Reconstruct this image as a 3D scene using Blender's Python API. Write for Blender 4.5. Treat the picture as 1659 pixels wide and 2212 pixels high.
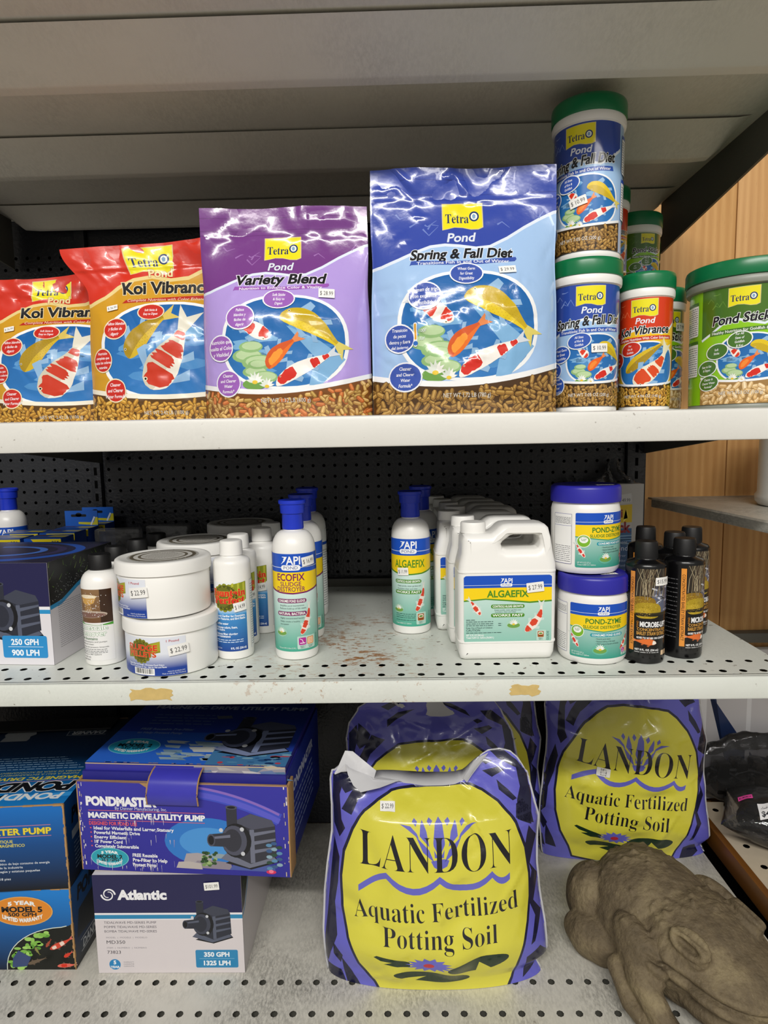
import bpy, bmesh, math, random
import numpy as np
from math import sin, cos, pi, radians, sqrt, atan2
from mathutils import Vector, Matrix
from mathutils.geometry import tessellate_polygon

for _o in list(bpy.data.objects):
    bpy.data.objects.remove(_o, do_unlink=True)
SC = bpy.context.scene
COL = SC.collection

# ------------------------------------------------------------------ camera
PITCH, YAW, ROLL, CAM_H, FOCAL = radians(6.7), radians(-1.15), radians(1.09), 1.0, 1400.0
_f = Vector((sin(YAW) * cos(PITCH), cos(YAW) * cos(PITCH), -sin(PITCH)))
_r = Vector((cos(YAW), -sin(YAW), 0))
_u = _r.cross(_f)
_r, _u = _r * cos(ROLL) - _u * sin(ROLL), _r * sin(ROLL) + _u * cos(ROLL)
cam = bpy.data.cameras.new('camera')
cam.sensor_fit = 'VERTICAL'
cam.sensor_height = 36.0
cam.lens = 36.0 * FOCAL / 2212.0
cam.clip_start = 0.02
camo = bpy.data.objects.new('camera', cam)
camo.matrix_world = Matrix(((_r.x, _u.x, -_f.x, 0), (_r.y, _u.y, -_f.y, 0), (_r.z, _u.z, -_f.z, CAM_H), (0, 0, 0, 1)))
COL.objects.link(camo)
SC.camera = camo

# ------------------------------------------------------------------ light and exposure
SC.view_settings.view_transform = 'Standard'
SC.view_settings.look = 'None'
SC.view_settings.gamma = 1.0
SC.view_settings.use_curve_mapping = False
SC.view_settings.exposure = 0.0
wd = bpy.data.worlds.new('store_air')
SC.world = wd
wd.use_nodes = True
wd.node_tree.nodes['Background'].inputs[0].default_value = (1.0, 0.96, 0.90, 1)
_t = wd.node_tree
_tc = _t.nodes.new('ShaderNodeTexCoord')
_sx = _t.nodes.new('ShaderNodeSeparateXYZ')
_mr = _t.nodes.new('ShaderNodeMapRange')       # the lit aisle behind the camera is brighter than the far side
_mr.inputs['From Min'].default_value = 0.3; _mr.inputs['From Max'].default_value = -0.9
_mr.inputs['To Min'].default_value = 0.13; _mr.inputs['To Max'].default_value = 0.37
_t.links.new(_tc.outputs['Generated'], _sx.inputs[0])
_t.links.new(_sx.outputs['Y'], _mr.inputs['Value'])
_t.links.new(_mr.outputs['Result'], _t.nodes['Background'].inputs[1])

def area_light(name, loc, target, sx, sy, power, col):
    l = bpy.data.lights.new(name, 'AREA')
    l.shape = 'RECTANGLE'; l.size = sx; l.size_y = sy; l.energy = power; l.color = col
    o = bpy.data.objects.new(name, l)
    o.location = loc
    o.rotation_euler = (Vector(target) - Vector(loc)).to_track_quat('-Z', 'Y').to_euler()
    COL.objects.link(o)
    return o
area_light('ceiling_tube_light', (-0.3, -1.86, 2.75), (0.0, 0.9, 0.6), 2.4, 0.14, 96, (1.0, 0.97, 0.92))
area_light('ceiling_tube_light', (1.6, -2.6, 2.75), (0.1, 0.9, 0.6), 2.4, 0.14, 16, (1.0, 0.97, 0.92))

# ------------------------------------------------------------------ materials
def lin(h):
    h = h.lstrip('#')
    out = []
    for k in (0, 2, 4):
        c = int(h[k:k + 2], 16) / 255
        out.append(c / 12.92 if c <= 0.04045 else ((c + 0.055) / 1.055) ** 2.4)
    return tuple(out)

def new_mat(name):
    m = bpy.data.materials.new(name)
    m.use_nodes = True
    return m, m.node_tree, m.node_tree.nodes['Principled BSDF']

def nd(t, kind, **kw):
    n = t.nodes.new(kind)
    for k, v in kw.items():
        setattr(n, k, v)
    return n

def bump_noise(t, bs, scale, strength, dist=0.001, detail=3):
    tc = nd(t, 'ShaderNodeTexCoord')
    nz = nd(t, 'ShaderNodeTexNoise')
    nz.inputs['Scale'].default_value = scale
    nz.inputs['Detail'].default_value = detail
    b = nd(t, 'ShaderNodeBump')
    b.inputs['Strength'].default_value = strength
    b.inputs['Distance'].default_value = dist
    t.links.new(tc.outputs['Object'], nz.inputs['Vector'])
    t.links.new(nz.outputs['Fac'], b.inputs['Height'])
    t.links.new(b.outputs['Normal'], bs.inputs['Normal'])
    return tc, nz, b

def plain(name, hexcol, rough=0.5, spec=0.5, metal=0.0, bump=None, coat=0.0, var=0.0, vscale=30, sss=0.0):
    m, t, bs = new_mat(name)
    c = lin(hexcol)
    bs.inputs['Base Color'].default_value = (*c, 1)
    bs.inputs['Roughness'].default_value = rough
    bs.inputs['Specular IOR Level'].default_value = spec
    bs.inputs['Metallic'].default_value = metal
    bs.inputs['Coat Weight'].default_value = coat
    if sss:
        bs.inputs['Subsurface Weight'].default_value = sss
        bs.inputs['Subsurface Radius'].default_value = (0.004, 0.004, 0.004)
    if bump:
        bump_noise(t, bs, *bump)
    if var:
        tc = nd(t, 'ShaderNodeTexCoord')
        nz = nd(t, 'ShaderNodeTexNoise')
        nz.inputs['Scale'].default_value = vscale
        nz.inputs['Detail'].default_value = 5
        mx = nd(t, 'ShaderNodeMix', data_type='RGBA')
        mx.inputs['A'].default_value = (*[x * (1 - var) for x in c], 1)
        mx.inputs['B'].default_value = (*[min(1, x * (1 + var)) for x in c], 1)
        t.links.new(tc.outputs['Object'], nz.inputs['Vector'])
        t.links.new(nz.outputs['Fac'], mx.inputs['Factor'])
        t.links.new(mx.outputs['Result'], bs.inputs['Base Color'])
    return m

def printed(name, rough=0.3, spec=0.5, coat=0.0, bump=None):
    m, t, bs = new_mat(name)
    a = nd(t, 'ShaderNodeVertexColor', layer_name='Col')
    t.links.new(a.outputs['Color'], bs.inputs['Base Color'])
    bs.inputs['Roughness'].default_value = rough
    bs.inputs['Specular IOR Level'].default_value = spec
    bs.inputs['Coat Weight'].default_value = coat
    bs.inputs['Coat Roughness'].default_value = 0.06
    if bump:
        bump_noise(t, bs, *bump)
    return m

def ramp(t, src, stops):
    r = nd(t, 'ShaderNodeValToRGB')
    e = r.color_ramp.elements
    while len(e) < len(stops):
        e.new(0.5)
    for k, (p, c) in enumerate(stops):
        e[k].position = p
        e[k].color = (*c, 1) if len(c) == 3 else c
    t.links.new(src, r.inputs['Fac'])
    return r

def mixc(t, fac, a, b):
    m = nd(t, 'ShaderNodeMix', data_type='RGBA')
    for s, v in (('Factor', fac), ('A', a), ('B', b)):
        if isinstance(v, (tuple, float, int)):
            m.inputs[s].default_value = (*v, 1) if isinstance(v, tuple) else v
        else:
            t.links.new(v, m.inputs[s])
    return m.outputs['Result']

def noise(t, vec, scale, detail=4, rough=0.6):
    n = nd(t, 'ShaderNodeTexNoise')
    n.inputs['Scale'].default_value = scale
    n.inputs['Detail'].default_value = detail
    n.inputs['Roughness'].default_value = rough
    t.links.new(vec, n.inputs['Vector'])
    return n.outputs['Fac']

def math_n(t, op, a, b=None):
    n = nd(t, 'ShaderNodeMath', operation=op)
    for k, v in enumerate((a, b)):
        if v is None:
            continue
        if isinstance(v, (int, float)):
            n.inputs[k].default_value = v
        else:
            t.links.new(v, n.inputs[k])
    return n.outputs[0]

def painted_metal(name, base, rust_amt=0.0, rust_c=(0, 0, 0), rust_r=0.2, dirt=0.0, rough=0.38, scr=0.0, grime_shade=None):
    m, t, bs = new_mat(name)
    tc = nd(t, 'ShaderNodeTexCoord')
    v = tc.outputs['Object']
    c = lin(base)
    col = mixc(t, noise(t, v, 9, 5), tuple(x * 0.92 for x in c), tuple(min(1, x * 1.05) for x in c))
    if dirt:
        mp = nd(t, 'ShaderNodeMapping')
        mp.inputs['Scale'].default_value = (1.0, 0.35, 1.0)
        mp.inputs['Rotation'].default_value = (0, 0, 0.5)
        t.links.new(v, mp.inputs['Vector'])
        d = ramp(t, noise(t, mp.outputs['Vector'], 260, 6, 0.75), [(0.40, (1, 1, 1)), (0.60, (0, 0, 0))])
        d2 = ramp(t, noise(t, v, 7, 4), [(0.35, (0, 0, 0)), (0.75, (1, 1, 1))])
        f = math_n(t, 'MULTIPLY', math_n(t, 'MULTIPLY', d.outputs['Color'], d2.outputs['Color']), dirt)
        col = mixc(t, f, col, tuple(x * 0.35 for x in c))
    if grime_shade:      # dirt mixed with painted shade, darkening towards the back of the deck
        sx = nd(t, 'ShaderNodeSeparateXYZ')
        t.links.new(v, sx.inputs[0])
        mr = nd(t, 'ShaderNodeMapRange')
        mr.inputs['From Min'].default_value, mr.inputs['From Max'].default_value = grime_shade
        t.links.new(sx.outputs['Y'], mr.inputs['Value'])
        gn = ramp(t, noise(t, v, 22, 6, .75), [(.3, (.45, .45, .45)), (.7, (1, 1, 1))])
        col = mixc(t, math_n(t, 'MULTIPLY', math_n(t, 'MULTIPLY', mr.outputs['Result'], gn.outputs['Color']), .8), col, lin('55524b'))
    if scr:
        s = ramp(t, noise(t, v, 120, 2, 0.5), [(0.69, (0, 0, 0)), (0.72, (1, 1, 1))])
        s2 = ramp(t, noise(t, v, 14, 2, 0.5), [(0.5, (0, 0, 0)), (0.6, (1, 1, 1))])
        col = mixc(t, math_n(t, 'MULTIPLY', math_n(t, 'MULTIPLY', s.outputs['Color'], s2.outputs['Color']), scr), col, lin('5a4630'))
    if rust_amt:
        vm = nd(t, 'ShaderNodeVectorMath', operation='DISTANCE')
        mp = nd(t, 'ShaderNodeMapping')
        mp.inputs['Scale'].default_value = (1.0, 0.55, 1.0)
        t.links.new(v, mp.inputs['Vector'])
        t.links.new(mp.outputs['Vector'], vm.inputs[0])
        vm.inputs[1].default_value = (rust_c[0], rust_c[1] * 0.55, rust_c[2])
        near = ramp(t, vm.outputs['Value'], [(0.0, (1, 1, 1)), (rust_r, (0, 0, 0))])
        st = nd(t, 'ShaderNodeMapping')
        st.inputs['Scale'].default_value = (1.0, 2.2, 1.0)
        t.links.new(v, st.inputs['Vector'])
        rn = math_n(t, 'ADD', noise(t, st.outputs['Vector'], 75, 6, 0.72), math_n(t, 'MULTIPLY', noise(t, v, 11, 3), 0.55))
        rr = math_n(t, 'ADD', rn, math_n(t, 'MULTIPLY', near.outputs['Color'], 0.17))
        f = ramp(t, rr, [(0.0, (0, 0, 0)), (0.5, (0, 0, 0)), (0.97 - rust_amt * 0.02, (0, 0, 0)), (1.0, (1, 1, 1))])
        rc = mixc(t, noise(t, v, 200, 3), lin('b8782a'), lin('7a4a1a'))
        col = mixc(t, math_n(t, 'MULTIPLY', f.outputs['Color'], near.outputs['Color']), col, rc)
    t.links.new(col, bs.inputs['Base Color'])
    bs.inputs['Roughness'].default_value = rough
    bump_noise(t, bs, 420, 0.08, 0.0006)
    return m

def wood_mat(name, c0, c1, axis_scale, rough=0.55):
    m, t, bs = new_mat(name)
    tc = nd(t, 'ShaderNodeTexCoord')
    mp = nd(t, 'ShaderNodeMapping')
    mp.inputs['Scale'].default_value = axis_scale
    t.links.new(tc.outputs['Object'], mp.inputs['Vector'])
    n1 = noise(t, mp.outputs['Vector'], 5, 6, 0.65)
    w = nd(t, 'ShaderNodeTexWave', wave_type='BANDS', bands_direction='X')
    w.inputs['Scale'].default_value = 2.0
    w.inputs['Distortion'].default_value = 9
    w.inputs['Detail'].default_value = 3
    t.links.new(mp.outputs['Vector'], w.inputs['Vector'])
    f = math_n(t, 'ADD', math_n(t, 'MULTIPLY', n1, 0.75), math_n(t, 'MULTIPLY', w.outputs['Fac'], 0.25))
    r = ramp(t, f, [(0.25, lin(c0)), (0.75, lin(c1))])
    fl = ramp(t, noise(t, mp.outputs['Vector'], 60, 4), [(0.60, (0, 0, 0)), (0.72, (1, 1, 1))])
    col = mixc(t, math_n(t, 'MULTIPLY', fl.outputs['Color'], 0.35), r.outputs['Color'], lin('7a4c1e'))
    t.links.new(col, bs.inputs['Base Color'])
    bs.inputs['Roughness'].default_value = rough
    return m

def clear_film(name, tint='ffffff', haze=0.12, rough=0.06):
    m, t, bs = new_mat(name)
    t.nodes.remove(bs)
    tr = nd(t, 'ShaderNodeBsdfTransparent')
    tr.inputs['Color'].default_value = (*lin(tint), 1)
    gl = nd(t, 'ShaderNodeBsdfGlossy')
    gl.inputs['Roughness'].default_value = rough
    df = nd(t, 'ShaderNodeBsdfDiffuse')
    df.inputs['Color'].default_value = (0.7, 0.7, 0.7, 1)
    fr = nd(t, 'ShaderNodeFresnel')
    fr.inputs['IOR'].default_value = 1.5
    m1 = nd(t, 'ShaderNodeMixShader')
    m2 = nd(t, 'ShaderNodeMixShader')
    m2.inputs['Fac'].default_value = haze
    t.links.new(fr.outputs[0], m1.inputs['Fac'])
    t.links.new(tr.outputs[0], m1.inputs[1])
    t.links.new(gl.outputs[0], m1.inputs[2])
    t.links.new(m1.outputs[0], m2.inputs[1])
    t.links.new(df.outputs[0], m2.inputs[2])
    b = nd(t, 'ShaderNodeBump')
    b.inputs['Strength'].default_value = 0.6
    b.inputs['Distance'].default_value = 0.004
    tc = nd(t, 'ShaderNodeTexCoord')
    t.links.new(noise(t, tc.outputs['Object'], 28, 4), b.inputs['Height'])
    t.links.new(b.outputs['Normal'], gl.inputs['Normal'])
    t.links.new(m2.outputs[0], t.nodes['Material Output'].inputs['Surface'])
    return m

M = {}
M['white_plastic'] = plain('white_plastic', 'efeeea', 0.32, 0.5, bump=(60, 0.05, 0.001), sss=0.0)
M['white_cap'] = plain('white_ribbed_cap', 'f1f0ec', 0.42, 0.4, bump=(90, 0.05, 0.001))
M['blue_cap'] = plain('blue_cap_plastic', '1c36c0', 0.3, 0.5, bump=(90, 0.04, 0.001))
M['blue_lid'] = plain('violet_blue_lid_plastic', '2c2aa0', 0.36, 0.5, bump=(90, 0.05, 0.001))
M['green_lid'] = plain('green_lid_plastic', '0b7042', 0.3, 0.5, bump=(70, 0.05, 0.001))
M['grey_rim'] = plain('grey_green_rim_plastic', '8b8f86', 0.4, bump=(70, 0.05, 0.001))
M['black_plastic'] = plain('black_bottle_plastic', '0b0b0d', 0.22, 0.5, bump=(60, 0.05, 0.001))
M['black_cap'] = plain('black_cap_plastic', '141415', 0.5, 0.35, bump=(120, 0.08, 0.001))
M['film'] = printed('printed_glossy_film', 0.22, 0.5, coat=0.55, bump=(38, 0.25, 0.003, 4))
M['film_dull'] = printed('printed_film', 0.30, 0.5, coat=0.25, bump=(30, 0.22, 0.003, 4))
M['label'] = printed('printed_label', 0.34, 0.45)
M['label_gloss'] = printed('printed_glossy_label', 0.22, 0.5, coat=0.3)
M['carton'] = printed('printed_carton', 0.32, 0.45, bump=(20, 0.12, 0.002))
M['sticker'] = printed('price_sticker_paper', 0.5, 0.3)
M['cardboard'] = plain('raw_cardboard', 'b08a5c', 0.8, 0.2, var=0.2, vscale=120)
M['shelf'] = painted_metal('painted_shelf_metal', 'dbdfd8', 1.0, (-0.065, 0.91, 0.688), 0.22, 0.15, 0.36, scr=0.9)
M['shelf_clean'] = painted_metal('painted_shelf_lip', 'dcdbd5', 0.0, dirt=0.08, scr=0.5)
M['under'] = painted_metal('painted_canopy_metal', 'd2cfc4', 0.0, dirt=0.3, rough=0.45)
M['deck'] = painted_metal('scuffed_deck_metal', 'd8d5ca', 0.0, dirt=1.0, rough=0.45, scr=0.4, grime_shade=(0.98, 1.36))
M['brack'] = painted_metal('dark_bracket_metal', '57564f', 0.0, dirt=0.2, rough=0.5)
M['peg'] = plain('black_pegboard_paint', '1f2126', 0.36, 0.5, bump=(170, 0.5, 0.002, 3))
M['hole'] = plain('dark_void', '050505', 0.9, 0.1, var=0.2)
M['wood'] = wood_mat('pine_plywood', 'bd8a4f', 'd6a669', (9.0, 1.0, 0.45))
M['wood_trim'] = wood_mat('varnished_wood_strip', '6b4118', '87561f', (2.0, 1.0, 8.0), 0.4)
M['floor'] = plain('store_floor_tile', 'a8a195', 0.45, var=0.12, vscale=6)
M['tape'] = plain('yellowed_tape', 'cdb272', 0.4, 0.4, var=0.18, vscale=90)
M['clear'] = clear_film('clear_film')
M['clear_thin'] = clear_film('clear_thin_film', haze=0.025)
M['clear_grey'] = clear_film('grey_clear_film', tint='dcdcde', haze=0.025)

# ------------------------------------------------------------------ object helpers
def link_mesh(name, me, mat, parent=None, loc=None, rot=None):
    o = bpy.data.objects.new(name, me)
    if mat is not None:
        for m in (mat if isinstance(mat, list) else [mat]):
            me.materials.append(m)
    COL.objects.link(o)
    if parent is not None:
        o.parent = parent
    if loc is not None:
        o.location = loc
    if rot is not None:
        o.rotation_euler = rot
    return o

def mesh_obj(name, verts, faces, mat, parent=None, smooth=True, angle=40, loc=None, rot=None):
    me = bpy.data.meshes.new(name)
    me.from_pydata([tuple(v) for v in verts], [], faces)
    bm = bmesh.new(); bm.from_mesh(me)
    bmesh.ops.remove_doubles(bm, verts=bm.verts, dist=1e-6)
    bmesh.ops.recalc_face_normals(bm, faces=bm.faces)
    bm.to_mesh(me); bm.free()
    shade(me, smooth, angle)
    return link_mesh(name, me, mat, parent, loc, rot)

def shade(me, smooth=True, angle=40):
    for p in me.polygons:
        p.use_smooth = smooth
    if smooth and angle:
        bm = bmesh.new(); bm.from_mesh(me)
        a = radians(angle)
        for e in bm.edges:
            e.smooth = not (len(e.link_faces) == 2 and e.calc_face_angle(0) > a)
        bm.to_mesh(me); bm.free()

def bm_obj(name, bm, mat, parent=None, smooth=True, angle=40, loc=None, rot=None):
    me = bpy.data.meshes.new(name)
    bm.to_mesh(me); bm.free()
    shade(me, smooth, angle)
    return link_mesh(name, me, mat, parent, loc, rot)

def empty(name, loc=(0, 0, 0), rz=0.0, rot=None):
    o = bpy.data.objects.new(name, None)
    o.empty_display_size = 0.02
    o.location = loc
    o.rotation_euler = rot if rot is not None else (0, 0, rz)
    COL.objects.link(o)
    return o

def tag(o, label, cat, group=None, kind=None):
    o['label'] = label
    o['category'] = cat
    if group: o['group'] = group
    if kind: o['kind'] = kind
    return o

def structure(o):
    o['kind'] = 'structure'
    return o

def dup(root, loc, rz, label, group=None, skip=()):
    r = root.copy(); COL.objects.link(r)
    r.location = loc; r.rotation_euler = (0, 0, rz)
    r['label'] = label
    if group: r['group'] = group
    for ch in list(root.children):
        if ch.name.split('.')[0] in skip:
            continue
        c = ch.copy(); COL.objects.link(c); c.parent = r
        for g in list(ch.children):
            d = g.copy(); COL.objects.link(d); d.parent = c
    return r

def box_bm(bm, lo, hi, bev=0.0):
    r = bmesh.ops.create_cube(bm, size=1.0)
    vs = r['verts']
    for v in vs:
        v.co = Vector([lo[k] + (v.co[k] + 0.5) * (hi[k] - lo[k]) for k in range(3)])
    if bev:
        es = list({e for v in vs for e in v.link_edges})
        bmesh.ops.bevel(bm, geom=es, offset=bev, segments=2, affect='EDGES', profile=0.6)

def box(name, lo, hi, mat, parent=None, bev=0.0, loc=None, rot=None):
    bm = bmesh.new(); box_bm(bm, lo, hi, bev)
    return bm_obj(name, bm, mat, parent, True, 35, loc, rot)

def lathe(name, prof, mat, parent=None, seg=48, ribs=None, angle=40, sq=None, loc=None):
    """prof: (r, z) list bottom to top; ribs: (z0, z1, count, depth) knurling; sq: (sx, sy) section scale"""
    vs, fs = [], []
    n = seg
    for (r, z) in prof:
        for k in range(n):
            a = 2 * pi * k / n
            rr = r
            if ribs and ribs[0] <= z <= ribs[1]:
                rr = r - ribs[3] * (k % 2)
            x, y = rr * cos(a), rr * sin(a)
            if sq: x *= sq[0]; y *= sq[1]
            vs.append((x, y, z))
    for j in range(len(prof) - 1):
        for k in range(n):
            k2 = (k + 1) % n
            fs.append((j * n + k, j * n + k2, (j + 1) * n + k2, (j + 1) * n + k))
    fs.append(tuple(range(n - 1, -1, -1)))
    top = (len(prof) - 1) * n
    fs.append(tuple(top + k for k in range(n)))
    return mesh_obj(name, vs, fs, mat, parent, True, angle, loc)

def tube_bm(bm, pts, r, seg=8, radii=None):
    pts = [Vector(p) for p in pts]
    rings = []
    up = Vector((0, 0, 1))
    for i, p in enumerate(pts):
        d = (pts[min(i + 1, len(pts) - 1)] - pts[max(i - 1, 0)]).normalized()
        a = d.cross(up)
        if a.length < 1e-4: a = d.cross(Vector((1, 0, 0)))
        a.normalize(); b = d.cross(a)
        rr = radii[i] if radii else r
        rings.append([bm.verts.new(p + (a * cos(2 * pi * k / seg) + b * sin(2 * pi * k / seg)) * rr) for k in range(seg)])
    for i in range(len(rings) - 1):
        for k in range(seg):
            bm.faces.new((rings[i][k], rings[i][(k + 1) % seg], rings[i + 1][(k + 1) % seg], rings[i + 1][k]))
    bm.faces.new(rings[0][::-1]); bm.faces.new(rings[-1])

def arc(cx, cz, r, a0, a1, n):
    return [(cx + r * cos(radians(a0 + (a1 - a0) * k / n)), cz + r * sin(radians(a0 + (a1 - a0) * k / n))) for k in range(n + 1)]
# ------------------------------------------------------------------ printed artwork as thin coloured ink layers
_TC = {}
def serif_map(s):
    out = ''
    for ch in s:
        if 'A' <= ch <= 'Z': out += chr(0x1D400 + ord(ch) - 65)
        elif 'a' <= ch <= 'z': out += chr(0x1D41A + ord(ch) - 97)
        else: out += ch
    return out

def glyphs(s, off=0.0, res=3, serif=False):
    key = (s, round(off, 4), res, serif)
    if key in _TC: return _TC[key]
    c = bpy.data.curves.new('t', 'FONT')
    c.body = serif_map(s) if serif else s
    c.size = 1.0; c.offset = off; c.resolution_u = res; c.fill_mode = 'FRONT'
    o = bpy.data.objects.new('t', c)
    me = bpy.data.meshes.new_from_object(o)
    me.calc_loop_triangles()
    co = np.zeros(len(me.vertices) * 3); me.vertices.foreach_get('co', co)
    tr = np.zeros(len(me.loop_triangles) * 3, dtype=np.int32); me.loop_triangles.foreach_get('vertices', tr)
    t = co.reshape(-1, 3)[:, :2][tr.reshape(-1, 3)] if len(tr) else np.zeros((0, 3, 2))
    bpy.data.objects.remove(o); bpy.data.curves.remove(c); bpy.data.meshes.remove(me)
    _TC[key] = t
    return t
CAPH = float(glyphs('H')[:, :, 1].max())

class Art:
    def __init__(s, x0=0, y0=0, kx=1, ky=1, skx=0, sky=0):
        s.t = []; s.c = []; s.L = 1
        s.tf = (x0, y0, kx, ky, skx, sky)
    def m(s, p):
        x0, y0, kx, ky, skx, sky = s.tf
        p = np.asarray(p, float)
        X = p[..., 0] - x0; Y = p[..., 1] - y0
        return np.stack([(X + skx * Y) * kx, (Y + sky * X) * ky], -1)
    def up(s, n=1): s.L += n
    def raw(s, T, col, L=None, col2=None, v0=0, v1=1):
        """T in label metres"""
        if len(T) == 0: return
        T = np.asarray(T, float)
        c0 = np.array(lin(col)); c1 = np.array(lin(col2)) if col2 else c0
        s.t.append(T)
        a = np.zeros((len(T), 9)); a[:, :3] = c0; a[:, 3:6] = c1; a[:, 6] = v0; a[:, 7] = v1
        a[:, 8] = s.L if L is None else L
        s.c.append(a)
    def poly(s, pts, col, L=None, col2=None, vr=None):
        q = s.m(pts)
        n = len(q)
        idx = tessellate_polygon([[Vector((x, y, 0)) for x, y in q]])
        if not idx: return
        T = np.array([[q[i] for i in f] for f in idx])
        if vr is None: v0, v1 = q[:, 1].min(), q[:, 1].max()
        else: v0, v1 = sorted((s.m((0, vr[0]))[1], s.m((0, vr[1]))[1]))
        s.raw(T, col, L, col2, v0, v1)     # col at the bottom, col2 at the top
    def rect(s, x0, y0, x1, y1, col, L=None, col2=None):
        s.poly([(x0, y0), (x1, y0), (x1, y1), (x0, y1)], col, L, col2)
    def rrect(s, x0, y0, x1, y1, r, col, L=None, rot=0, n=4, col2=None):
        cx, cy = (x0 + x1) / 2, (y0 + y1) / 2; P = []
        for sx, sy, a in ((1, 1, 0), (-1, 1, 90), (-1, -1, 180), (1, -1, 270)):
            ex = cx + sx * ((x1 - x0) / 2 - r); ey = cy + sy * ((y1 - y0) / 2 - r)
            for k in range(n + 1):
                t = radians(a + 90 * k / n); P.append((ex + r * cos(t), ey + r * sin(t)))
        s.poly(s.rot(P, cx, cy, rot), col, L, col2)
    def rot(s, P, cx, cy, deg):
        if not deg: return P
        c, q = cos(radians(deg)), sin(radians(deg))
        return [(cx + (x - cx) * c - (y - cy) * q, cy + (x - cx) * q + (y - cy) * c) for x, y in P]
    def ell(s, cx, cy, rx, ry, col, L=None, rot=0, n=28, p=1.0, col2=None, a0=0, a1=360):
        P = []
        for k in range(n):
            t = radians(a0 + (a1 - a0) * k / (n if a1 - a0 == 360 else n - 1))
            c, q = cos(t), sin(t)
            P.append((cx + rx * math.copysign(abs(c) ** p, c), cy + ry * math.copysign(abs(q) ** p, q)))
        s.poly(s.rot(P, cx, cy, rot), col, L, col2)
    def line(s, pts, w, col, L=None, w2=None):
        pts = [Vector((x, y)) for x, y in pts]; A = []; B = []
        n = len(pts)
        for i, p in enumerate(pts):
            d = pts[min(i + 1, n - 1)] - pts[max(i - 1, 0)]
            if d.length < 1e-9: continue
            d.normalize(); nn = Vector((-d.y, d.x))
            ww = w if w2 is None else w + (w2 - w) * i / (n - 1)
            A.append(p + nn * ww / 2); B.append(p - nn * ww / 2)
        T = []
        for i in range(len(A) - 1):
            T += [(A[i], B[i], B[i + 1]), (A[i], B[i + 1], A[i + 1])]
        if T: s.raw(s.m(np.array([[(v.x, v.y) for v in t] for t in T])), col, L)
    def text(s, txt, x, y, cap, col, w=None, anchor='c', shear=0, bold=0.0, out=None, rot=0, serif=False, res=3, L=None, bend=0.0, ysign=None, thin_w=None):
        """cap = capital height in author units; w = total width to fit; y = middle of the capitals; out = (grow, colour)"""
        ys = ysign if ysign is not None else (-1 if s.tf[3] < 0 else 1)
        base = glyphs(txt, 0, res, serif)
        if len(base) == 0: return
        x0, x1 = base[:, :, 0].min(), base[:, :, 0].max()
        k = cap / CAPH
        kx = (w / (x1 - x0)) if w else k * (thin_w or 1)
        W = (x1 - x0) * kx
        def put(off, colr, LL):
            T = glyphs(txt, off, res, serif).copy()
            X = (T[:, :, 0] - x0) * kx; Y = T[:, :, 1] * k - cap / 2
            X = X + Y * shear
            X = X - (W / 2 if anchor == 'c' else (W if anchor == 'r' else 0))
            if bend: Y = Y - bend * (X / (W / 2)) ** 2
            Y = Y * ys
            if rot:
                c, q = cos(radians(rot)), sin(radians(rot) * 1)
                X, Y = X * c - Y * q * 1, X * q + Y * c
            s.raw(s.m(np.stack([X + x, Y + y], -1)), colr, LL)
        LL = s.L if L is None else L
        if out:
            put(out[0], out[1], LL); LL += 1
            if L is None: s.up()
        put(bold, col, LL)
    def scribble(s, x0, x1, y, h, col, seed=0, L=None):
        """one line of print too small to read: short word-length strokes"""
        rnd = random.Random(seed); x = x0
        while x < x1:
            w = h * rnd.uniform(1.2, 5)
            e = min(x + w, x1)
            T = []
            s.rect(x, y - h * 0.3, e, y + h * 0.3, col, L)
            x = e + h * 0.7
    def barcode(s, x0, y0, x1, y1, seed=1):
        s.rect(x0, y0, x1, y1, 'f4f4f2'); s.up()
        rnd = random.Random(seed); x = x0 + (x1 - x0) * 0.06
        step = (x1 - x0) / 70
        while x < x1 - (x1 - x0) * 0.08:
            w = step * rnd.choice((1, 1, 2, 3))
            s.rect(x, y0 + (y1 - y0) * 0.2, x + w, y1 - (y1 - y0) * 0.06, '151515')
            x += w + step * rnd.choice((1, 1, 2))

def _cut(T, A, ax, c):
    s = T[:, :, ax] - c
    pos = s > 0
    n = pos.sum(1)
    mixed = (n == 1) | (n == 2)
    if not mixed.any(): return T, A
    K, KA = T[~mixed], A[~mixed]
    m, ma, sp = T[mixed], A[mixed], pos[mixed]
    lone_pos = sp.sum(1) == 1
    flag = np.where(lone_pos[:, None], sp, ~sp)
    i = flag.argmax(1)
    r = np.arange(len(m))
    a, b, d = m[r, i], m[r, (i + 1) % 3], m[r, (i + 2) % 3]
    def inter(p, q):
        lo = (p[:, ax] < q[:, ax])[:, None]
        P = np.where(lo, p, q); Q = np.where(lo, q, p)
        t = (c - P[:, ax]) / (Q[:, ax] - P[:, ax])
        o = P + (Q - P) * t[:, None]; o[:, ax] = c
        return o
    p, q = inter(a, b), inter(a, d)
    N = np.concatenate([np.stack([a, p, q], 1), np.stack([p, b, d], 1), np.stack([p, d, q], 1)])
    return np.concatenate([K, N]), np.concatenate([KA, ma, ma, ma])

def _cut_all(T, A, ax, lines):
    if len(lines) == 0 or len(T) == 0: return T, A
    k = len(lines) // 2
    c = lines[k]
    T, A = _cut(T, A, ax, c)
    left = T[:, :, ax].mean(1) < c
    a, b = _cut_all(T[left], A[left], ax, lines[:k]), _cut_all(T[~left], A[~left], ax, lines[k + 1:])
    return np.concatenate([a[0], b[0]]), np.concatenate([a[1], b[1]])

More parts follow.
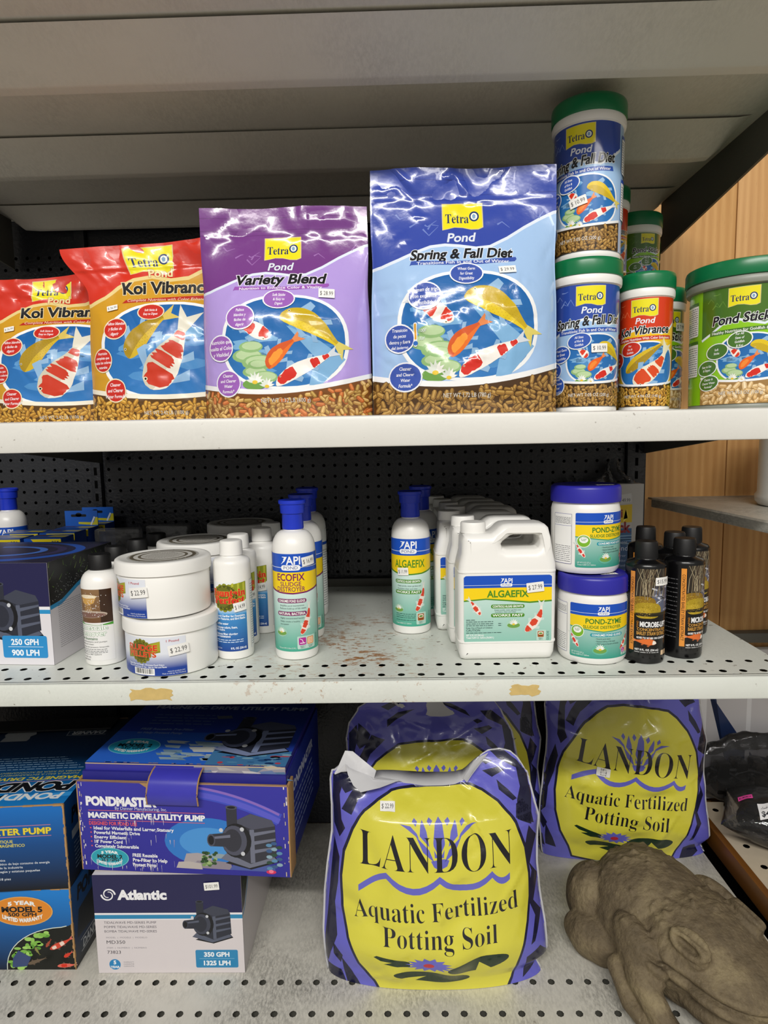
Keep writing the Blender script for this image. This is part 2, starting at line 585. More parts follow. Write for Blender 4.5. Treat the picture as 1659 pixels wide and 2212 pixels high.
EPS = 0.000012
def build_art(art, name, S, mat, parent=None, du=None, dv=None, clip=None, eps=EPS, base=0.0003, diag=None):
    """S(u, v) -> points (N, 3); the ink lies on S, each layer a hair above the one below"""
    T = np.concatenate(art.t); A = np.concatenate(art.c)
    if clip:
        for ax, c in ((0, clip[0]), (1, clip[1]), (0, clip[2]), (1, clip[3])):
            T, A = _cut(T, A, ax, c + 1e-9)
        cen = T.mean(1)
        k = (cen[:, 0] > clip[0]) & (cen[:, 0] < clip[2]) & (cen[:, 1] > clip[1]) & (cen[:, 1] < clip[3])
        T, A = T[k], A[k]
    lo, hi = T.reshape(-1, 2).min(0), T.reshape(-1, 2).max(0)
    for ax, d in ((0, du), (1, dv)):
        if d:
            T, A = _cut_all(T, A, ax, [k * d + 1.7e-8 for k in range(math.ceil(lo[ax] / d), math.ceil(hi[ax] / d))])
    if diag:
        T = np.concatenate([T, (T[:, :, 0:1] / diag[0] + T[:, :, 1:2] / diag[1])], 2)
        T, A = _cut_all(T, A, 2, [x + 2.3e-5 for x in range(int(math.floor(T[:, :, 2].min())), int(math.ceil(T[:, :, 2].max())) + 1)])
        T = T[:, :, :2].copy()
    ar = np.abs((T[:, 1, 0] - T[:, 0, 0]) * (T[:, 2, 1] - T[:, 0, 1]) - (T[:, 2, 0] - T[:, 0, 0]) * (T[:, 1, 1] - T[:, 0, 1]))
    k = ar > 1e-13
    T, A = T[k], A[k]
    flip = ((T[:, 1, 0] - T[:, 0, 0]) * (T[:, 2, 1] - T[:, 0, 1]) - (T[:, 2, 0] - T[:, 0, 0]) * (T[:, 1, 1] - T[:, 0, 1])) < 0
    T[flip] = T[flip][:, ::-1]
    # corner colours (print gradients run along v)
    V = T[:, :, 1]
    f = np.clip((V - A[:, 6:7]) / np.maximum(A[:, 7:8] - A[:, 6:7], 1e-9), 0, 1)[:, :, None]
    Cc = A[:, None, :3] * (1 - f) + A[:, None, 3:6] * f
    key = np.concatenate([np.round(T.reshape(-1, 2) / 2e-7).astype(np.int64), np.repeat(A[:, 8].astype(np.int64), 3)[:, None]], 1)
    uq, first, inv = np.unique(key, axis=0, return_index=True, return_inverse=True)
    inv = np.asarray(inv).reshape(-1)
    uv = T.reshape(-1, 2)[first]
    lay = uq[:, 2].astype(float)
    h = 0.0004
    P = S(uv[:, 0], uv[:, 1])
    if diag:
        N = S.normal(uv[:, 0], uv[:, 1])
    else:
        N = np.cross(S(uv[:, 0] + h, uv[:, 1]) - S(uv[:, 0] - h, uv[:, 1]), S(uv[:, 0], uv[:, 1] + h) - S(uv[:, 0], uv[:, 1] - h))
        N /= np.maximum(np.linalg.norm(N, axis=1, keepdims=True), 1e-12)
    P = P + N * (base + lay * eps)[:, None]
    F = inv.reshape(-1, 3)
    if diag:
        a3 = np.linalg.norm(np.cross(P[F[:, 1]] - P[F[:, 0]], P[F[:, 2]] - P[F[:, 0]]), axis=1)
        F, Cc = F[a3 > 1e-11], Cc[a3 > 1e-11]
    good = (F[:, 0] != F[:, 1]) & (F[:, 1] != F[:, 2]) & (F[:, 0] != F[:, 2])
    F, Cc = F[good], Cc[good]
    me = bpy.data.meshes.new(name)
    nf = len(F)
    me.vertices.add(len(P)); me.vertices.foreach_set('co', P.astype(np.float32).ravel())
    me.loops.add(nf * 3); me.loops.foreach_set('vertex_index', F.astype(np.int32).ravel())
    me.polygons.add(nf); me.polygons.foreach_set('loop_start', np.arange(0, nf * 3, 3, dtype=np.int32))
    me.update(calc_edges=True)
    me.polygons.foreach_set('use_smooth', np.ones(nf, dtype=bool))
    ca = me.color_attributes.new('Col', 'FLOAT_COLOR', 'CORNER')
    rgba = np.ones((nf * 3, 4), dtype=np.float32); rgba[:, :3] = Cc.reshape(-1, 3)
    ca.data.foreach_set('color', rgba.ravel())
    me.normals_split_custom_set_from_vertices(N.astype(np.float32))
    me.update()
    return link_mesh(name, me, mat, parent)

# surfaces
class GridSurface:
    """piecewise-flat version of S on a triangle grid, so that every ink layer stays parallel"""
    def __init__(g, S, d, u0, v0, u1, v1):
        g.d, g.i0, g.j0 = d, int(math.floor(u0 / d)) - 2, int(math.floor(v0 / d)) - 2
        g.n, g.m = int(math.ceil(u1 / d)) + 3 - g.i0, int(math.ceil(v1 / d)) + 3 - g.j0
        U, V = np.meshgrid((np.arange(g.n) + g.i0) * d, (np.arange(g.m) + g.j0) * d, indexing='ij')
        U, V = U.ravel(), V.ravel(); h = 0.0005
        g.P = S(U, V).reshape(g.n, g.m, 3)
        N = np.cross(S(U + h, V) - S(U - h, V), S(U, V + h) - S(U, V - h))
        L = np.linalg.norm(N, axis=1, keepdims=True)
        N = np.where(L > 1e-13, N / np.maximum(L, 1e-13), np.array([[0, -1.0, 0]]))
        g.N = N.reshape(g.n, g.m, 3)
    def _at(g, F, u, v):
        x, y = u / g.d - g.i0, v / g.d - g.j0
        i = np.clip(np.floor(x).astype(int), 0, g.n - 2); j = np.clip(np.floor(y).astype(int), 0, g.m - 2)
        fu, fv = (x - i)[:, None], (y - j)[:, None]
        A, B, Cc, D = F[i, j], F[i + 1, j], F[i, j + 1], F[i + 1, j + 1]
        return np.where(fu + fv <= 1, A + fu * (B - A) + fv * (Cc - A), D + (1 - fu) * (Cc - D) + (1 - fv) * (B - D))
    def __call__(g, u, v): return g._at(g.P, u, v)
    def normal(g, u, v):
        N = g._at(g.N, u, v)
        return N / np.maximum(np.linalg.norm(N, axis=1, keepdims=True), 1e-12)

def S_cyl(R, Rtop=None, h=1.0, ang0=0.0):
    def S(u, v):
        r = R if Rtop is None else R + (Rtop - R) * np.clip(v / h, 0, 1)
        a = u / R + ang0
        return np.stack([r * np.sin(a), -r * np.cos(a), v + 0 * u], -1)
    return S
def S_plane(o, ux, vx):
    o, ux, vx = np.array(o, float), np.array(ux, float), np.array(vx, float)
    return lambda u, v: o + u[:, None] * ux + v[:, None] * vx

# ------------------------------------------------------------------ printed motifs
def bez(P, n):
    P = [np.array(p, float) for p in P]; out = []
    for k in range(n + 1):
        t = k / n; Q = list(P)
        while len(Q) > 1: Q = [Q[i] * (1 - t) + Q[i + 1] * t for i in range(len(Q) - 1)]
        out.append(Q[0])
    return np.array(out)

def koi(a, P, w, base, patch=(), pcol='d8321c', fin='f2d9b8', shade_c=None, scales=None, seed=1, eye=True, fins=True, pec='8fb6da'):
    """P: control points from nose to tail root; w = body width, all in author units"""
    n = 22
    c = bez(P, n)
    d = np.gradient(c, axis=0); d /= np.linalg.norm(d, axis=1, keepdims=True)
    nn = np.stack([-d[:, 1], d[:, 0]], 1)
    prof = np.interp(np.linspace(0, 1, n + 1), [0, .05, .14, .3, .45, .65, .85, 1], [.12, .5, .8, 1, 1, .78, .42, .22]) * w / 2
    L0, R0 = c + nn * prof[:, None], c - nn * prof[:, None]
    tl = c[-1] + d[-1] * w * .7
    if fins:
        a.poly([c[-2] + nn[-1] * prof[-1], tl + nn[-1] * w * .42, c[-1] + d[-1] * w * .4, tl - nn[-1] * w * .34, c[-2] - nn[-1] * prof[-1]], fin)
        for sg, arr in ((1, L0), (-1, R0)):
            i = 6
            a.poly([arr[i], arr[i] + nn[i] * sg * w * .42 + d[i] * w * .35, arr[i] + nn[i] * sg * w * .26 + d[i] * w * .62, arr[i + 3]], pec)
            i = 13
            a.poly([arr[i], arr[i] + nn[i] * sg * w * .26 + d[i] * w * .3, arr[i] + nn[i] * sg * w * .12 + d[i] * w * .5, arr[i + 2]], pec)
        a.up()
    a.poly(list(L0) + list(R0[::-1]), base); a.up()
    if shade_c:
        a.poly(list(c + nn * prof[:, None] * .25) + list(R0[::-1]), shade_c); a.up()
    rnd = random.Random(seed)
    for (s0, s1, t0, t1) in patch:
        A_, B_ = [], []
        m = 8
        for k in range(m + 1):
            s = (s0 + (s1 - s0) * k / m) * n
            i = min(int(s), n - 1); f = s - i
            cc = c[i] * (1 - f) + c[i + 1] * f; pp = prof[i] * (1 - f) + prof[i + 1] * f
            e = 0.25 if k in (0, m) else 0
            j0, j1 = rnd.uniform(-.14, .14), rnd.uniform(-.14, .14)
            A_.append(cc + nn[i] * pp * max(-1, min(1, t1 - e + j1))); B_.append(cc + nn[i] * pp * max(-1, min(1, t0 + e + j0)))
        a.poly(A_ + B_[::-1], pcol)
    a.up()
    if scales:
        for i in range(5, n - 3):
            for t in (-.7, -.35, 0, .35, .7):
                q = c[i] + nn[i] * prof[i] * (t + (.17 if i % 2 else 0))
                a.ell(q[0], q[1], w * .018, w * .014, scales, n=6)
    if eye:
        for sg in ((-.72,) if eye == 1 else (.75, -.75)):
            q = c[3] + nn[3] * prof[3] * sg
            a.ell(q[0], q[1], w * .06, w * .06, 'e8e0c0', n=10); a.up()
            a.ell(q[0], q[1], w * .035, w * .035, '151515', n=8)
    a.up()

def lily(a, x, y, r, pad=True, white='f4f4ee', flip=1):
    if pad:
        a.ell(x, y + .25 * r * flip, r * 1.25, r * .55, '6fa04a', n=18); a.up()
    for k, (ang, ln) in enumerate([(-78, .95), (78, .95), (-52, 1.0), (52, 1.0), (-26, 1.05), (26, 1.05), (0, 1.1)]):
        t = radians(ang); dx, dy = sin(t), -cos(t) * flip
        px, py = -dy, dx
        a.poly([(x, y + .2 * r * flip), (x + dx * r * ln * .55 + px * r * .16, y + dy * r * ln * .55 + py * r * .16), (x + dx * r * ln, y + dy * r * ln), (x + dx * r * ln * .55 - px * r * .16, y + dy * r * ln * .55 - py * r * .16)], white if k % 2 else 'dfe6dc')
        a.up()
    a.ell(x, y + .05 * r * flip, r * .28, r * .2, 'e8c63a', n=10); a.up()

def pads(a, x, y, r, flip=1):
    for dx, dy, s in ((0, 0, 1), (.55, .35, 1.1), (.2, -.45, .8)):
        a.ell(x + dx * r, y + dy * r * flip, r * s * .75, r * s * .36, '8fb878', n=16); a.up()
        a.ell(x + dx * r + .05 * r, y + (dy - .05) * r * flip, r * s * .62, r * s * .26, 'b9d3a2', n=14); a.up()

def pellets(a, x0, x1, top, y_bot, size, cols, dark='4a3218', seed=1, aspect=2.3, flip=1):
    """printed food sticks between y_bot and the curve top(x)"""
    rnd = random.Random(seed)
    n = 14
    xs = [x0 + (x1 - x0) * k / n for k in range(n + 1)]
    a.poly([(x, top(x)) for x in xs] + [(x1, y_bot), (x0, y_bot)], dark); a.up()
    L = a.L
    nx = int((x1 - x0) / (size * .72)) + 1
    ymax = max(top(x) * flip for x in xs) * flip
    ny = int(abs(ymax - y_bot) / (size * .46)) + 1
    for i in range(nx):
        for j in range(ny):
            x = x0 + (i + .5 + rnd.uniform(-.35, .35)) * size * .72
            y = y_bot + flip * (j + .5 + rnd.uniform(-.35, .35)) * size * .46
            if x < x0 + size * .5 or x > x1 - size * .5 or (y - top(x)) * flip > -size * .42 or (y - y_bot) * flip < size * .2: continue
            ang = rnd.uniform(0, 180); l = size * rnd.uniform(.8, 1.15); wd_ = l / aspect
            q = L + ((i % 3) * 3 + (j % 3)) * 3
            c = rnd.choice(cols)
            def cap(l, w, ox, oy):
                P = []
                for k in range(4): P.append((l / 2 - w / 2 + w / 2 * cos(radians(-90 + 60 * k)), w / 2 * sin(radians(-90 + 60 * k))))
                for k in range(4): P.append((-l / 2 + w / 2 + w / 2 * cos(radians(90 + 60 * k)), w / 2 * sin(radians(90 + 60 * k))))
                return a.rot([(x + ox + px, y + oy + py) for px, py in P], x + ox, y + oy, ang)
            a.poly(cap(l * 1.08, wd_ * 1.25, 0, 0), dark, q)
            a.poly(cap(l, wd_, 0, 0), c[0], q + 1)
            a.poly(cap(l * .75, wd_ * .4, 0, flip * wd_ * .18), c[1], q + 2)
    a.L = L + 30

def tetra_logo(a, x, y, w, flip=-1, rot=0):
    """yellow flag logo, flip=-1 when author y runs downward"""
    h = w * .66
    P = [(-.5, .5), (.5, .52), (.5, -.42), (.38, -.5), (.2, -.5), (0, -.42), (-.2, -.40), (-.36, -.46), (-.5, -.5)]
    g = [(x + px * w * 1.04, y - flip * 0 + py * h * 1.05 * (-flip) * -1) for px, py in P]
    a.poly([(x + px * w * 1.05, y + py * h * 1.06 * -flip * -1) for px, py in P], 'd8c98a'); a.up()
    a.poly([(x + px * w, y + py * h * -flip * -1) for px, py in P], 'ece01c'); a.up()
    a.text('Tetra', x - w * .14, y - h * .06 * (-flip) * -1 * 1, h * .36, '10265e', w=w * .60, serif=True, res=3)
    a.up()
    ox = x + w * .30; oy = y - h * .02
    a.ell(ox, oy, w * .125, w * .135, '10306e', n=20); a.up()
    a.ell(ox, oy, w * .085, w * .095, 'eef0e4', n=16); a.up()
    a.poly([(ox - w * .03, oy + w * .06), (ox - w * .05, oy - w * .02), (ox - w * .01, oy - w * .07), (ox + w * .04, oy - w * .03), (ox + w * .03, oy + w * .05)], '7fa6c8'); a.up()

def pump(a, x, y, s, cols=('2b2e3a', '3d4150', '565c6e', '14151a')):
    """a drawn utility pump: finned motor block right, volute and inlet left; author y runs downward, s = overall width"""
    d, m, l, k = cols
    f = lambda pts: [(x + px * s, y + py * s) for px, py in pts]
    a.poly(f([(-.22, .36), (.12, .44), (.5, .32), (.44, .24), (-.1, .30)]), k); a.up()
    a.poly(f([(-.28, .30), (.10, .42), (.48, .30), (.38, .2), (-.2, .22)]), l); a.up()
    a.poly(f([(-.1, -.22), (.14, -.34), (.42, -.26), (.46, -.18), (.47, .24), (.12, .36), (-.1, .26)]), d); a.up()
    a.poly(f([(-.1, -.22), (.14, -.34), (.42, -.26), (.46, -.18), (.16, -.12)]), m); a.up()
    for q in (-.06, .06, .18):
        a.poly(f([(.18, q - .02), (.46, q - .07), (.46, q - .04), (.18, q + .03)]), l)
    a.up()
    a.poly(f([(.12, -.12), (.18, -.12), (.18, .34), (.12, .35)]), l); a.up()
    a.poly(f([(-.18, -.42), (-.04, -.42), (-.04, -.1), (-.18, -.1)]), d); a.up()
    a.ell(x - .11 * s, y - .42 * s, .08 * s, .03 * s, m, n=14); a.up()
    a.ell(x - .11 * s, y - .42 * s, .055 * s, .018 * s, k, n=12); a.up()
    a.ell(x - .06 * s, y + .04 * s, .20 * s, .24 * s, k, n=22); a.up()
    a.ell(x - .09 * s, y + .04 * s, .17 * s, .21 * s, m, n=22); a.up()
    a.ell(x - .11 * s, y + .04 * s, .12 * s, .16 * s, d, n=20); a.up()
    a.poly(f([(-.40, -.04), (-.14, -.07), (-.14, .13), (-.40, .13)]), d); a.up()
    a.poly(f([(-.40, -.0), (-.14, -.04), (-.14, .0), (-.40, .03)]), l); a.up()
    a.ell(x - .40 * s, y + .045 * s, .055 * s, .088 * s, m, n=16); a.up()
    a.ell(x - .40 * s, y + .045 * s, .04 * s, .066 * s, k, n=14); a.up()
    for px, py in ((.02, -.12), (-.26, -.10), (.02, .22)):
        a.ell(x + px * s, y + py * s, .028 * s, .03 * s, 'c9ccd2', n=10)
    a.up()

def price(parent, S, u, v, txt, w=0.026, h=0.0135, rot=0, mat=None, base=0.0024, bg='efeeea', fg='2a2a2e'):
    a = Art()
    a.rrect(u - w / 2, v - h / 2, u + w / 2, v + h / 2, h * .06, bg, rot=rot); a.up()
    a.text(txt, u, v, h * .46, fg, w=w * .8, rot=rot, res=2, ysign=1)
    if isinstance(S, GridSurface):
        o = build_art(a, 'price_sticker', S, M['sticker'], parent, du=S.d, dv=S.d, base=base, diag=(S.d, S.d))
    else:
        o = build_art(a, 'price_sticker', S, M['sticker'], parent, du=0.006, dv=0.006, base=base)
    o['label'] = 'white price sticker reading ' + txt
    return o
# ------------------------------------------------------------------ the setting
Z1, Z2, Z3, BACK = 1.025, 0.688, 0.15, 1.345
FY = 0.80

structure(box('floor', (-3.0, -3.5, -0.03), (3.0, 1.42, 0.0), M['floor']))

def wood_wall():
    bm = bmesh.new()
    x = -1.995
    for w in (0.3,) * 14:
        box_bm(bm, (x + 0.001, 1.400, 0.0), (x + w - 0.001, 1.42, 2.6), 0.0015)
        x += w
    return structure(bm_obj('wall_back', bm, M['wood'], None, True, 30))
wood_wall()
structure(box('trim_1', (0.56, 1.372, 0.540), (1.9, 1.399, 0.562), M['brack'], bev=0.003))

def perforated(bm, x0, y0, nx, ny, px, py, r, put, holes=True):
    """sheet of cells each with an octagonal hole; put(x, y) -> 3D"""
    for i in range(nx):
        for j in range(ny):
            cx, cy = x0 + (i + .5) * px, y0 + (j + .5) * py
            sq = [(1, 0), (1, 1), (0, 1), (-1, 1), (-1, 0), (-1, -1), (0, -1), (1, -1)]
            o = [bm.verts.new(put(cx + a * px / 2, cy + b * py / 2)) for a, b in sq]
            n = [bm.verts.new(put(cx + r * cos(pi * k / 4), cy + r * sin(pi * k / 4))) for k in range(8)]
            for k in range(8):
                bm.faces.new((o[k], o[(k + 1) % 8], n[(k + 1) % 8], n[k]))

def pegboard(name, x0, x1, label):
    root = empty(name, (x0, BACK, 0))
    tag(root, label, 'pegboard')
    p = 0.0225
    nx = int((x1 - x0) / p)
    px = (x1 - x0) / nx
    bm = bmesh.new()
    perforated(bm, 0, 0.66, nx, 32, px, p, 0.0034, lambda x, z: (x, 0, z))
    zt = 0.66 + 32 * p
    for a, b in ((Z3, 0.66), (zt, 1.95)):
        v = [bm.verts.new(q) for q in ((0, 0, a), (x1 - x0, 0, a), (x1 - x0, 0, b), (0, 0, b))]
        bm.faces.new(v)
    bmesh.ops.remove_doubles(bm, verts=bm.verts, dist=1e-5)
    bmesh.ops.recalc_face_normals(bm, faces=bm.faces)
    bm_obj('hardboard_sheet', bm, M['peg'], root, False)
    box('backing', (0, 0.008, Z3), (x1 - x0, 0.014, 1.95), M['hole'], root)
    box('bottom_rail', (0, -0.006, 0.43), (x1 - x0, -0.001, 0.436), M['peg'], root)
    return root
pegboard('pegboard_panel', -0.612, 0.470, 'wide black perforated back panel behind the bottles and jugs on the middle shelf')
pegboard('pegboard_panel', -1.55, -0.634, 'narrow strip of black perforated back panel at left, beyond the slotted upright')

def upright(x, w, label):
    root = empty('slotted_upright', (x, BACK - 0.001, 0))
    tag(root, label, 'upright post', 'slotted uprights of the shelving')
    box('post', (-w / 2, -0.012, 0.0), (w / 2, 0.02, 1.95), M['peg'], root, 0.002)
    bm = bmesh.new()
    for k in range(26):
        z = 0.66 + k * 0.027
        box_bm(bm, (-0.003, -0.0126, z), (0.003, -0.0119, z + 0.016))
    bm_obj('slot_row', bm, M['hole'], root, False)
upright(-0.623, 0.020, 'black slotted metal post between the two perforated panels at left')
upright(0.490, 0.038, 'black slotted metal post against the wooden wall at right')

# ------------------------------------------------------------------ shelves
def holes_plate(name, x0, x1, y0, y1, z, rows_y0, nrow, pitch, pr, r, mat, parent, thick=0.003):
    bm = bmesh.new()
    n = int(round((x1 - x0) / pitch))
    perforated(bm, x0, rows_y0, n, nrow, (x1 - x0) / n, pr, r, lambda x, y: (x, y, z))
    ya, yb = rows_y0, rows_y0 + nrow * pr
    for a, b in ((y0, ya), (yb, y1)):
        bm.faces.new([bm.verts.new(q) for q in ((x0, a, z), (x1, a, z), (x1, b, z), (x0, b, z))])
    bmesh.ops.remove_doubles(bm, verts=bm.verts, dist=1e-5)
    bmesh.ops.recalc_face_normals(bm, faces=bm.faces)
    o = bm_obj(name, bm, mat, parent, False)
    if o.data.polygons[0].normal.z < 0: o.data.flip_normals()
    box('underside_pan', (x0, ya - 0.001, z - 0.014), (x1, y1, z - 0.008), M['brack'], parent)
    return o

def lip(x0, x1, yf, zb, zt, mat, parent):
    # folded front edge: rounded top nose, flat face, returned bottom flange
    prof = [(yf + 0.012, zt - 0.0005), (yf + 0.005, zt + 0.0005), (yf + 0.001, zt - 0.001), (yf, zt - 0.005), (yf, zb + 0.003), (yf + 0.001, zb + 0.0006), (yf + 0.004, zb), (yf + 0.02, zb), (yf + 0.02, zb + 0.002), (yf + 0.004, zb + 0.003), (yf + 0.003, zt - 0.006), (yf + 0.012, zt - 0.004)]
    n = len(prof)
    vs = [(x0, y, z) for y, z in prof] + [(x1, y, z) for y, z in prof]
    fs = [(k, (k + 1) % n, n + (k + 1) % n, n + k) for k in range(n)] + [tuple(range(n))[::-1], tuple(range(n, 2 * n))]
    return mesh_obj('front_lip', vs, fs, mat, parent, True, 50)

def bracket(x, z, y0, y1, h0, h1, parent, mat=None, t=0.004):
    vs, fs = [], []
    P = [(y0, z), (y1, z), (y1, z - h1), (y0 + 0.02, z - h0), (y0, z - h0 * 0.6)]
    n = len(P)
    vs = [(x - t / 2, y, q) for y, q in P] + [(x + t / 2, y, q) for y, q in P]
    fs = [(k, (k + 1) % n, n + (k + 1) % n, n + k) for k in range(n)] + [tuple(range(n))[::-1], tuple(range(n, 2 * n))]
    return mesh_obj('bracket', vs, fs, mat or M['brack'], parent, False)

XL, XR = -0.612, 0.512
# upper shelf: the bags and canisters stand on it
s1 = empty('gondola_shelf', (0, 0, 0))
tag(s1, 'upper pale metal shelf carrying the bags and canisters of fish food', 'shelf', 'pale metal shelves')
holes_plate('shelf_plate', XL, XR, FY + 0.010, BACK - 0.002, Z1, 0.815, 2, 0.026, 0.036, 0.005, M['shelf_clean'], s1)
lip(XL, XR, FY, 0.987, Z1, M['shelf_clean'], s1)
for x in (XL + 0.004, XR - 0.006):
    bracket(x, Z1 - 0.015, 0.86, BACK - 0.016, 0.012, 0.055, s1)
# middle shelf, rust-flecked
s2 = empty('gondola_shelf', (0, 0, 0))
tag(s2, 'middle pale metal shelf with rust flecks and tape residue, holding the bottles and jugs', 'shelf', 'pale metal shelves')
holes_plate('shelf_plate', XL, XR, FY + 0.010, BACK - 0.002, Z2, 0.803, 2, 0.026, 0.036, 0.005, M['shelf'], s2)
lip(XL, XR, FY, 0.658, Z2, M['shelf'], s2)
box('back_flange', (XL, BACK - 0.018, Z2), (XR - 0.03, BACK - 0.014, Z2 + 0.017), M['brack'], s2, 0.001)
for x in (XL + 0.004, XR - 0.006):
    bracket(x, Z2 - 0.015, 0.86, BACK - 0.016, 0.012, 0.055, s2)
def tape(cx, w, h, seed):
    rnd = random.Random(seed)
    P = []
    n = 9
    for k in range(n): P.append((cx - w / 2 + w * k / (n - 1), -h / 2 + rnd.uniform(-.002, .001)))
    for k in range(4): P.append((cx + w / 2 + rnd.uniform(-.003, .003), -h / 2 + h * (k + 1) / 5))
    for k in range(n): P.append((cx + w / 2 - w * k / (n - 1), h / 2 + rnd.uniform(-.001, .002)))
    for k in range(4): P.append((cx - w / 2 + rnd.uniform(-.003, .003), h / 2 - h * (k + 1) / 5))
    zc = 0.6735
    n = len(P)
    vs = [(x, FY - 0.0006, zc + z) for x, z in P] + [(x, FY + 0.0004, zc + z) for x, z in P]
    fs = [tuple(range(n)), tuple(range(n, 2 * n))[::-1]] + [(k, n + k, n + (k + 1) % n, (k + 1) % n) for k in range(n)]
    mesh_obj('tape_remnant', vs, fs, M['tape'], s2, False)
tape(-0.322, 0.054, 0.014, 1)
tape(0.160, 0.036, 0.013, 5)
# neighbouring bay's shelf at the same height, far left
s4 = empty('gondola_shelf', (0, 0, 0))
tag(s4, 'pale shelf of the neighbouring bay, seen at far left behind the pump box', 'shelf', 'pale metal shelves')
box('shelf_plate', (-1.55, FY + 0.01, Z2 - 0.003), (XL - 0.004, BACK - 0.002, Z2), M['shelf_clean'], s4)
lip(-1.55, XL - 0.004, FY, 0.658, Z2, M['shelf_clean'], s4)

# canopy shelf overhead, its ribbed underside in view
cp = empty('gondola_shelf', (0, 0, 0))
tag(cp, 'overhead grey metal shelf whose long ribbed underside fills the top of the picture', 'shelf')
CZ = 1.44
box('shelf_plate', (-1.3, 0.665, CZ), (0.545, BACK - 0.002, CZ + 0.004), M['under'], cp)
lip(-1.3, 0.545, 0.66, CZ - 0.004, CZ + 0.05, M['under'], cp)
def rib(y0, y1, y2, x0, x1, dz=0.026):
    # stiffening channel: long slope, narrow rounded flange, short return; ends crimped flat
    prof = [(y0, -0.0042), (y0 + 0.004, -0.0052), (y1 - 0.006, -dz + 0.003), (y1 - 0.002, -dz + 0.0005), (y1 + 0.003, -dz), (y2 - 0.003, -dz), (y2, -dz + 0.002), (y2 + 0.002, 0)]
    st = [(x0, 0.0), (x0 + 0.008, 0.5), (x0 + 0.022, 0.92), (x0 + 0.05, 1.0), (x1 - 0.05, 1.0), (x1 - 0.022, 0.92), (x1 - 0.008, 0.5), (x1, 0.0)]
    n = len(prof)
    vs = [(x, y, CZ + z * k + 0.0005) for x, k in st for y, z in prof]
    fs = [(j * n + i, j * n + i + 1, (j + 1) * n + i + 1, (j + 1) * n + i) for j in range(len(st) - 1) for i in range(n - 1)]
    return mesh_obj('stiffening_rib', vs, fs, M['under'], cp, True, 30)
rib(0.726, 0.808, 0.828, -1.28, 0.535)
rib(0.981, 1.062, 1.080, -0.80, 0.512)
rib(1.246, 1.315, 1.328, -0.745, 0.520)
for x in (-0.757, 0.526):
    bracket(x, CZ - 0.001, 0.70, BACK - 0.014, 0.030, 0.095, cp)

# bottom deck
dk = empty('base_deck', (0, 0, 0))
tag(dk, 'scuffed pale bottom deck with rows of holes, under the boxes and soil bags', 'shelf')
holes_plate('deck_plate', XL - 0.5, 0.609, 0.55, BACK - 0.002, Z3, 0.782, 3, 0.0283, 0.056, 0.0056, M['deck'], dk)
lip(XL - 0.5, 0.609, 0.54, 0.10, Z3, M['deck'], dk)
box('kick_plate', (XL - 0.5, 0.60, 0.0), (0.60, 0.61, 0.13), M['brack'], dk)
box('side_panel', (0.602, 0.60, 0.0), (0.606, BACK - 0.002, 0.135), M['brack'], dk)

# neighbouring unit on the right: wooden edge strip, beige perforated deck, small corner shelf
nb = empty('side_deck', (0.632, 0, 0))
tag(nb, 'beige perforated low deck edged with a varnished wooden strip, right of the stone frog', 'shelf')
box('edge_strip', (0, 0.55, 0.148), (0.014, 1.37, 0.190), M['wood_trim'], nb, 0.002)
bm = bmesh.new()
perforated(bm, 0.014, 0.80, 9, 9, 0.062, 0.062, 0.0065, lambda x, y: (x, y, 0.184))
bmesh.ops.remove_doubles(bm, verts=bm.verts, dist=1e-5)
bmesh.ops.recalc_face_normals(bm, faces=bm.faces)
o = bm_obj('deck_plate', bm, plain('beige_deck_paint', 'cdbfa8', 0.5, var=0.12, vscale=40, bump=(300, 0.1, 0.0006)), nb, False)
if o.data.polygons[0].normal.z < 0: o.data.flip_normals()
box('underside_pan', (0.030, 0.60, 0.0), (0.58, 1.37, 0.172), M['hole'], nb)  # near-black block painting in the shade below the deck

cs = empty('corner_shelf', (0, 0, 0))
tag(cs, 'small grey metal shelf fixed against the wooden wall at right', 'shelf')
def corner_shelf():
    Zs = 0.859
    P = [(0.538, 1.392), (0.543, 1.345), (0.569, 0.997), (0.605, 0.55), (1.1, 0.55), (1.1, 1.392)]
    n = len(P)
    vs = [(x, y, Zs) for x, y in P] + [(x, y, Zs - 0.004) for x, y in P]
    fs = [tuple(range(n)), tuple(range(n, 2 * n))[::-1]] + [(k, n + k, n + (k + 1) % n, (k + 1) % n) for k in range(n)]
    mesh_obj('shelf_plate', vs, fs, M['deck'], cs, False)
    A = [(0.536, 1.36), (0.541, 1.343), (0.567, 0.997), (0.603, 0.55)]
    vs, fs = [], []
    for x, y in A:
        vs += [(x, y, Zs + 0.001), (x - 0.003, y, Zs - 0.002), (x - 0.003, y, Zs - 0.017), (x + 0.002, y, Zs - 0.019), (x + 0.004, y, Zs - 0.004)]
    for k in range(len(A) - 1):
        for q in range(5):
            fs.append((k * 5 + q, k * 5 + (q + 1) % 5, (k + 1) * 5 + (q + 1) % 5, (k + 1) * 5 + q))
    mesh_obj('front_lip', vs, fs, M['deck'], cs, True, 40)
corner_shelf()
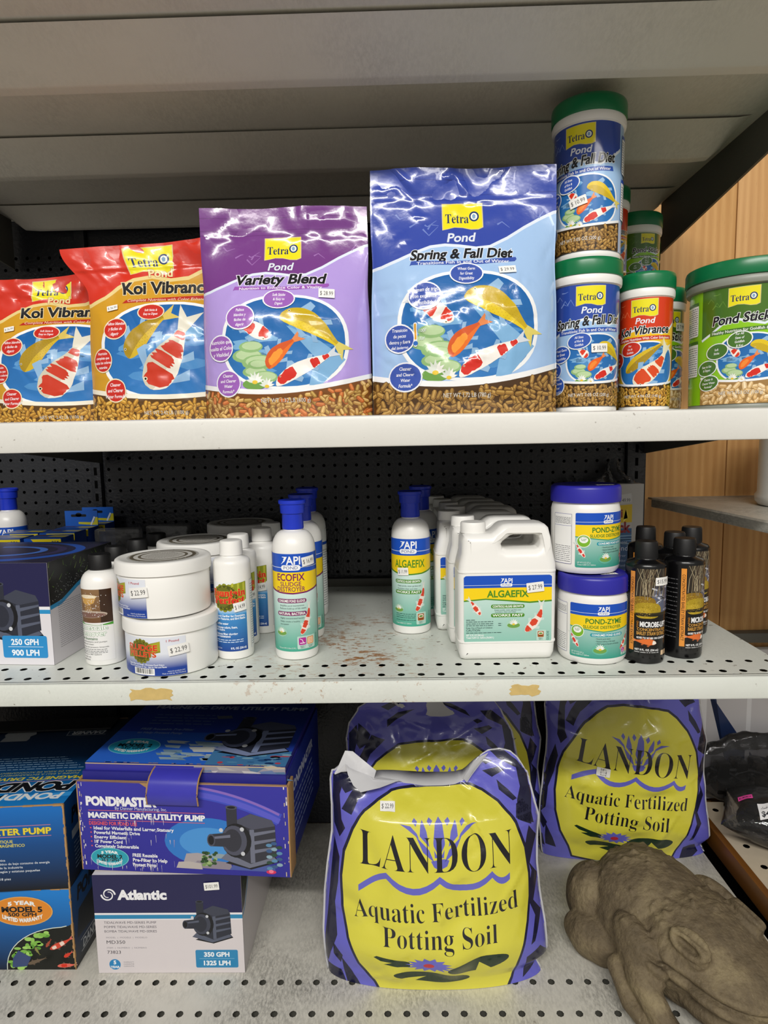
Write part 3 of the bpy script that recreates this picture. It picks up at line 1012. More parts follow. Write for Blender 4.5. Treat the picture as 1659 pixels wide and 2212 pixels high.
# ------------------------------------------------------------------ fish food pouches on the upper shelf
def crease_fn(seed, W, H, n, amp, wid, region=(0, 1)):
    rnd = random.Random(seed); seg = []
    for k in range(n):
        x, y = rnd.uniform(-.48, .48) * W, (region[0] + rnd.random() * (region[1] - region[0])) * H
        a = rnd.uniform(0, pi); l = rnd.uniform(.05, .28) * W
        seg.append((x - cos(a) * l / 2, y - sin(a) * l / 2, x + cos(a) * l / 2, y + sin(a) * l / 2, amp * rnd.uniform(-1, 1), wid * rnd.uniform(.7, 1.6)))
    def f(u, v):
        o = np.zeros_like(u)
        for (x0, y0, x1, y1, a, w) in seg:
            dx, dy = x1 - x0, y1 - y0
            t = np.clip(((u - x0) * dx + (v - y0) * dy) / (dx * dx + dy * dy), 0, 1)
            d2 = (u - x0 - t * dx) ** 2 + (v - y0 - t * dy) ** 2
            o = o + a * np.exp(-d2 / (w * w)) * np.sin(pi * np.clip(t, .12, .88)) 
        return o
    return f

def sstep(a, b, x):
    t = np.clip((x - a) / (b - a), 0, 1)
    return t * t * (3 - 2 * t)

def pouch_surface(W, H, T, seed, lean=0.0, ncr=34, amp=0.0022, flare=None):
    cf = crease_fn(seed, W, H, ncr, amp, 0.007)
    cf2 = crease_fn(seed + 50, W, H, 26, amp * 0.9, 0.005, (0.8, 1.0))
    cf3 = crease_fn(seed + 80, W, H, int(ncr * 1.2), amp * 0.55, 0.0045, (0.08, 0.62))
    def half(u, v, sgn):
        s = np.clip(u / W, -.5, .5); t = np.clip(v / H, 0, 1)
        prof = sstep(.90, .40, t) * (0.80 + 0.20 * sstep(0, .12, t))
        side = np.clip(1 - (2 * np.abs(s)) ** 2.6, 0, 1) ** .75
        b = T * prof * side
        # zip strip and top seal
        b = b + 0.0012 * np.exp(-((t - .865) / .008) ** 2) * sstep(.5, .46, np.abs(s))
        x = u * (1 - 0.02 * np.exp(-((t - .62) / .12) ** 2) - 0.012 * sstep(.7, 1, t))
        z = v.copy() if hasattr(v, 'copy') else v
        if flare is not None:
            x, z = flare(x, z, s, t)
        wr = (cf(u, v) + cf2(u, v) + cf3(u, v)) * side ** .5 * (0.35 + 0.65 * sstep(0, .2, t))
        y = -sgn * b - (wr if sgn > 0 else wr * 0.5) + v * lean + 0.004 * np.sin(s * 9 + seed) * sstep(.75, 1, t)
        return np.stack([x, y, z], -1)
    return (lambda u, v: half(u, v, 1)), (lambda u, v: half(u, v, -0.55))

def film_shell(name, F, B, W, H, mat, parent, nu=40, nv=48):
    us = np.linspace(-.5, .5, nu + 1) * W; vv = np.linspace(0, 1, nv + 1) * H
    U, V = np.meshgrid(us, vv)
    a = F(U.ravel(), V.ravel()) + np.array([0, .0014, 0]); b = B(U.ravel(), V.ravel())
    n = nu + 1
    fs = []
    o = len(a)
    for j in range(nv):
        for i in range(nu):
            fs.append((j * n + i, j * n + i + 1, (j + 1) * n + i + 1, (j + 1) * n + i))
            fs.append((o + j * n + i + 1, o + j * n + i, o + (j + 1) * n + i, o + (j + 1) * n + i + 1))
    for i in range(nu):
        fs.append((i + 1, i, o + i, o + i + 1))
        fs.append((nv * n + i, nv * n + i + 1, o + nv * n + i + 1, o + nv * n + i))
    for j in range(nv):
        fs.append((j * n, (j + 1) * n, o + (j + 1) * n, o + j * n))
        fs.append(((j + 1) * n + nu, j * n + nu, o + j * n + nu, o + (j + 1) * n + nu))
    return mesh_obj(name, np.concatenate([a, b]), fs, mat, parent, True, 60)

STICKS_BROWN = [('9a7236', 'c09850'), ('8a6430', 'b08a48'), ('a57c3e', 'caa25c')]
STICKS_GOLD = [('c08a2c', 'e0b352'), ('b07c26', 'd6a444'), ('cc9a38', 'eac064')]
STICKS_MIX = [('b98a44', 'dcb672'), ('c46a30', 'e08c50'), ('a8823c', 'd0ac60'), ('d0a458', 'ecc884')]
STICKS_PALE = [('d8b47c', 'f0d6a8'), ('cfa668', 'ecca94'), ('e0c090', 'f6e2bc')]

def wavy_water(a, x, y, rx, ry, flip=-1, p=0.82, cut=None):
    a.ell(x, y, rx * 1.06, ry * 1.06, 'f3f5f6', n=44, p=p); a.up()
    a.ell(x, y, rx, ry, '2f78bd' , n=44, p=p, col2='1160a8'); a.up()
    rnd = random.Random(int(x * 10) + 3)
    for k in range(9):
        px, py = x + rnd.uniform(-.7, .6) * rx, y + rnd.uniform(-.45, .75) * ry
        P = [(px + rx * .26 * cos(t) * rnd.uniform(.6, 1.2), py + ry * .12 * sin(t) * rnd.uniform(.6, 1.2)) for t in np.linspace(0, 2 * pi, 12)[:-1]]
        a.poly(P, rnd.choice(('5c9ad2', '4a8cc8', '78add8')))
    a.up()

def blob(a, x, y, rx, ry, lines, col, ring='eef0f6', fs=0.24, rot=0, tail=True):
    if tail:
        a.ell(x, y, rx * 1.09, ry * 1.11, ring, rot=rot, n=26); a.up()
    a.ell(x, y, rx, ry, col, rot=rot, n=26); a.up()
    n = len(lines)
    for k, t in enumerate(lines):
        a.text(t, x, y + (k - (n - 1) / 2) * ry * 2 * fs * 1.02, ry * fs * 1.15, 'f6f6fa', thin_w=.78, shear=.12, bold=.012, rot=rot * .3, res=2)
    a.up()

def pond_scene_common(a, x, y, rx, ry, flip=-1):
    """four koi, lily pads and flowers in an oval of water (author y downward)"""
    wavy_water(a, x, y, rx, ry)
    f = lambda px, py: (x + px * rx, y + py * ry)
    a.poly([f(.05, -.35), f(.6, .0), f(1.0, .4), f(.6, .98), f(.4, .98), f(.5, .35)], '7fb2dc'); a.up()
    pads(a, *f(-.62, .30), rx * .34)
    pads(a, *f(-.50, .66), rx * .28)
    koi(a, [f(-.22, -.10), f(-.42, -.22), f(-.62, -.42), f(-.78, -.50)], rx * .26, 'f1ede6', [(.05, .3, -.5, 1), (.45, .8, -1, .6)], 'd8361e', 'd9dfe6', seed=4, eye=1)
    koi(a, [f(-.25, .60), f(-.22, .30), f(.02, .12), f(.16, -.02)], rx * .25, 'e8701e', [(.1, .6, -.4, .5)], 'f39a32', 'e88a50', 'd4561a', seed=6, eye=False)
    koi(a, [f(-.06, -.52), f(.35, -.66), f(.62, -.22), f(.86, .06)], rx * .36, 'e6c91c', (), 'e6c91c', 'dfcf6a', 'c8aa18', 'b8900e', seed=8, eye=1)
    koi(a, [f(-.14, .98), f(.10, .62), f(.55, .46), f(.74, .30)], rx * .24, 'f3efe9', [(.06, .36, -.9, .75), (.62, .76, -.7, .9), (.84, .98, -.9, .9)], 'd42a1c', 'd5dce4', seed=9, eye=1)
    lily(a, *f(-.50, .88), rx * .17)
    lily(a, *f(-.16, .98) if False else f(-.30, .98), rx * .14, pad=False)

def pouch_art(kind):
    """author units: crop pixels of the blue pouch, bag centre x=838, bottom y=2085, 1505 wide"""
    P = {'spring': dict(dark='3349a6', light='a3c4ec', blob='3a55ac', ribbon='3a55ac', sticks=STICKS_BROWN, W=.238, H=.310),
         'variety': dict(dark='743a86', light='b39adf', blob='9a5fb8', ribbon='9a55b4', sticks=STICKS_MIX, W=.217, H=.268)}[kind]
    k = P['W'] / 1505.0
    Hpx = P['H'] / k
    sc = Hpx / 1960.0
    a = Art(838, 2085, k, -k * sc)
    y0, yt = 2110, 2085 - 1990
    a.rect(60, y0, 1620, yt - 60, P['light']); a.up()
    # cloudy light patches and dark top with its wave edge
    wave = [(60, 905), (160, 890), (300, 845), (430, 795), (560, 750), (680, 738), (800, 750), (930, 772), (1040, 760), (1180, 690), (1320, 600), (1450, 530), (1560, 480), (1620, 465)]
    a.line([(x, y + 8) for x, y in wave], 34, 'dfe8f6'); a.up()
    a.poly(wave + [(1620, yt - 60), (60, yt - 60)], P['dark']); a.up()
    rnd = random.Random(5)
    lite = {'spring': '6f83c8', 'variety': '9c6cb0'}[kind]
    for q in range(7):
        px, py = rnd.choice((rnd.uniform(140, 560), rnd.uniform(1080, 1500))), rnd.uniform(430, 620)
        a.line([(px, py), (px + rnd.uniform(20, 60), py + rnd.uniform(-60, 60)), (px + rnd.uniform(70, 130), py + rnd.uniform(-50, 60))], 14, lite, w2=3)
    a.up()
    # seal band and zip lines
    for y in (215, 330, 372):
        a.rect(60, y, 1620, y + 6, {'spring': '2a3c92', 'variety': '643074'}[kind])
    a.up()
    tetra_logo(a, 830, 515, 315, -1)
    a.text('Pond', 815, 690, 72, 'dfe5f2', w=215, shear=.2, bold=.02, out=(.045, '5a6aa8' if kind == 'spring' else '5c3a6c'), res=3)
    a.up()
    if kind == 'spring':
        a.text('Spring & Fall Diet', 812, 828, 78, '15171c', w=815, shear=.22, bold=.034, out=(.072, 'e9f0fa'), res=4)
        rib_t = 'Transitions Fish In and Out of Winter'
    else:
        a.text('Variety Blend', 815, 815, 92, '15171c', w=800, shear=.22, bold=.034, out=(.072, 'f0eaf8'), res=4)
        rib_t = 'Nutrition to Enhance Color & Vitality'
    a.up()
    a.poly([(390, 915), (405, 875), (700, 890), (960, 890), (1245, 862), (1252, 880), (1235, 898), (960, 922), (700, 920), (405, 908)], P['ribbon']); a.up()
    a.text(rib_t, 818, 899, 24, 'f2f4fa', w=740, bold=.012, res=2); a.up()
    pond_scene_common(a, 850, 1400, 525, 405)
    # white skirt and printed food sticks
    top = lambda x: 1760 + 110 * (1 - ((x - 780) / 760.0) ** 2) - 0.03 * (x - 780)
    pts = [60 + 1560 * q / 20 for q in range(21)]
    a.poly([(x, top(x) - 44) for x in pts] + [(x, top(x) + 6) for x in pts[::-1]], 'f2f3f4'); a.up()
    pellets(a, 60, 1620, top, y0, 74, P['sticks'], '4a3116' if kind == 'spring' else '7a4a1e', 3, flip=-1)
    a.up()
    if kind == 'spring':
        a.text('NET WT 1.72 LB (780 g)', 835, 1935, 32, 'e9e4da', w=370, res=2, out=(.03, '5a4020'))
        bl = [((840, 1000, 125, 78), ['Wheat Germ', 'for Great', 'Digestibility']), ((510, 1165, 122, 100), ['Germen de trigo', 'con excelente', 'digestibilidad']), ((315, 1487, 108, 104), ['Transición', 'de peces', 'dentro y fuera', 'del invierno']), ((355, 1787, 122, 106), ['Cleaner', 'and Clearer', 'Water', 'Formula*'])]
    else:
        a.text('NET WT 1.32 LB (600 g)', 850, 1925, 36, 'e9e4da', w=430, res=2, out=(.03, '6a4020'))
        bl = [((810, 1015, 132, 82), ['Soft Sticks', '& Easy to', 'Digest']), ((470, 1170, 120, 104), ['Palitos', 'blandos y', 'fáciles de', 'digerir']), ((285, 1440, 110, 112), ['Nutrición que', 'resalta el Color', 'y Vitalidad']), ((345, 1765, 108, 112), ['Cleaner', 'and Clearer', 'Water', 'Formula*'])]
    for (bx, by, rx, ry), ls in bl:
        blob(a, bx, by, rx, ry, ls, P['blob'], fs=.25 if len(ls) == 3 else .21)
    if kind == 'spring':
        a.rrect(424, 1370, 450, 1555, 12, 'f0f2f4'); a.up(); a.rrect(430, 1378, 444, 1500, 6, 'e0a01c'); a.up(); a.ell(437, 1528, 18, 18, '2a6ac0'); a.up()
        a.text('100F', 492, 1430, 22, 'e8eef6', w=55); a.text('32F', 488, 1492, 22, 'e8eef6', w=42)
    return a, P

def pouch(kind, name_label, loc, rz, sticker, lean=0.0, seed=1):
    root = empty('fish_food_pouch', loc, rz)
    tag(root, name_label, 'pet food bag')
    a, P = pouch_art(kind)
    W, H = P['W'], P['H']
    F, B = pouch_surface(W, H, 0.042, seed, lean, 60 if kind == 'spring' else 34, 0.0030 if kind == 'spring' else 0.0024)
    shell = film_shell('pouch_film', F, B, W, H, plain('pouch_side_film', P['dark'], 0.25, 0.5, coat=.4, bump=(38, .25, .003)), root)
    build_art(a, 'printed_front', GridSurface(F, .004, -W / 2, 0, W / 2, H), M['film'], root, du=.004, dv=.004, clip=(-W / 2, 0, W / 2, H), diag=(.004, .004))
    price(root, GridSurface(F, .004, -W / 2, 0, W / 2, H), *sticker)
    return root

pouch('spring', 'tall blue resealable pouch of pond fish food, topmost edge under the overhead shelf', (0.0905, 0.862, Z1 + 0.0005), 0.0, (0.052, 0.176, '$ 29.99', .022, .009, 4), 0.02, 7)
pouch('variety', 'purple resealable pouch of pond fish food standing left of the blue pouch', (-0.1395, 0.864, Z1 + 0.0005), 0.01, (0.056, 0.153, '$ 28.99', .020, .0115, -2), 0.02, 3)

# orange-red pouches, author units: crop pixels of the second pouch, left edge x=690, bottom y=1545, 980 wide shown of ~1290
def koi_pouch_art(W, H):
    k = W / 1290.0
    a = Art(1330, 1545, k, -H / 1390.0, 0, 0.0)
    a.rect(600, 1600, 2080, 40, 'd09a24'); a.up()
    wave = [(600, 620), (700, 612), (830, 560), (950, 480), (1080, 420), (1220, 400), (1360, 430), (1500, 420), (1700, 330), (1980, 250), (2080, 240)]
    a.line([(x, y + 14) for x, y in wave], 30, 'e6cf8a'); a.up()
    a.poly(wave + [(2080, 40), (600, 40)], 'd2301c'); a.up()
    tetra_logo(a, 1225, 285, 300, -1)
    a.text('Pond', 1285, 385, 62, 'ecd9a0', w=170, bold=.03, out=(.05, '8a2414')); a.up()
    a.text('Koi Vibrance', 1340, 505, 92, '15171c', w=700, bold=.036, out=(.075, 'ecdcb0'), res=4); a.up()
    a.poly([(980, 625), (1010, 600), (1700, 572), (1690, 600), (1400, 612)], 'b8281c'); a.up()
    a.text('Complete Nutrition with Color Enhancer', 1350, 603, 22, 'f0e0c8', w=650, shear=.2, res=2); a.up()
    wavy_water(a, 1370, 1000, 520, 355)
    koi(a, [(1060, 1060), (1090, 930), (1220, 810), (1330, 750)], 165, 'cfae22', (), 'c8a018', 'd8c060', 'a98a18', '8a7014', seed=3, eye=1)
    koi(a, [(1230, 1300), (1260, 1180), (1430, 1010), (1480, 850)], 260, 'e9e4d8', [(.08, .40, -.75, .9), (.44, .60, -.9, .5), (.62, .80, -.8, .9), (.86, .97, -.9, .9)], 'c8361c', 'e0dccb', 'cfc8b4', seed=12, eye=1)
    top = lambda x: 1300 + 75 * (1 - ((x - 1330) / 700.0) ** 2)
    pts = [600 + 1480 * q / 20 for q in range(21)]
    a.poly([(x, top(x) - 36) for x in pts] + [(x, top(x) + 5) for x in pts[::-1]], 'f0ead8'); a.up()
    pellets(a, 600, 2080, top, 1600, 62, STICKS_GOLD, '5a3c12', 8, flip=-1)
    a.up()
    a.text('NET WT 2.42 LB (1100 g)', 1325, 1475, 28, 'e9e4da', w=340, res=2, out=(.03, '6a4a18'))
    for (bx, by, rx, ry), ls in [((1225, 705, 100, 58), ['Soft Sticks &', 'Easy to Digest']), ((945, 828, 90, 76), ['Palitos blandos', 'y fáciles de', 'digerir']), ((830, 1065, 80, 86), ['Nutrición', 'completa que', 'realza los colores', 'naturales']), ((932, 1300, 86, 84), ['Cleaner', 'and Clearer', 'Water Formula*'])]:
        blob(a, bx, by, rx, ry, ls, 'c82a20', 'efe2c0', fs=.26 if len(ls) < 4 else .2)
    return a

def koi_pouch(label, loc, rz, seed, flare, lean, W, H):
    root = empty('fish_food_pouch', loc, rz)
    tag(root, label, 'pet food bag', 'orange-red pouches of koi food')
    F, B = pouch_surface(W, H, 0.035, seed, lean, 40, 0.003, flare)
    film_shell('pouch_film', F, B, W, H, plain('red_pouch_film', 'c62c1a', 0.28, 0.5, coat=.3, bump=(38, .3, .003)), root)
    a = koi_pouch_art(W, H)
    build_art(a, 'printed_front', GridSurface(F, .004, -W / 2, 0, W / 2, H), M['film_dull'], root, du=.004, dv=.004, clip=(-W / 2, 0, W / 2, H), diag=(.004, .004))
    price(root, GridSurface(F, .004, -W / 2, 0, W / 2, H), -W * .33, H * .635, '$ 36.99', .016, .007, 8)
    return root
def flareA(x, z, s, t):
    k = sstep(.72, 1.0, t)
    x = x - 0.036 * k * sstep(.1, -.5, s) 
    z = z - 0.006 * k * sstep(-.1, -.5, s) + 0.008 * k * sstep(-.2, .5, s)
    return x, z
def flareB(x, z, s, t):
    k = sstep(.75, 1.0, t)
    return x - 0.006 * k * s, z + 0.005 * k * np.sin(s * 5) + 0.004 * s * k
koi_pouch('orange-red koi food pouch beside the purple pouch, its top left corner flaring out', (-0.314, 0.927, Z1 + 0.0005), 0.0, 21, flareA, 0.02, 0.228, 0.246)
koi_pouch('orange-red koi food pouch cut by the left picture edge, partly behind its twin', (-0.492, 0.988, Z1 + 0.0005), 0.02, 33, flareB, 0.03, 0.240, 0.222)
# ------------------------------------------------------------------ round tubs of fish food, upper shelf
def can_label(kind, R, v0, v1, rot_u=0.0):
    """label art in millimetres-of-arc units; author x in -60..60, y 0 (bottom) .. 100 (top)"""
    hgt = v1 - v0
    k = hgt / 100.0
    a = Art(-rot_u / k, -v0 / k, k, k)
    half = pi * R / k
    P = {'spring': ('2c4aa2', 'a3c6ec', '2f55b0', STICKS_BROWN), 'koi': ('d23a14', 'f2c21a', 'c8301c', STICKS_GOLD), 'sticks': ('47701e', '8cc81c', '48742a', STICKS_PALE)}[kind]
    dark, light, bl, st = P
    a.rect(-half, 0, half, 100, light); a.up()
    fx = 36
    wv = [(-fx, 58), (-26, 63), (-16, 70), (-4, 73), (6, 70), (16, 68), (24, 72), (32, 78), (fx, 81)]
    a.line([(x, y - 1) for x, y in wv], 2.2, 'e4eef8'); a.up()
    a.poly(wv + [(fx, 100), (-fx, 100)], dark); a.up()
    rnd = random.Random(3)
    for q in range(5):
        px, py = rnd.choice((-1, 1)) * rnd.uniform(16, 30), rnd.uniform(82, 96)
        a.line([(px, py), (px + 3, py + rnd.uniform(-5, 5)), (px + 6, py + rnd.uniform(-5, 5))], .9, {'spring': '7d98d8', 'koi': 'ee8a58', 'sticks': '6a9438'}[kind], w2=.2)
    a.up()
    tetra_logo(a, 0, 90.5, 23, 1)
    t = {'spring': ('Spring & Fall Diet', 'Transitions Fish In and Out of Winter'), 'koi': ('Koi Vibrance', 'Complete Nutrition With Color Enhancers'), 'sticks': ('Pond Sticks', 'Healthy Nutrition for Goldfish & Koi')}[kind]
    if kind != 'sticks':
        a.text('Pond', 1, 79, 5.2, 'e8ecf4', w=16, shear=.2, bold=.02, out=(.045, dark)); a.up()
    a.text(t[0], 0, 70.5 if kind != 'sticks' else 73, 7.2 if kind != 'sticks' else 7.5, '14161a', w=58 if kind == 'spring' else 48, shear=.2, bold=.032, out=(.07, 'f0f4f0'), res=3, rot=4 if kind == 'spring' else 2); a.up()
    a.poly([(-27, 59.5), (-27, 63.5), (27, 65.5), (28, 62)], bl); a.up()
    a.text(t[1], 0, 62.7, 2.3, 'f4f4f4', w=50, bold=.012, res=2, rot=2); a.up()
    # picture
    if kind == 'koi':
        b2 = Art(*a.tf); b2.L = a.L
        wavy_water(a, 3, 38, 27, 21, 1)
        koi(a, [(-16, 32), (-8, 40), (4, 49), (16, 57)], 10.5, 'd9b81c', (), '', 'e0c860', 'a98a18', '8a7014', eye=1)
        koi(a, [(-8, 21), (0, 28), (14, 34), (20, 50)], 15, 'eee4cc', [(.08, .42, -.8, .9), (.46, .64, -.9, .6), (.7, .9, -.8, .9)], 'd84818', 'e6e0c4', seed=12, eye=1)
    else:
        tf = a.tf
        wavy_water(a, 6, 39, 25, 20, 1)
        f = lambda px, py: (6 + px * 25, 39 - py * 20)
        pads(a, *f(-.62, .5), 8, -1)
        koi(a, [f(-.30, -.12), f(-.45, -.22), f(-.62, -.42)], 6.5, 'f1ede6', [(.05, .3, -.5, 1), (.45, .8, -1, .6)], 'd8361e', 'd9dfe6', seed=4, eye=1)
        koi(a, [f(-.25, .50), f(-.22, .22), f(.02, .08), f(.16, -.08)], 6.4, 'e8641e', [(.1, .6, -.4, .5)], 'f08a32', 'e88a50', seed=6, eye=False)
        koi(a, [f(-.0, -.50), f(.35, -.66), f(.65, -.22), f(.98, .02)], 9, 'e2c31c', (), '', 'dfcf6a', 'c8aa18', 'b8900e', seed=8, eye=1)
        koi(a, [f(-.10, .84), f(.14, .58), f(.55, .42), f(.86, .22)], 6.5, 'f3efe9', [(.06, .46, -.9, .75), (.62, .76, -.7, .9)], 'd42a1c', 'd5dce4', seed=9, eye=1)
        lily(a, *f(-.50, .86), 4.4, flip=-1)
        lily(a, *f(-.22, .92), 3.4, pad=False, flip=-1)
    top = lambda x: 22.5 - 4.0 * (1 - (x / 34.0) ** 2)
    xs = [-fx + 2 * fx * q / 16 for q in range(17)]
    a.poly([(x, top(x) + 2.0) for x in xs] + [(x, top(x) - .3) for x in xs[::-1]], 'f2f3f4'); a.up()
    pellets(a, -fx, fx, top, 0.0, 4.6 if kind != 'sticks' else 7.0, st, '3c2a12' if kind != 'sticks' else 'a07c48', 5, aspect=1.9 if kind != 'sticks' else 2.2)
    a.text({'spring': 'NET WT 7.05 OZ (200 g)', 'koi': 'NET WT 4.94 OZ (140 g)', 'sticks': 'NET WT 3.53 OZ (100 g)'}[kind], 0, 9.5, 2.6, 'ece8de', w=34, res=2, out=(.03, '6a4a22')); a.up()
    if kind == 'spring':
        B = [((-9, 54, 9, 6), ['All Sizes', 'of Koi &', 'Goldfish']), ((-25, 44, 8.5, 6.6), ['Wheat Germ', 'for Great', 'Digestibility']), ((-31, 31, 6.5, 6), ['Great in', 'Cold', 'Months']), ((-29, 18, 7.5, 7), ['Cleaner', 'and Clearer', 'Water', 'Formula*'])]
    elif kind == 'koi':
        B = [((-12, 53.5, 9.5, 6), ['For', 'Koi &', 'Goldfish']), ((-28, 44, 8, 7), ['Soft', 'Sticks'])]
    else:
        B = [((-2, 54.5, 9, 6.4), ['For All', 'Sizes of', 'Goldfish', '& Koi']), ((-20, 46, 9, 6.2), ['Soft', 'Sticks']), ((-29, 32, 9, 6.2), ['Easy to Eat', '& Digest']), ((-27, 19, 9, 6.2), ['Cleaner &', 'Clearer Water', 'Formula*'])]
    aa = a.tf
    for (bx, by, rx, ry), ls in B:
        a.ell(bx, by, rx * 1.1, ry * 1.12, 'eef2f2', n=24, rot=12); a.up()
        a.ell(bx, by, rx, ry, bl, n=24, rot=12); a.up()
        n = len(ls)
        for q, tx in enumerate(ls):
            a.text(tx, bx, by + ((n - 1) / 2 - q) * ry * .52, ry * .30, 'f6f6fa', thin_w=.78, shear=.15, bold=.012, res=2, rot=4)
        a.up()
    # side panels of small print
    for sx in (1, -1):
        x0 = 38 if sx > 0 else -60
        a.rrect(x0, 26, x0 + 20, 58, 2, 'f0f2f2'); a.rrect(x0, 62, x0 + 20, 92, 2, 'f0f2f2'); a.up()
        a.rect(x0, 55, x0 + 20, 58, bl); a.rect(x0, 89, x0 + 20, 92, bl); a.up()
        for q in range(13):
            a.scribble(x0 + 1, x0 + 19, 28 + q * 2.0, 1.0, '55585c', q)
            a.scribble(x0 + 1, x0 + 19, 64 + q * 1.9, 1.0, '55585c', q + 40)
    return a

def food_can(kind, label, loc, rz, R, H, grp, rim='white_plastic', sticker=None, turn=0.0):
    root = empty('fish_food_tub', loc, rz)
    tag(root, label, 'pet food tub', grp)
    LH = 0.021
    Rt = R * 1.035
    zt = H - LH
    lathe('tub_body', [(R * .90, 0.0), (R * .985, 0.0), (R, 0.002), (R, 0.006), (R * .99, 0.0075), (Rt * .99, zt - 0.012), (Rt * 1.05, zt - 0.011), (Rt * 1.065, zt - 0.008), (Rt * 1.065, zt - 0.003), (Rt * 1.04, zt), (Rt * .95, zt)], M[rim], root, 64)
    lathe('screw_lid', [(Rt * 1.0, zt - 0.001), (Rt * 1.075, zt), (Rt * 1.085, zt + 0.002), (Rt * 1.085, H - 0.005), (Rt * 1.07, H - 0.0015), (Rt * 1.03, H), (Rt * .98, H), (Rt * .965, H - 0.0012), (Rt * .4, H - 0.0012)], M['green_lid'], root, 96, ribs=None)
    v0, v1 = 0.008, zt - 0.0125
    S = S_cyl(R * .993, Rt * .993, H, 0.0)
    a = can_label(kind, R, v0, v1, turn)
    build_art(a, 'printed_label', S, M['label_gloss'], root, du=0.0035, clip=(-pi * R * .98, v0, pi * R * .98, v1))
    if sticker:
        price(root, S, *sticker)
    return root

g = 'green-lidded tubs of pond fish food'
food_can('spring', 'blue round fish food tub with green lid, standing right of the blue pouch', (0.2575, 0.903, Z1 + .0005), -0.10, 0.0425, 0.196, g, sticker=(0.011, 0.082, '$ 10.99', .0205, .011, 2))
food_can('spring', 'blue round fish food tub stacked on top of another, reaching highest in the picture', (0.259, 0.9045, Z1 + .1970), -0.52, 0.0425, 0.196, g, sticker=(-0.001, 0.068, '$ 10.99', .021, .011, 14))
food_can('koi', 'red and yellow round koi food tub between the blue tub and the big green tub', (0.351, 0.934, Z1 + .0005), -0.42, 0.0335, 0.186, g)
food_can('koi', 'red and yellow round koi food tub mostly hidden behind the topmost blue tub', (0.332, 1.066, Z1 + .187), 0.15, 0.0335, 0.158, g)
food_can('koi', 'lower koi food tub that carries the hidden red and yellow tub, behind the front row', (0.332, 1.066, Z1 + .0005), 0.0, 0.0335, 0.186, g)
food_can('sticks', 'green round pond stick tub up on another, against the wooden wall', (0.407, 1.138, Z1 + .187), 0.2, 0.0370, 0.140, g)
food_can('sticks', 'lower green round tub that carries the stacked green tub at the back', (0.407, 1.138, Z1 + .0005), 0.0, 0.0370, 0.186, g)
food_can('sticks', 'narrow green tub squeezed between the koi tub and the big green tub', (0.410, 1.035, Z1 + .0005), 0.1, 0.0335, 0.186, g, sticker=(0.016, 0.128, '$ 7.99', .018, .012, 0))
food_can('sticks', 'big wide green pond stick tub with grey rim, cut off by the right picture edge', (0.490, 0.930, Z1 + .0005), -0.56, 0.0720, 0.192, g, rim='grey_rim')
# ------------------------------------------------------------------ pond care bottles, jugs and jars on the middle shelf
GREEN, PURPLE = '4c8a22', '7a1d5e'
def api_head(a, hw, v_top, v_blue, fs, cx=0):
    """blue band with the swoosh lettering and the pill below; author millimetres, y up"""
    a.rect(-hw, v_blue, hw, v_top, '1550be'); a.up()
    h = v_top - v_blue
    a.rect(-hw, v_blue + h * .24, hw, v_blue + h * .27, 'e8eef6'); a.up()
    y = v_blue + h * .64
    a.text('API', cx + fs * .35, y, fs, 'f4f6fa', w=fs * 1.75, bold=.02, res=3)
    q = cx - fs * .85
    a.poly([(q - fs * .25, y + fs * .5), (q + fs * .45, y + fs * .5), (q + fs * .1, y - fs * .1), (q - fs * .42, y - fs * .5), (q - fs * .02, y + fs * .06)], 'f4f6fa'); a.up()
    a.ell(q - fs * .12, y + fs * .3, fs * .16, fs * .12, '1550be', n=12); a.up()
    pw, ph = fs * 1.25, fs * .34
    a.rrect(cx - pw, v_blue + h * .25 - ph, cx + pw, v_blue + h * .25 + ph, ph * .95, 'f2f5fa'); a.up()
    a.text('POND', cx, v_blue + h * .25, ph * 1.15, '1b3c88', w=pw * 1.45, res=2); a.up()

def pill(a, x, y, w, h, t, col):
    a.rrect(x - w / 2, y - h / 2, x + w / 2, y + h / 2, h * .48, col); a.up()
    a.text(t, x, y, h * .58, 'f6f8f4', w=w * .9, bold=.025, res=2); a.up()

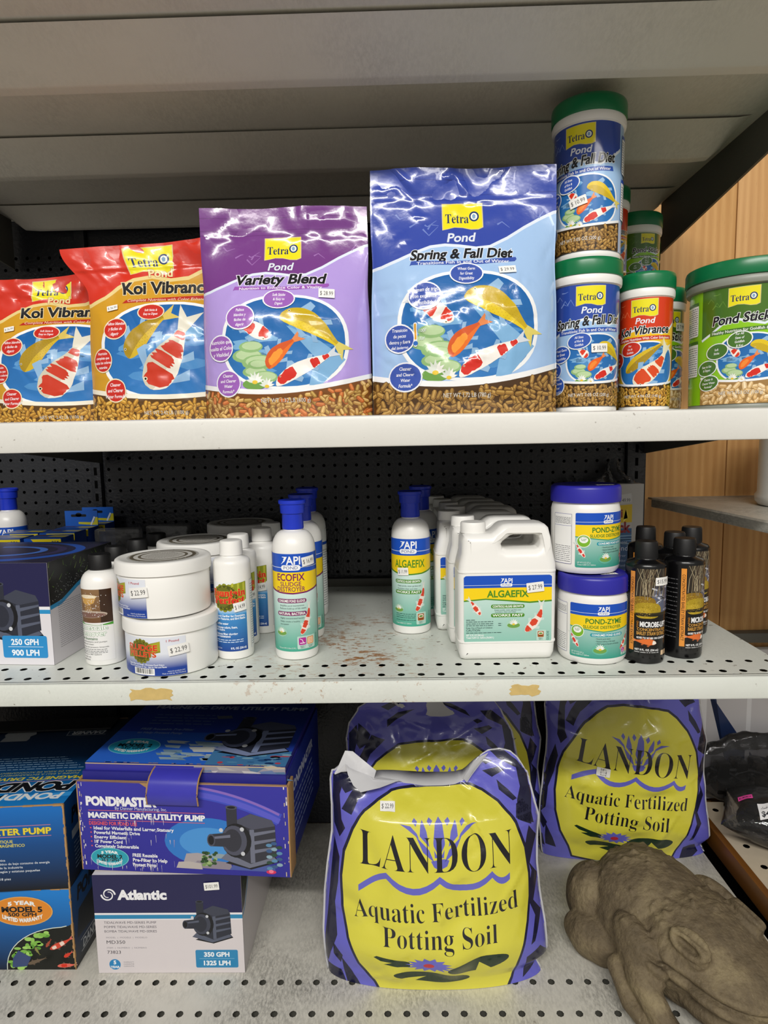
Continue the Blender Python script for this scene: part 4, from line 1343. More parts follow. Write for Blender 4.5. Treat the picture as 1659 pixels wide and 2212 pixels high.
def guide_icons(a, x, y, s, n=2):
    a.rrect(x - s * .2, y - s * .55, x + s * (2.4 if n == 2 else 1.35), y + s * 1.2, s * .15, 'b9d8cc'); a.up()
    cols = ('b02a92', 'e08a3a') if n == 2 else ('a8602a',)
    for k, c in enumerate(cols):
        x0 = x + k * s * 1.15
        a.rrect(x0, y, x0 + s, y + s, s * .15, c); a.up()
        if c == 'b02a92':
            a.line([(x0 + s * .15, y + s * .85), (x0 + s * .45, y + s * .7), (x0 + s * .6, y + s * .3)], s * .08, 'f4f0f4')
            a.rect(x0 + s * .15, y + s * .2, x0 + s * .85, y + s * .3, 'f4f0f4')
        elif c == 'e08a3a':
            a.rrect(x0 + s * .12, y + s * .12, x0 + s * .88, y + s * .88, s * .1, 'f6e6d0'); a.up()
            for q in (.3, .5, .7):
                a.rect(x0 + s * .15, y + s * (q - .03), x0 + s * .85, y + s * (q + .03), 'e08a3a'); a.rect(x0 + s * (q - .03), y + s * .15, x0 + s * (q + .03), y + s * .85, 'e08a3a')
        else:
            a.rrect(x0 + s * .12, y + s * .42, x0 + s * .88, y + s * .88, s * .2, 'f2ead8'); a.up()
            a.ell(x0 + s * .5, y + s * .62, s * .3, s * .14, '5a8a30', n=12)
            a.rect(x0 + s * .15, y + s * .14, x0 + s * .85, y + s * .3, '7c3c14')
        a.up()
        a.scribble(x0 + s * .15, x0 + s * .85, y - s * .18, s * .12, '2a4a44', k)
        a.scribble(x0 + s * .2, x0 + s * .8, y - s * .38, s * .12, '2a4a44', k + 5)

def api_bottle_art(kind):
    a = Art(0, 0, .001, .001)
    H = 46
    acc = PURPLE if kind == 'eco' else GREEN
    a.rect(-H, 13, H, 100, '3fa58c', col2='d6ebe6'); a.up()
    a.poly([(-H, 101), (-20, 96.2), (0, 95), (20, 96.2), (H, 101), (H, 127), (-H, 127)], acc); a.up()
    a.poly([(-H, 104), (-20, 98.4), (0, 97.2), (20, 98.4), (H, 104), (H, 127), (-H, 127)], 'f6d312'); a.up()
    api_head(a, H, 152, 126, 11, -2)
    if kind == 'eco':
        a.text('ECOFIX', -3, 119, 9.5, acc, w=40, bold=.02, res=4)
        a.text('SLUDGE', -3, 109.5, 6, acc, w=30, bold=.01, res=3); a.text('DESTROYER', -3, 102.2, 6.2, acc, w=41, bold=.01, res=3)
        T = [('CONSUMES POND SLUDGE', 85.5), ('NATURAL BACTERIA', 67.5)]
        B = [('Simplifies pond maintenance', 79), ('Reduces build-up of fish waste', 75), ('Highly concentrated bacteria', 61), ('Helps create a healthy', 56.5), ('eco-system', 52.5)]
    else:
        a.text('ALGAEFIX', 0, 113, 11.5, acc, w=50, bold=.02, res=4)
        T = [('CONTROLS ALGAE GROWTH', 85), ('WORKS FAST', 68)]
        B = [('Keeps ponds, water gardens and', 78), ('fountains clean and clear', 73.5)]
    a.up()
    for t, y in T: pill(a, -3, y, 44, 6, t, acc)
    for t, y in B: a.text(t, -20, y, 2.3, '2c4440', anchor='l', w=min(38, len(t) * 1.3), res=2)
    a.up()
    koi(a, [(10, 37), (16, 48), (22, 58), (23, 78)], 9.5, 'efe4da', [(.03, .22, -.8, .9), (.28, .55, -.5, .9), (.66, .92, -.9, .9)], 'd6442a', 'd8e0da', seed=5, eye=1, pec='c4dcd6')
    a.ell(-19, 41, 9, 7, '9fc9b4', n=18); a.up()
    lily(a, -19, 41, 6.5, flip=-1)
    if kind == 'eco':
        guide_icons(a, 6, 22, 10.5, 2)
        a.text('Treats up to 4,000 U.S. Gallons (15,140 L)', -24, 18, 2.2, 'eaf4f0', anchor='l', w=26, res=2)
    else:
        guide_icons(a, 12, 22, 11, 1)
        for q, y in enumerate((33, 30, 27, 23)): a.scribble(-24, 9, y, 1.3, '2c5850', q)
        a.text('Treats 4,800 U.S. Gallons', -24, 18, 2.2, 'eaf4f0', anchor='l', w=26, res=2)
    a.text('GUIDE', 35, 28, 3.6, '5a8078', w=15, rot=90, res=2)
    # back of label: white panel, bar code at the right-hand edge
    a.rect(-90, 13, -H, 152, 'eef0ee'); a.rect(H, 13, 90, 152, 'eef0ee'); a.up()
    a.rect(H, 126, 90, 131, '1550be'); a.rect(-90, 126, -H, 131, '1550be')
    for q in range(24):
        a.scribble(H + 3, H + 30, 20 + q * 4.2, 1.6, '5a6068', q); a.scribble(-H - 30, -H - 3, 20 + q * 4.2, 1.6, '5a6068', q + 31)
    a.up()
    a.barcode(H + 6, 30, H + 14, 62)
    return a

def api_bottle(kind, loc, rz, label, grp, sticker=None):
    root = empty('pond_treatment_bottle', loc, rz)
    tag(root, label, 'bottle', grp)
    R = 0.0305
    prof = [(R * .88, 0), (R * .96, .001), (R, .005), (R, .156)] + [(R * (.44 + .56 * cos(radians(t))), .156 + .026 * sin(radians(t))) for t in (15, 30, 45, 60, 75, 88)] + [(.0132, .1845), (.0132, .188)]
    lathe('bottle_body', prof, M['white_plastic'], root, 64)
    lathe('flip_cap', [(.0140, .1835), (.0150, .1838), (.0152, .1860), (.0147, .2045), (.0150, .2055), (.0168, .2062), (.0170, .2080), (.0176, .2185), (.0192, .2195), (.0196, .2215), (.0192, .2240), (.0178, .2246), (.0170, .2236), (.006, .2236)], M['blue_cap'], root, 56)
    S = S_cyl(R)
    build_art(api_bottle_art(kind), 'printed_label', S, M['label'], root, du=.0028)
    if sticker: price(root, S, *sticker)
    return root

gE, gA = 'sludge treatment bottles with blue caps', 'algae treatment bottles with blue caps'
e = api_bottle('eco', (-0.148, 0.909, Z2 + .0005), 0.05, 'white sludge treatment bottle with blue cap at the front of its row, priced $ 16.99', gE, (0.023, .141, '$ 16.99', .020, .013, 6))
dup(e, (-0.149, 1.000, Z2 + .0005), 0.08, 'second blue-capped sludge treatment bottle, directly behind the front one', gE, skip=('price_sticker',))
dup(e, (-0.156, 1.123, Z2 + .0005), -0.95, 'rearmost blue-capped sludge treatment bottle of its row, bar code turned forward', gE, skip=('price_sticker',))
al = api_bottle('algae', (0.021, 1.022, Z2 + .0005), -0.10, 'slim white algae treatment bottle with blue cap standing left of the jugs', gA, (-0.010, .101, '$ 11.99', .017, .012, 4))
dup(al, (0.041, 1.120, Z2 + .0005), 0.55, 'blue-capped algae treatment bottle half hidden behind the front one', gA, skip=('price_sticker',))
dup(al, (-0.752, 1.235, Z2 + .0005), 0.3, 'blue-capped white bottle at far left, in front of the perforated panel', 'blue-capped bottles at far left')
dup(al, (-0.792, 1.165, Z2 + .0005), 0.2, 'white bottle cut off by the left picture edge, beside a blue-capped one', 'blue-capped bottles at far left')

# ---- ALGAEFIX jugs
def jug_mesh():
    k = 0.0001594
    def X(px): return (px - 1160) * k
    def Zz(py): return (1500 - py) * k
    body = [(760, 1490), (745, 1440), (740, 1330), (738, 720), (752, 640), (772, 560), (778, 440), (790, 405), (830, 392), (1000, 392), (1030, 392), (1060, 372), (1098, 334), (1130, 316), (1180, 310), (1440, 312), (1490, 322), (1520, 352), (1540, 430), (1560, 560), (1582, 660), (1585, 720), (1580, 1330), (1572, 1440), (1545, 1495), (1500, 1502), (800, 1502)]
    hole = [(1112, 486), (1128, 462), (1190, 416), (1220, 408), (1400, 408), (1432, 418), (1446, 446), (1446, 494), (1432, 522), (1404, 532), (1160, 532), (1125, 520)]
    c = bpy.data.curves.new('jug', 'CURVE'); c.dimensions = '2D'; c.fill_mode = 'BOTH'
    bev = 0.012
    def add(P, grow):
        n = len(P)
        Q = [Vector((X(x), Zz(y), 0)) for x, y in P]
        s = c.splines.new('POLY'); s.use_cyclic_u = True
        s.points.add(n - 1)
        for q, p in zip(s.points, Q): q.co = (p.x, p.y, 0, 1)
    add(body, -bev); add(hole, bev)
    c.extrude = 0.031 - bev; c.bevel_depth = bev; c.bevel_resolution = 3; c.offset = -bev
    o = bpy.data.objects.new('jug', c)
    me = bpy.data.meshes.new_from_object(o)
    bpy.data.objects.remove(o); bpy.data.curves.remove(c)
    return me
def jug_art():
    a = Art(0, 0, .001, .001)
    hw = 60
    def full(dy): return dy
    a.rrect(-hw, 26.5, hw, 120, 4, '8cc2b2', col2='d6ebe6'); a.up()
    a.poly([(-hw, 84), (-30, 86.5), (0, 84), (30, 81), (hw, 83), (hw, 105), (-hw, 105)], GREEN); a.up()
    a.poly([(-hw, 86), (-30, 88.3), (0, 86), (30, 83.2), (hw, 85.2), (hw, 105), (-hw, 105)], 'f6d312'); a.up()
    a.rrect(-hw, 103, hw, 120, 4, '1550be'); a.up()
    api_head(a, hw, 118, 103, 6.6, -2)
    a.text('ALGAEFIX', 0, 94.5, 9, GREEN, w=56, bold=.03, res=4); a.up()
    pill(a, 0, 77, 46, 5.4, 'CONTROLS ALGAE GROWTH', GREEN)
    a.text('Keeps ponds, water gardens and', 0, 72, 2, '2c4440', w=36, res=2); a.text('fountains clean and clear', -3, 69.3, 2, '2c4440', w=29, res=2)
    pill(a, 0, 64.5, 46, 5.4, 'WORKS FAST', GREEN)
    koi(a, [(-37, 65), (-41, 72), (-46, 79), (-52, 86)], 8, 'efe4da', [(.05, .2, -.6, .6), (.3, .6, -.5, .9), (.7, .9, -.8, .6)], 'd6442a', 'd8e0da', seed=5, eye=1, pec='c4dcd6')
    koi(a, [(24, 41), (34, 52), (46, 58), (46, 77)], 12, 'efe4da', [(.02, .2, -.9, .9), (.28, .55, -.5, .9), (.66, .9, -.9, .9)], 'd6442a', 'd8e0da', seed=7, eye=1, pec='c4dcd6')
    a.ell(8, 52, 10, 7, 'a9d2bf', n=18); a.up()
    lily(a, 8, 52, 7, flip=-1)
    for q, y in enumerate((58.5, 56, 53.2, 50.6)): a.scribble(-57, -20 if q != 0 else -45, y, 1.3, '2c4a48', q)
    a.scribble(-13, -8, 53.2, 1.3, '2c4a48', 11); a.scribble(-13, -8, 50.6, 1.3, '2c4a48', 12)
    a.text('Keep Out of Reach of Children', -57, 47.5, 2.1, '243a3a', anchor='l', w=36, res=2)
    a.text('CAUTION', -57, 44, 3, '243a3a', anchor='l', w=19, res=2)
    a.scribble(-57, -8, 40.4, 1.2, '2c4a48', 5)
    a.text('NET 32 FL OZ (946 mL)', -57, 37, 2.4, 'f0f6f4', anchor='l', w=24, bold=.03, res=2)
    a.text('Treats 9,600 U.S. Gallons (36,000 L)', -57, 33.6, 2.4, 'f0f6f4', anchor='l', w=38, bold=.03, res=2)
    guide_icons(a, 41, 33, 8.5, 1)
    a.text('GUIDE', 55, 35, 3, '5a8078', w=13, rot=90, res=2)
    a.text('5' , 57, 76, .1, '5a8078', w=.1)
    a.scribble(-.1, .1, 0, .01, '2c4440')
    return a
def jug(loc, rz, label, grp, sticker):
    root = empty('pond_treatment_jug', loc, rz)
    tag(root, label, 'jug', grp)
    me = jug_mesh()
    for v in me.vertices:
        x, z, y = v.co
        # waist: shoulders lean back a little, base slightly proud
        y2 = y * (1 - 0.10 * max(0, (z - .125) / .06))
        v.co = (x, y2, z)
    bm = bmesh.new(); bm.from_mesh(me)
    bmesh.ops.remove_doubles(bm, verts=bm.verts, dist=1e-6)
    bmesh.ops.recalc_face_normals(bm, faces=bm.faces)
    bm.to_mesh(me); bm.free()
    shade(me, True, 38)
    link_mesh('jug_body', me, M['white_plastic'], root)
    for z in (.0265, .1245):
        w, d = .0664 + .0006, .031 + .0006
        P = []
        r = .011
        for sx, sy, a0 in ((1, 1, 0), (-1, 1, 90), (-1, -1, 180), (1, -1, 270)):
            for q in range(6):
                t = radians(a0 + 18 * q); P.append((sx * (w - r) + r * cos(t), sy * (d - r) + r * sin(t)))
        n = len(P)
        lev = [(-.0016, z - .0022), (.0004, z - .001), (.0004, z + .001), (-.0016, z + .0022)]
        vs = [(x * (1 + e / .05), y * (1 + e / .03), zz) for e, zz in lev for x, y in P]
        fs = [(j * n + i, j * n + (i + 1) % n, (j + 1) * n + (i + 1) % n, (j + 1) * n + i) for j in range(3) for i in range(n)]
        mesh_obj('moulded_ridge', vs, fs, M['white_plastic'], root)
    lathe('screw_cap', [(.0150, .1755), (.0174, .1758), (.0176, .178), (.0174, .1885), (.0165, .1905), (.0150, .1908), (.006, .1902)], M['white_cap'], root, 72, ribs=(.1765, .187, 72, .0004), loc=(-.0430, 0, 0))
    S = S_plane((0, -.0311, 0), (1, 0, 0), (0, 0, 1))
    build_art(jug_art(), 'printed_label', S, M['label'], root)
    price(root, S, *sticker)
    return root
gJ = 'white algae treatment jugs in a row'
j0 = jug((0.1487, 0.899, Z2 + .0005), 0.02, 'front white algae treatment jug of its row, priced $ 27.99', gJ, (.037, .1035, '$ 27.99', .0235, .0135, 6))
for (x, y, rz, lb) in ((0.1415, 0.970, .02, 'second white jug, its blue label edge showing left of the front jug'),
                   (0.1265, 1.038, .02, 'third white jug from the front, farthest left of its row'),
                   (0.1420, 1.101, .01, 'fourth white jug of the row, behind the three with visible labels'),
                   (0.1360, 1.164, .01, 'fifth white jug of the row, only cap and handle showing'),
                   (0.1290, 1.228, .01, 'sixth white jug of the row, second from the perforated panel'),
                   (0.1200, 1.291, .01, 'rearmost white jug of the row, against the perforated panel')):
    dup(j0, (x, y, Z2 + .0005), rz, lb, gJ, skip=('price_sticker',))

# ---- POND-ZYME jars
def zyme_art():
    a = Art(0, 0, .001, .001)
    H = 45
    a.rrect(-H, 10, H, 84, 2, '2f9a86', col2='d4ebe6'); a.up()
    a.poly([(-H, 51), (-20, 48.5), (0, 46), (20, 47.5), (H, 50), (H, 72), (-H, 72)], '3a9a7a'); a.up()
    a.poly([(-H, 52.4), (-20, 50), (0, 47.5), (20, 49), (H, 51.4), (H, 72), (-H, 72)], 'f4d21c'); a.up()
    a.rrect(-H, 68, H, 84, 2, '1550be'); a.up()
    api_head(a, H, 83, 68, 6.4, 0)
    a.text('POND-ZYME', 2, 61, 6.6, '2f7a2a', w=50, bold=.02, res=4)
    a.text('SLUDGE DESTROYER', 0, 53.2, 3.8, '2f7a2a', w=52, bold=.015, res=3); a.up()
    pill(a, 6, 42.5, 46, 4.8, 'CONSUMES POND SLUDGE', '1f96a6')
    for q, t in enumerate(('• Powerful pond cleaner', '• Reduces build-up of fish waste', '• With natural bacteria & barley')):
        a.text(t, -10, 37.4 - q * 3.4, 2.0, '24403c', anchor='l', w=20 + q * 7 if q < 2 else 33, res=2)
    a.ell(-34, 46, 9.2, 8.6, 'f4f6f0', n=22); a.up(); a.ell(-34, 46, 8.4, 7.8, '7ab52e', n=22); a.up(); a.ell(-34, 48, 5.8, 4.6, 'f4f6f0', n=20); a.up()
    a.text('NATURAL', -34, 51.6, 1.9, '3f7a1e', w=11, bend=1.6, res=2); a.scribble(-37.5, -30.5, 48.6, 1.1, '3f7a1e', 1); a.scribble(-37, -31, 46.8, 1.1, '3f7a1e', 2); a.up()
    koi(a, [(-32, 24), (-36, 30), (-40, 36), (-44, 42)], 5.5, 'efe4da', [(.05, .25, -.6, .6), (.35, .65, -.5, .9), (.75, .92, -.8, .6)], 'd6342a', 'd8e0da', seed=5, eye=1, pec='c4dcd6')
    koi(a, [(26, 21), (32, 28), (37, 31), (41, 42)], 6, 'efe4da', [(.02, .25, -.9, .9), (.34, .6, -.5, .9), (.7, .92, -.9, .9)], 'd6342a', 'd8e0da', seed=7, eye=1, pec='c4dcd6')
    a.ell(-4, 22, 11, 7, '63b59c', n=18); a.up()
    lily(a, -4, 23, 7, flip=-1)
    a.text('NET WT 8 OZ (227 g)', -42, 17, 2.0, 'eef6f4', anchor='l', w=17, res=2); a.text('Treats 4,000 U.S. Gallons', -42, 14, 2.0, 'eef6f4', anchor='l', w=24, res=2)
    guide_icons(a, 29, 16, 6.2, 2)
    # side panels
    for sx in (-1, 1):
        x0, x1 = (H + 4, H + 44) if sx > 0 else (-H - 34, -H - 5)
        a.rect(x0, 14, x1, 82, 'f0f0ee'); a.up()
        for x in (x0, x1): a.rect(x - .25, 14, x + .25, 82, '6a6a78')
        for y in (14, 66, 82): a.rect(x0, y - .25, x1, y + .25, '5a5aa0')
        for q in range(7): a.scribble(x0 + 1.5, x1 - 1.5, 77 - q * 0 - q * 1.6 if q < 6 else 17, 1.0, '55555e', q)
        for q in range(9): a.scribble(x0 + 1.5, x1 - 1.5, 38 - q * 2.6, 1.2, '55555e', q + 20)
        a.up()
    a.barcode(H + 8, 40, H + 30, 60)
    return a
def zyme(loc, rz, label):
    root = empty('pond_treatment_jar', loc, rz)
    tag(root, label, 'jar', 'sludge destroyer jars with violet-blue lids')
    R = .0465
    lathe('jar_body', [(R * .84, 0), (R * .93, .001), (R * .985, .005), (R, .010), (R, .086), (R * .97, .092), (R * .93, .096), (R * .93, .100)], M['white_plastic'], root, 72)
    lathe('screw_lid', [(R * .95, .0965), (R * 1.01, .0968), (R * 1.02, .0985), (R * 1.015, .1150), (R * .995, .1178), (R * .95, .1195), (R * .90, .1196), (R * .87, .1186), (R * .3, .1186)], M['blue_lid'], root, 168, ribs=(.0975, .116, 168, .0006))
    S = S_cyl(R)
    build_art(zyme_art(), 'printed_label', S, M['label'], root, du=.004)
    return root
z0 = zyme((0.2705, 0.8890, Z2 + .0005), 0.03, 'lower white jar with violet-blue lid, standing on the shelf beside the jug')
z1 = dup(z0, (0.2640, 0.9075, Z2 + .1206), 0.42, 'upper white jar with violet-blue lid, stacked on the other, label facing right')
price(z0, S_plane((.012, -.004, .1186), (1, 0, 0), (0, 1, 0)), .004, -.012, '$ 26.99', .024, .010, 3, base=.0006)
price(z1, S_plane((.012, -.004, .1186), (1, 0, 0), (0, 1, 0)), .002, -.018, '$ 26.99', .024, .010, -20, base=.0006)

# ---- SLUDGE PELLETS tubs
def sludge_art():
    a = Art(0, 0, .001, .001)
    a.poly([(-150, 2), (41, 2), (41, 54), (-150, 54)], 'dfe3ec'); a.up()
    a.poly([(-150, 2), (41, 2), (41, 30), (-150, 30)], '17398f', col2='dfe3ec'); a.up()
    a.poly([(-150, 2), (41, 2), (41, 12), (-150, 12)], '1c3f98'); a.up()
    a.poly([(-150, 12), (41, 12), (41, 32), (-150, 32)], '1c3f98', col2='dfe3ec'); a.up()
    for cx in (-18, -120):
        a.poly([(cx - 26, 24), (cx - 25, 40), (cx - 8, 38), (cx + 12, 46), (cx + 26, 49), (cx + 26, 34), (cx + 10, 31), (cx - 8, 27)], '8a8a1e'); a.up()
        a.poly([(cx + 4, 42), (cx + 26, 49), (cx + 26, 36), (cx + 4, 33)], 'a8a428'); a.up()
        for q in range(16):
            t = 2 * pi * q / 16; a.ell(cx - 2 + 14 * cos(t), 35 + 14 * sin(t), 3.2, 3.2, '7a7a1c', n=8)
        a.up(); a.ell(cx - 2, 35, 14.5, 14.5, '55511a', n=24); a.up()
        a.text('SLUDGE', cx - 1, 40, 7.4, 'd8301c', w=46, out=(.05, 'd8c86a'), bold=.035, res=3); a.up()
        a.text('PELLETS', cx - 1, 31, 6.6, 'd8301c', w=42, out=(.05, 'd8c86a'), bold=.03, res=3); a.up()
        a.text('1 Pound', cx + 42, 49, 3.0, 'b8343c', w=16, bold=.01, res=2)
        a.text('Digests Muck and Sludge - Eliminates Pond Odors', cx + 2, 17, 2.1, 'eef2fa', w=56, bold=.02, res=2)
        a.text('Easy and Convenient to Use - Safe for Fish and Plants', cx + 4, 14, 2.1, 'eef2fa', w=58, bold=.02, res=2)
        a.text('Made in USA by TLC Products', cx + 42, 5, 1.9, 'e4eaf6', w=30, res=2); a.text('www.tlc-products.com', cx + 45, 8, 1.9, 'e4eaf6', w=22, res=2)
        a.barcode(cx - 15, 3, cx + 17, 12)
        a.up()
    return a
def lid_art():
    a = Art(0, 0, .001, .001)
    a.ell(0, 0, 48, 48, 'c9c8c4', n=48); a.up(); a.ell(0, 0, 46, 46, 'b4b1a8', n=48); a.up()
    for r, c in ((45, '6a6254'), (40, 'e0ded8'), (34, '746c5e'), (30, 'dad7d0')):
        a.ell(0, 0, r, r * .98, c, n=40); a.up()
    for q in range(16): a.scribble(-26 + abs(q - 8) * 1.5, 26 - abs(q - 8) * 1.5, -24 + q * 3.1, 1.5, '5a5348', q)
    rnd = random.Random(4)
    for q in range(40):
        t = rnd.uniform(0, 2 * pi); r = rnd.uniform(41, 45)
        a.ell(r * cos(t), r * sin(t), rnd.uniform(.8, 2.2), rnd.uniform(.6, 1.4), rnd.choice(('8a8468', '4f4a3a', 'c8c2a8')), n=6, rot=rnd.uniform(0, 180))
    return a
def tub(loc, rz, label, price_tag):
    root = empty('pond_pellet_tub', loc, rz)
    tag(root, label, 'tub', 'white screw-lidded tubs of sludge pellets')
    R = .0615
    lathe('tub_body', [(R * .93, 0), (R * .985, .001), (R, .004), (R * 1.0, .056), (R * .97, .060)], M['white_plastic'], root, 80)
    lathe('screw_lid', [(R * 1.0, .0575), (R * 1.045, .0578), (R * 1.05, .0595), (R * 1.045, .0718), (R * 1.03, .0742), (R * 1.0, .0755), (R * .93, .0758), (R * .91, .0750), (R * .3, .0750)], M['white_cap'], root, 200, ribs=(.0585, .0725, 200, .0007))
    build_art(lid_art(), 'lid_print', S_plane((0, 0, .0750), (1, 0, 0), (0, 1, 0)), M['label'], root)
    S = S_cyl(R)
    build_art(sludge_art(), 'printed_label', S, M['label'], root, du=.005)
    price(root, S, *price_tag)
    return root
t0 = tub((-0.319, 0.881, Z2 + .0005), -0.05, 'lower white pellet tub in the front stack, full red-lettered label facing out', (.031, .037, '$ 22.99', .026, .014, 6))
dup(t0, (-0.328, 0.888, Z2 + .0766), -0.72, 'upper white tub in the front stack, label turned away to the left')
dup(t0, (-0.320, 1.024, Z2 + .0005), 0.45, 'lower white tub of the second stack, just behind the front stack')
dup(t0, (-0.322, 1.030, Z2 + .0766), 0.42, 'upper white tub of the second stack, its lid print catching the light')
dup(t0, (-0.300, 1.238, Z2 + .0005), 0.3, 'lower white tub of the rear stack, near the perforated panel')
dup(t0, (-0.302, 1.240, Z2 + .0766), 0.3, 'upper white tub of the rear stack, highest and greyest in shade')

# ---- Fountain Perfect bottles
def fountain_art():
    a = Art(0, 0, .001, .001)
    H = 27
    a.rect(-H, 12.5, H, 84, '17408f', col2='4aa0dc'); a.up()
    a.rect(-H, 68, H, 112, 'e9ecee'); a.up()
    a.poly([(-H, 66), (H, 66), (H, 76), (-H, 76)], '4aa0dc', col2='e9ecee'); a.up()
    a.poly([(-18, 84), (-16, 106), (H, 112), (H, 86), (10, 80)], '8e961e'); a.up()
    for q in (6, 14, 22): a.poly([(q, 84), (q + 3, 84), (q + 3, 111), (q, 110)], 'b8b83a')
    a.up()
    for q in range(16):
        t = 2 * pi * q / 16; a.ell(-4 + 17 * cos(t), 90 + 17 * sin(t), 3.8, 3.8, '868a1c', n=8)
    a.up(); a.ell(-4, 90, 18, 18, '4f5214', n=26); a.up(); a.ell(-6, 91, 13, 14, '6a6c1a', n=24); a.up()
    a.text('Fountain', 0, 97, 9.5, 'd82a1c', w=51, bold=.03, out=(.055, 'c8b848'), serif=True, res=3); a.up()
    a.text('Perfect', 1, 86.5, 9.5, 'd82a1c', w=46, bold=.03, out=(.055, 'c8b848'), serif=True, res=3); a.up()
    for t, y, w in (('Natural Clarifier for Fountains,', 64, 46), ('Water Features, and Bird Baths', 60, 46), ('Clarifies water', 53, 22), ('Eliminates odors, foam,', 47.5, 34), ('and sludge', 44, 16), ('Reduces filter clogging', 38, 34), ('and maintenance', 34.5, 24)):
        a.text(t, -22, y, 3.0, 'eef4fc', anchor='l', w=w, bold=.03, res=2)
    for q, y in enumerate((29, 26)): a.scribble(-22, 20, y, 1.6, 'dce8f6', q)
    a.text('8 FL. OZ. (236 ml)', 24, 17, 2.8, 'eef4fc', anchor='r', w=22, bold=.03, res=2); a.text('Living Care', -24, 17, 2.4, 'e4ecf8', anchor='l', w=12, res=2)
    a.rect(H + 8, 12.5, H + 40, 112, 'eceeee'); a.up()
    for q in range(26): a.scribble(H + 10, H + 38, 18 + q * 3.5, 1.5, '6a6e78', q)
    a.rect(H + 8, 12.5, H + 8.4, 112, '6a6e78'); a.rect(H + 8, 112, H + 40, 112.4, '6a6e78')
    return a
def fountain(loc, rz, label, stick):
    root = empty('fountain_cleaner_bottle', loc, rz)
    tag(root, label, 'bottle', 'white-capped fountain clarifier bottles')
    R = .0263
    lathe('bottle_body', [(R * .9, 0), (R * .97, .001), (R, .004), (R, .135), (R * .98, .139), (R * .90, .1425), (R * .60, .1455), (R * .56, .147), (R * .56, .150)], M['white_plastic'], root, 64)
    lathe('ribbed_cap', [(.0145, .1475), (.0161, .1478), (.0163, .150), (.0158, .1655), (.0150, .1678), (.0132, .1685), (.004, .1682)], M['white_cap'], root, 96, ribs=(.149, .1665, 96, .0006))
    S = S_cyl(R)
    build_art(fountain_art(), 'printed_label', S, M['label'], root, du=.0028)
    price(root, S, *stick)
    return root
f0 = fountain((-0.238, 0.910, Z2 + .0005), -0.06, 'front fountain clarifier bottle with white ribbed cap, full label facing out', (.0165, .077, '$ 14.99', .017, .013, 8))
dup(f0, (-0.242, 0.968, Z2 + .0005), 0.2, 'second fountain clarifier bottle, its cap showing over the front one')
dup(f0, (-0.219, 1.032, Z2 + .0005), -0.62, 'third fountain clarifier bottle, label turned left, beside the sludge bottle')
dup(f0, (-0.216, 1.095, Z2 + .0005), -0.3, 'rearmost fountain clarifier bottle, only cap and shoulder visible')

# ---- limescale remover bottles
def lime_art():
    a = Art(0, 0, .001, .001)
    H = 30
    a.rect(-H, 8, H, 62, 'e9e8e6'); a.up()
    a.rect(-H, 62, H, 109, '6a4a30', col2='8a6a48'); a.up()
    a.rect(-H, 62, -18, 109, 'a8a49a'); a.rect(14, 62, H, 109, '3a2618'); a.up()
    a.poly([(-16, 99), (10, 99), (6, 90), (-4, 86), (-12, 90)], 'c89a50'); a.up(); a.ell(-3, 99, 13.5, 2.6, 'e8d8b8', n=20); a.up()
    a.poly([(-8, 88), (2, 88), (4, 74), (-10, 74)], '9a7648'); a.up()
    a.ell(-2, 74, 25, 5, 'b8a898', n=24); a.up(); a.ell(-2, 73, 23, 3.6, '7a5a50', n=24); a.up()
    rnd = random.Random(3)
    for q in range(90):
        a.ell(rnd.gauss(3, 8), rnd.uniform(70, 104), rnd.uniform(.2, .7), rnd.uniform(.2, .8), 'f0f0f2', n=5)
    a.up()
    a.poly([(-H, 66), (-10, 60), (12, 59), (H, 62), (H, 58), (-H, 60)], '4a9a34'); a.up()
    a.text('Limescale', -1, 55.5, 7.4, 'f4f8f2', w=46, bold=.02, out=(.045, '2f7a34'), res=3); a.up()
    a.text('Remover', 0, 47, 7.4, 'f4f8f2', w=40, bold=.02, out=(.045, '2f7a34'), res=3); a.up()
    a.text('for fountains', -6, 39.5, 3.6, '2f6a3a', w=28, bold=.01, res=2)
    for t, y, w in (('cleans fountains and pumps', 35, 42), ('safely and clean', 31.5, 24), ('removes and prevents limescale', 27.5, 44), ('treats up to 960 Gallons', 17, 34), ('8 oz (236 ml)', 13, 18)):
        a.text(t, -22, y, 2.0, '3a3e40', anchor='l', w=w, res=2)
    for q, y in enumerate((24, 21.5, 19.4)): a.scribble(-22, 20, y, 1.2, '5a5e60', q)
    a.text('pond boss', -12, 9.6, 2.4, '3a3a3a', w=14, res=2)
    return a
def lime(loc, rz, label):
    root = empty('limescale_remover_bottle', loc, rz)
    tag(root, label, 'bottle', 'black-capped limescale remover bottles')
    R = .0270
    lathe('bottle_body', [(R * .9, 0), (R * .97, .001), (R, .004), (R, .112)] + [(R * (.5 + .5 * cos(radians(t))), .112 + .020 * sin(radians(t))) for t in (15, 30, 45, 60, 75, 88)] + [(.0125, .1335), (.0125, .137)], M['white_plastic'], root, 64)
    lathe('screw_cap', [(.0135, .1335), (.0150, .1338), (.0152, .136), (.0148, .1525), (.0135, .1545), (.004, .1545)], M['black_cap'], root, 80, ribs=(.135, .152, 80, .0006))
    build_art(lime_art(), 'printed_label', S_cyl(R), M['label'], root, du=.0028)
    return root
l0 = lime((-0.420, 0.892, Z2 + .0005), -0.22, 'white limescale remover bottle with black cap between the pump box and tubs')
dup(l0, (-0.426, 0.958, Z2 + .0005), 0, 'black-capped bottle directly behind the front limescale remover')
dup(l0, (-0.418, 1.022, Z2 + .0005), 0, 'third black-capped bottle, a cap peeking over the white tub')
dup(l0, (-0.410, 1.085, Z2 + .0005), 0, 'rearmost black-capped bottle by the clear blister packs')

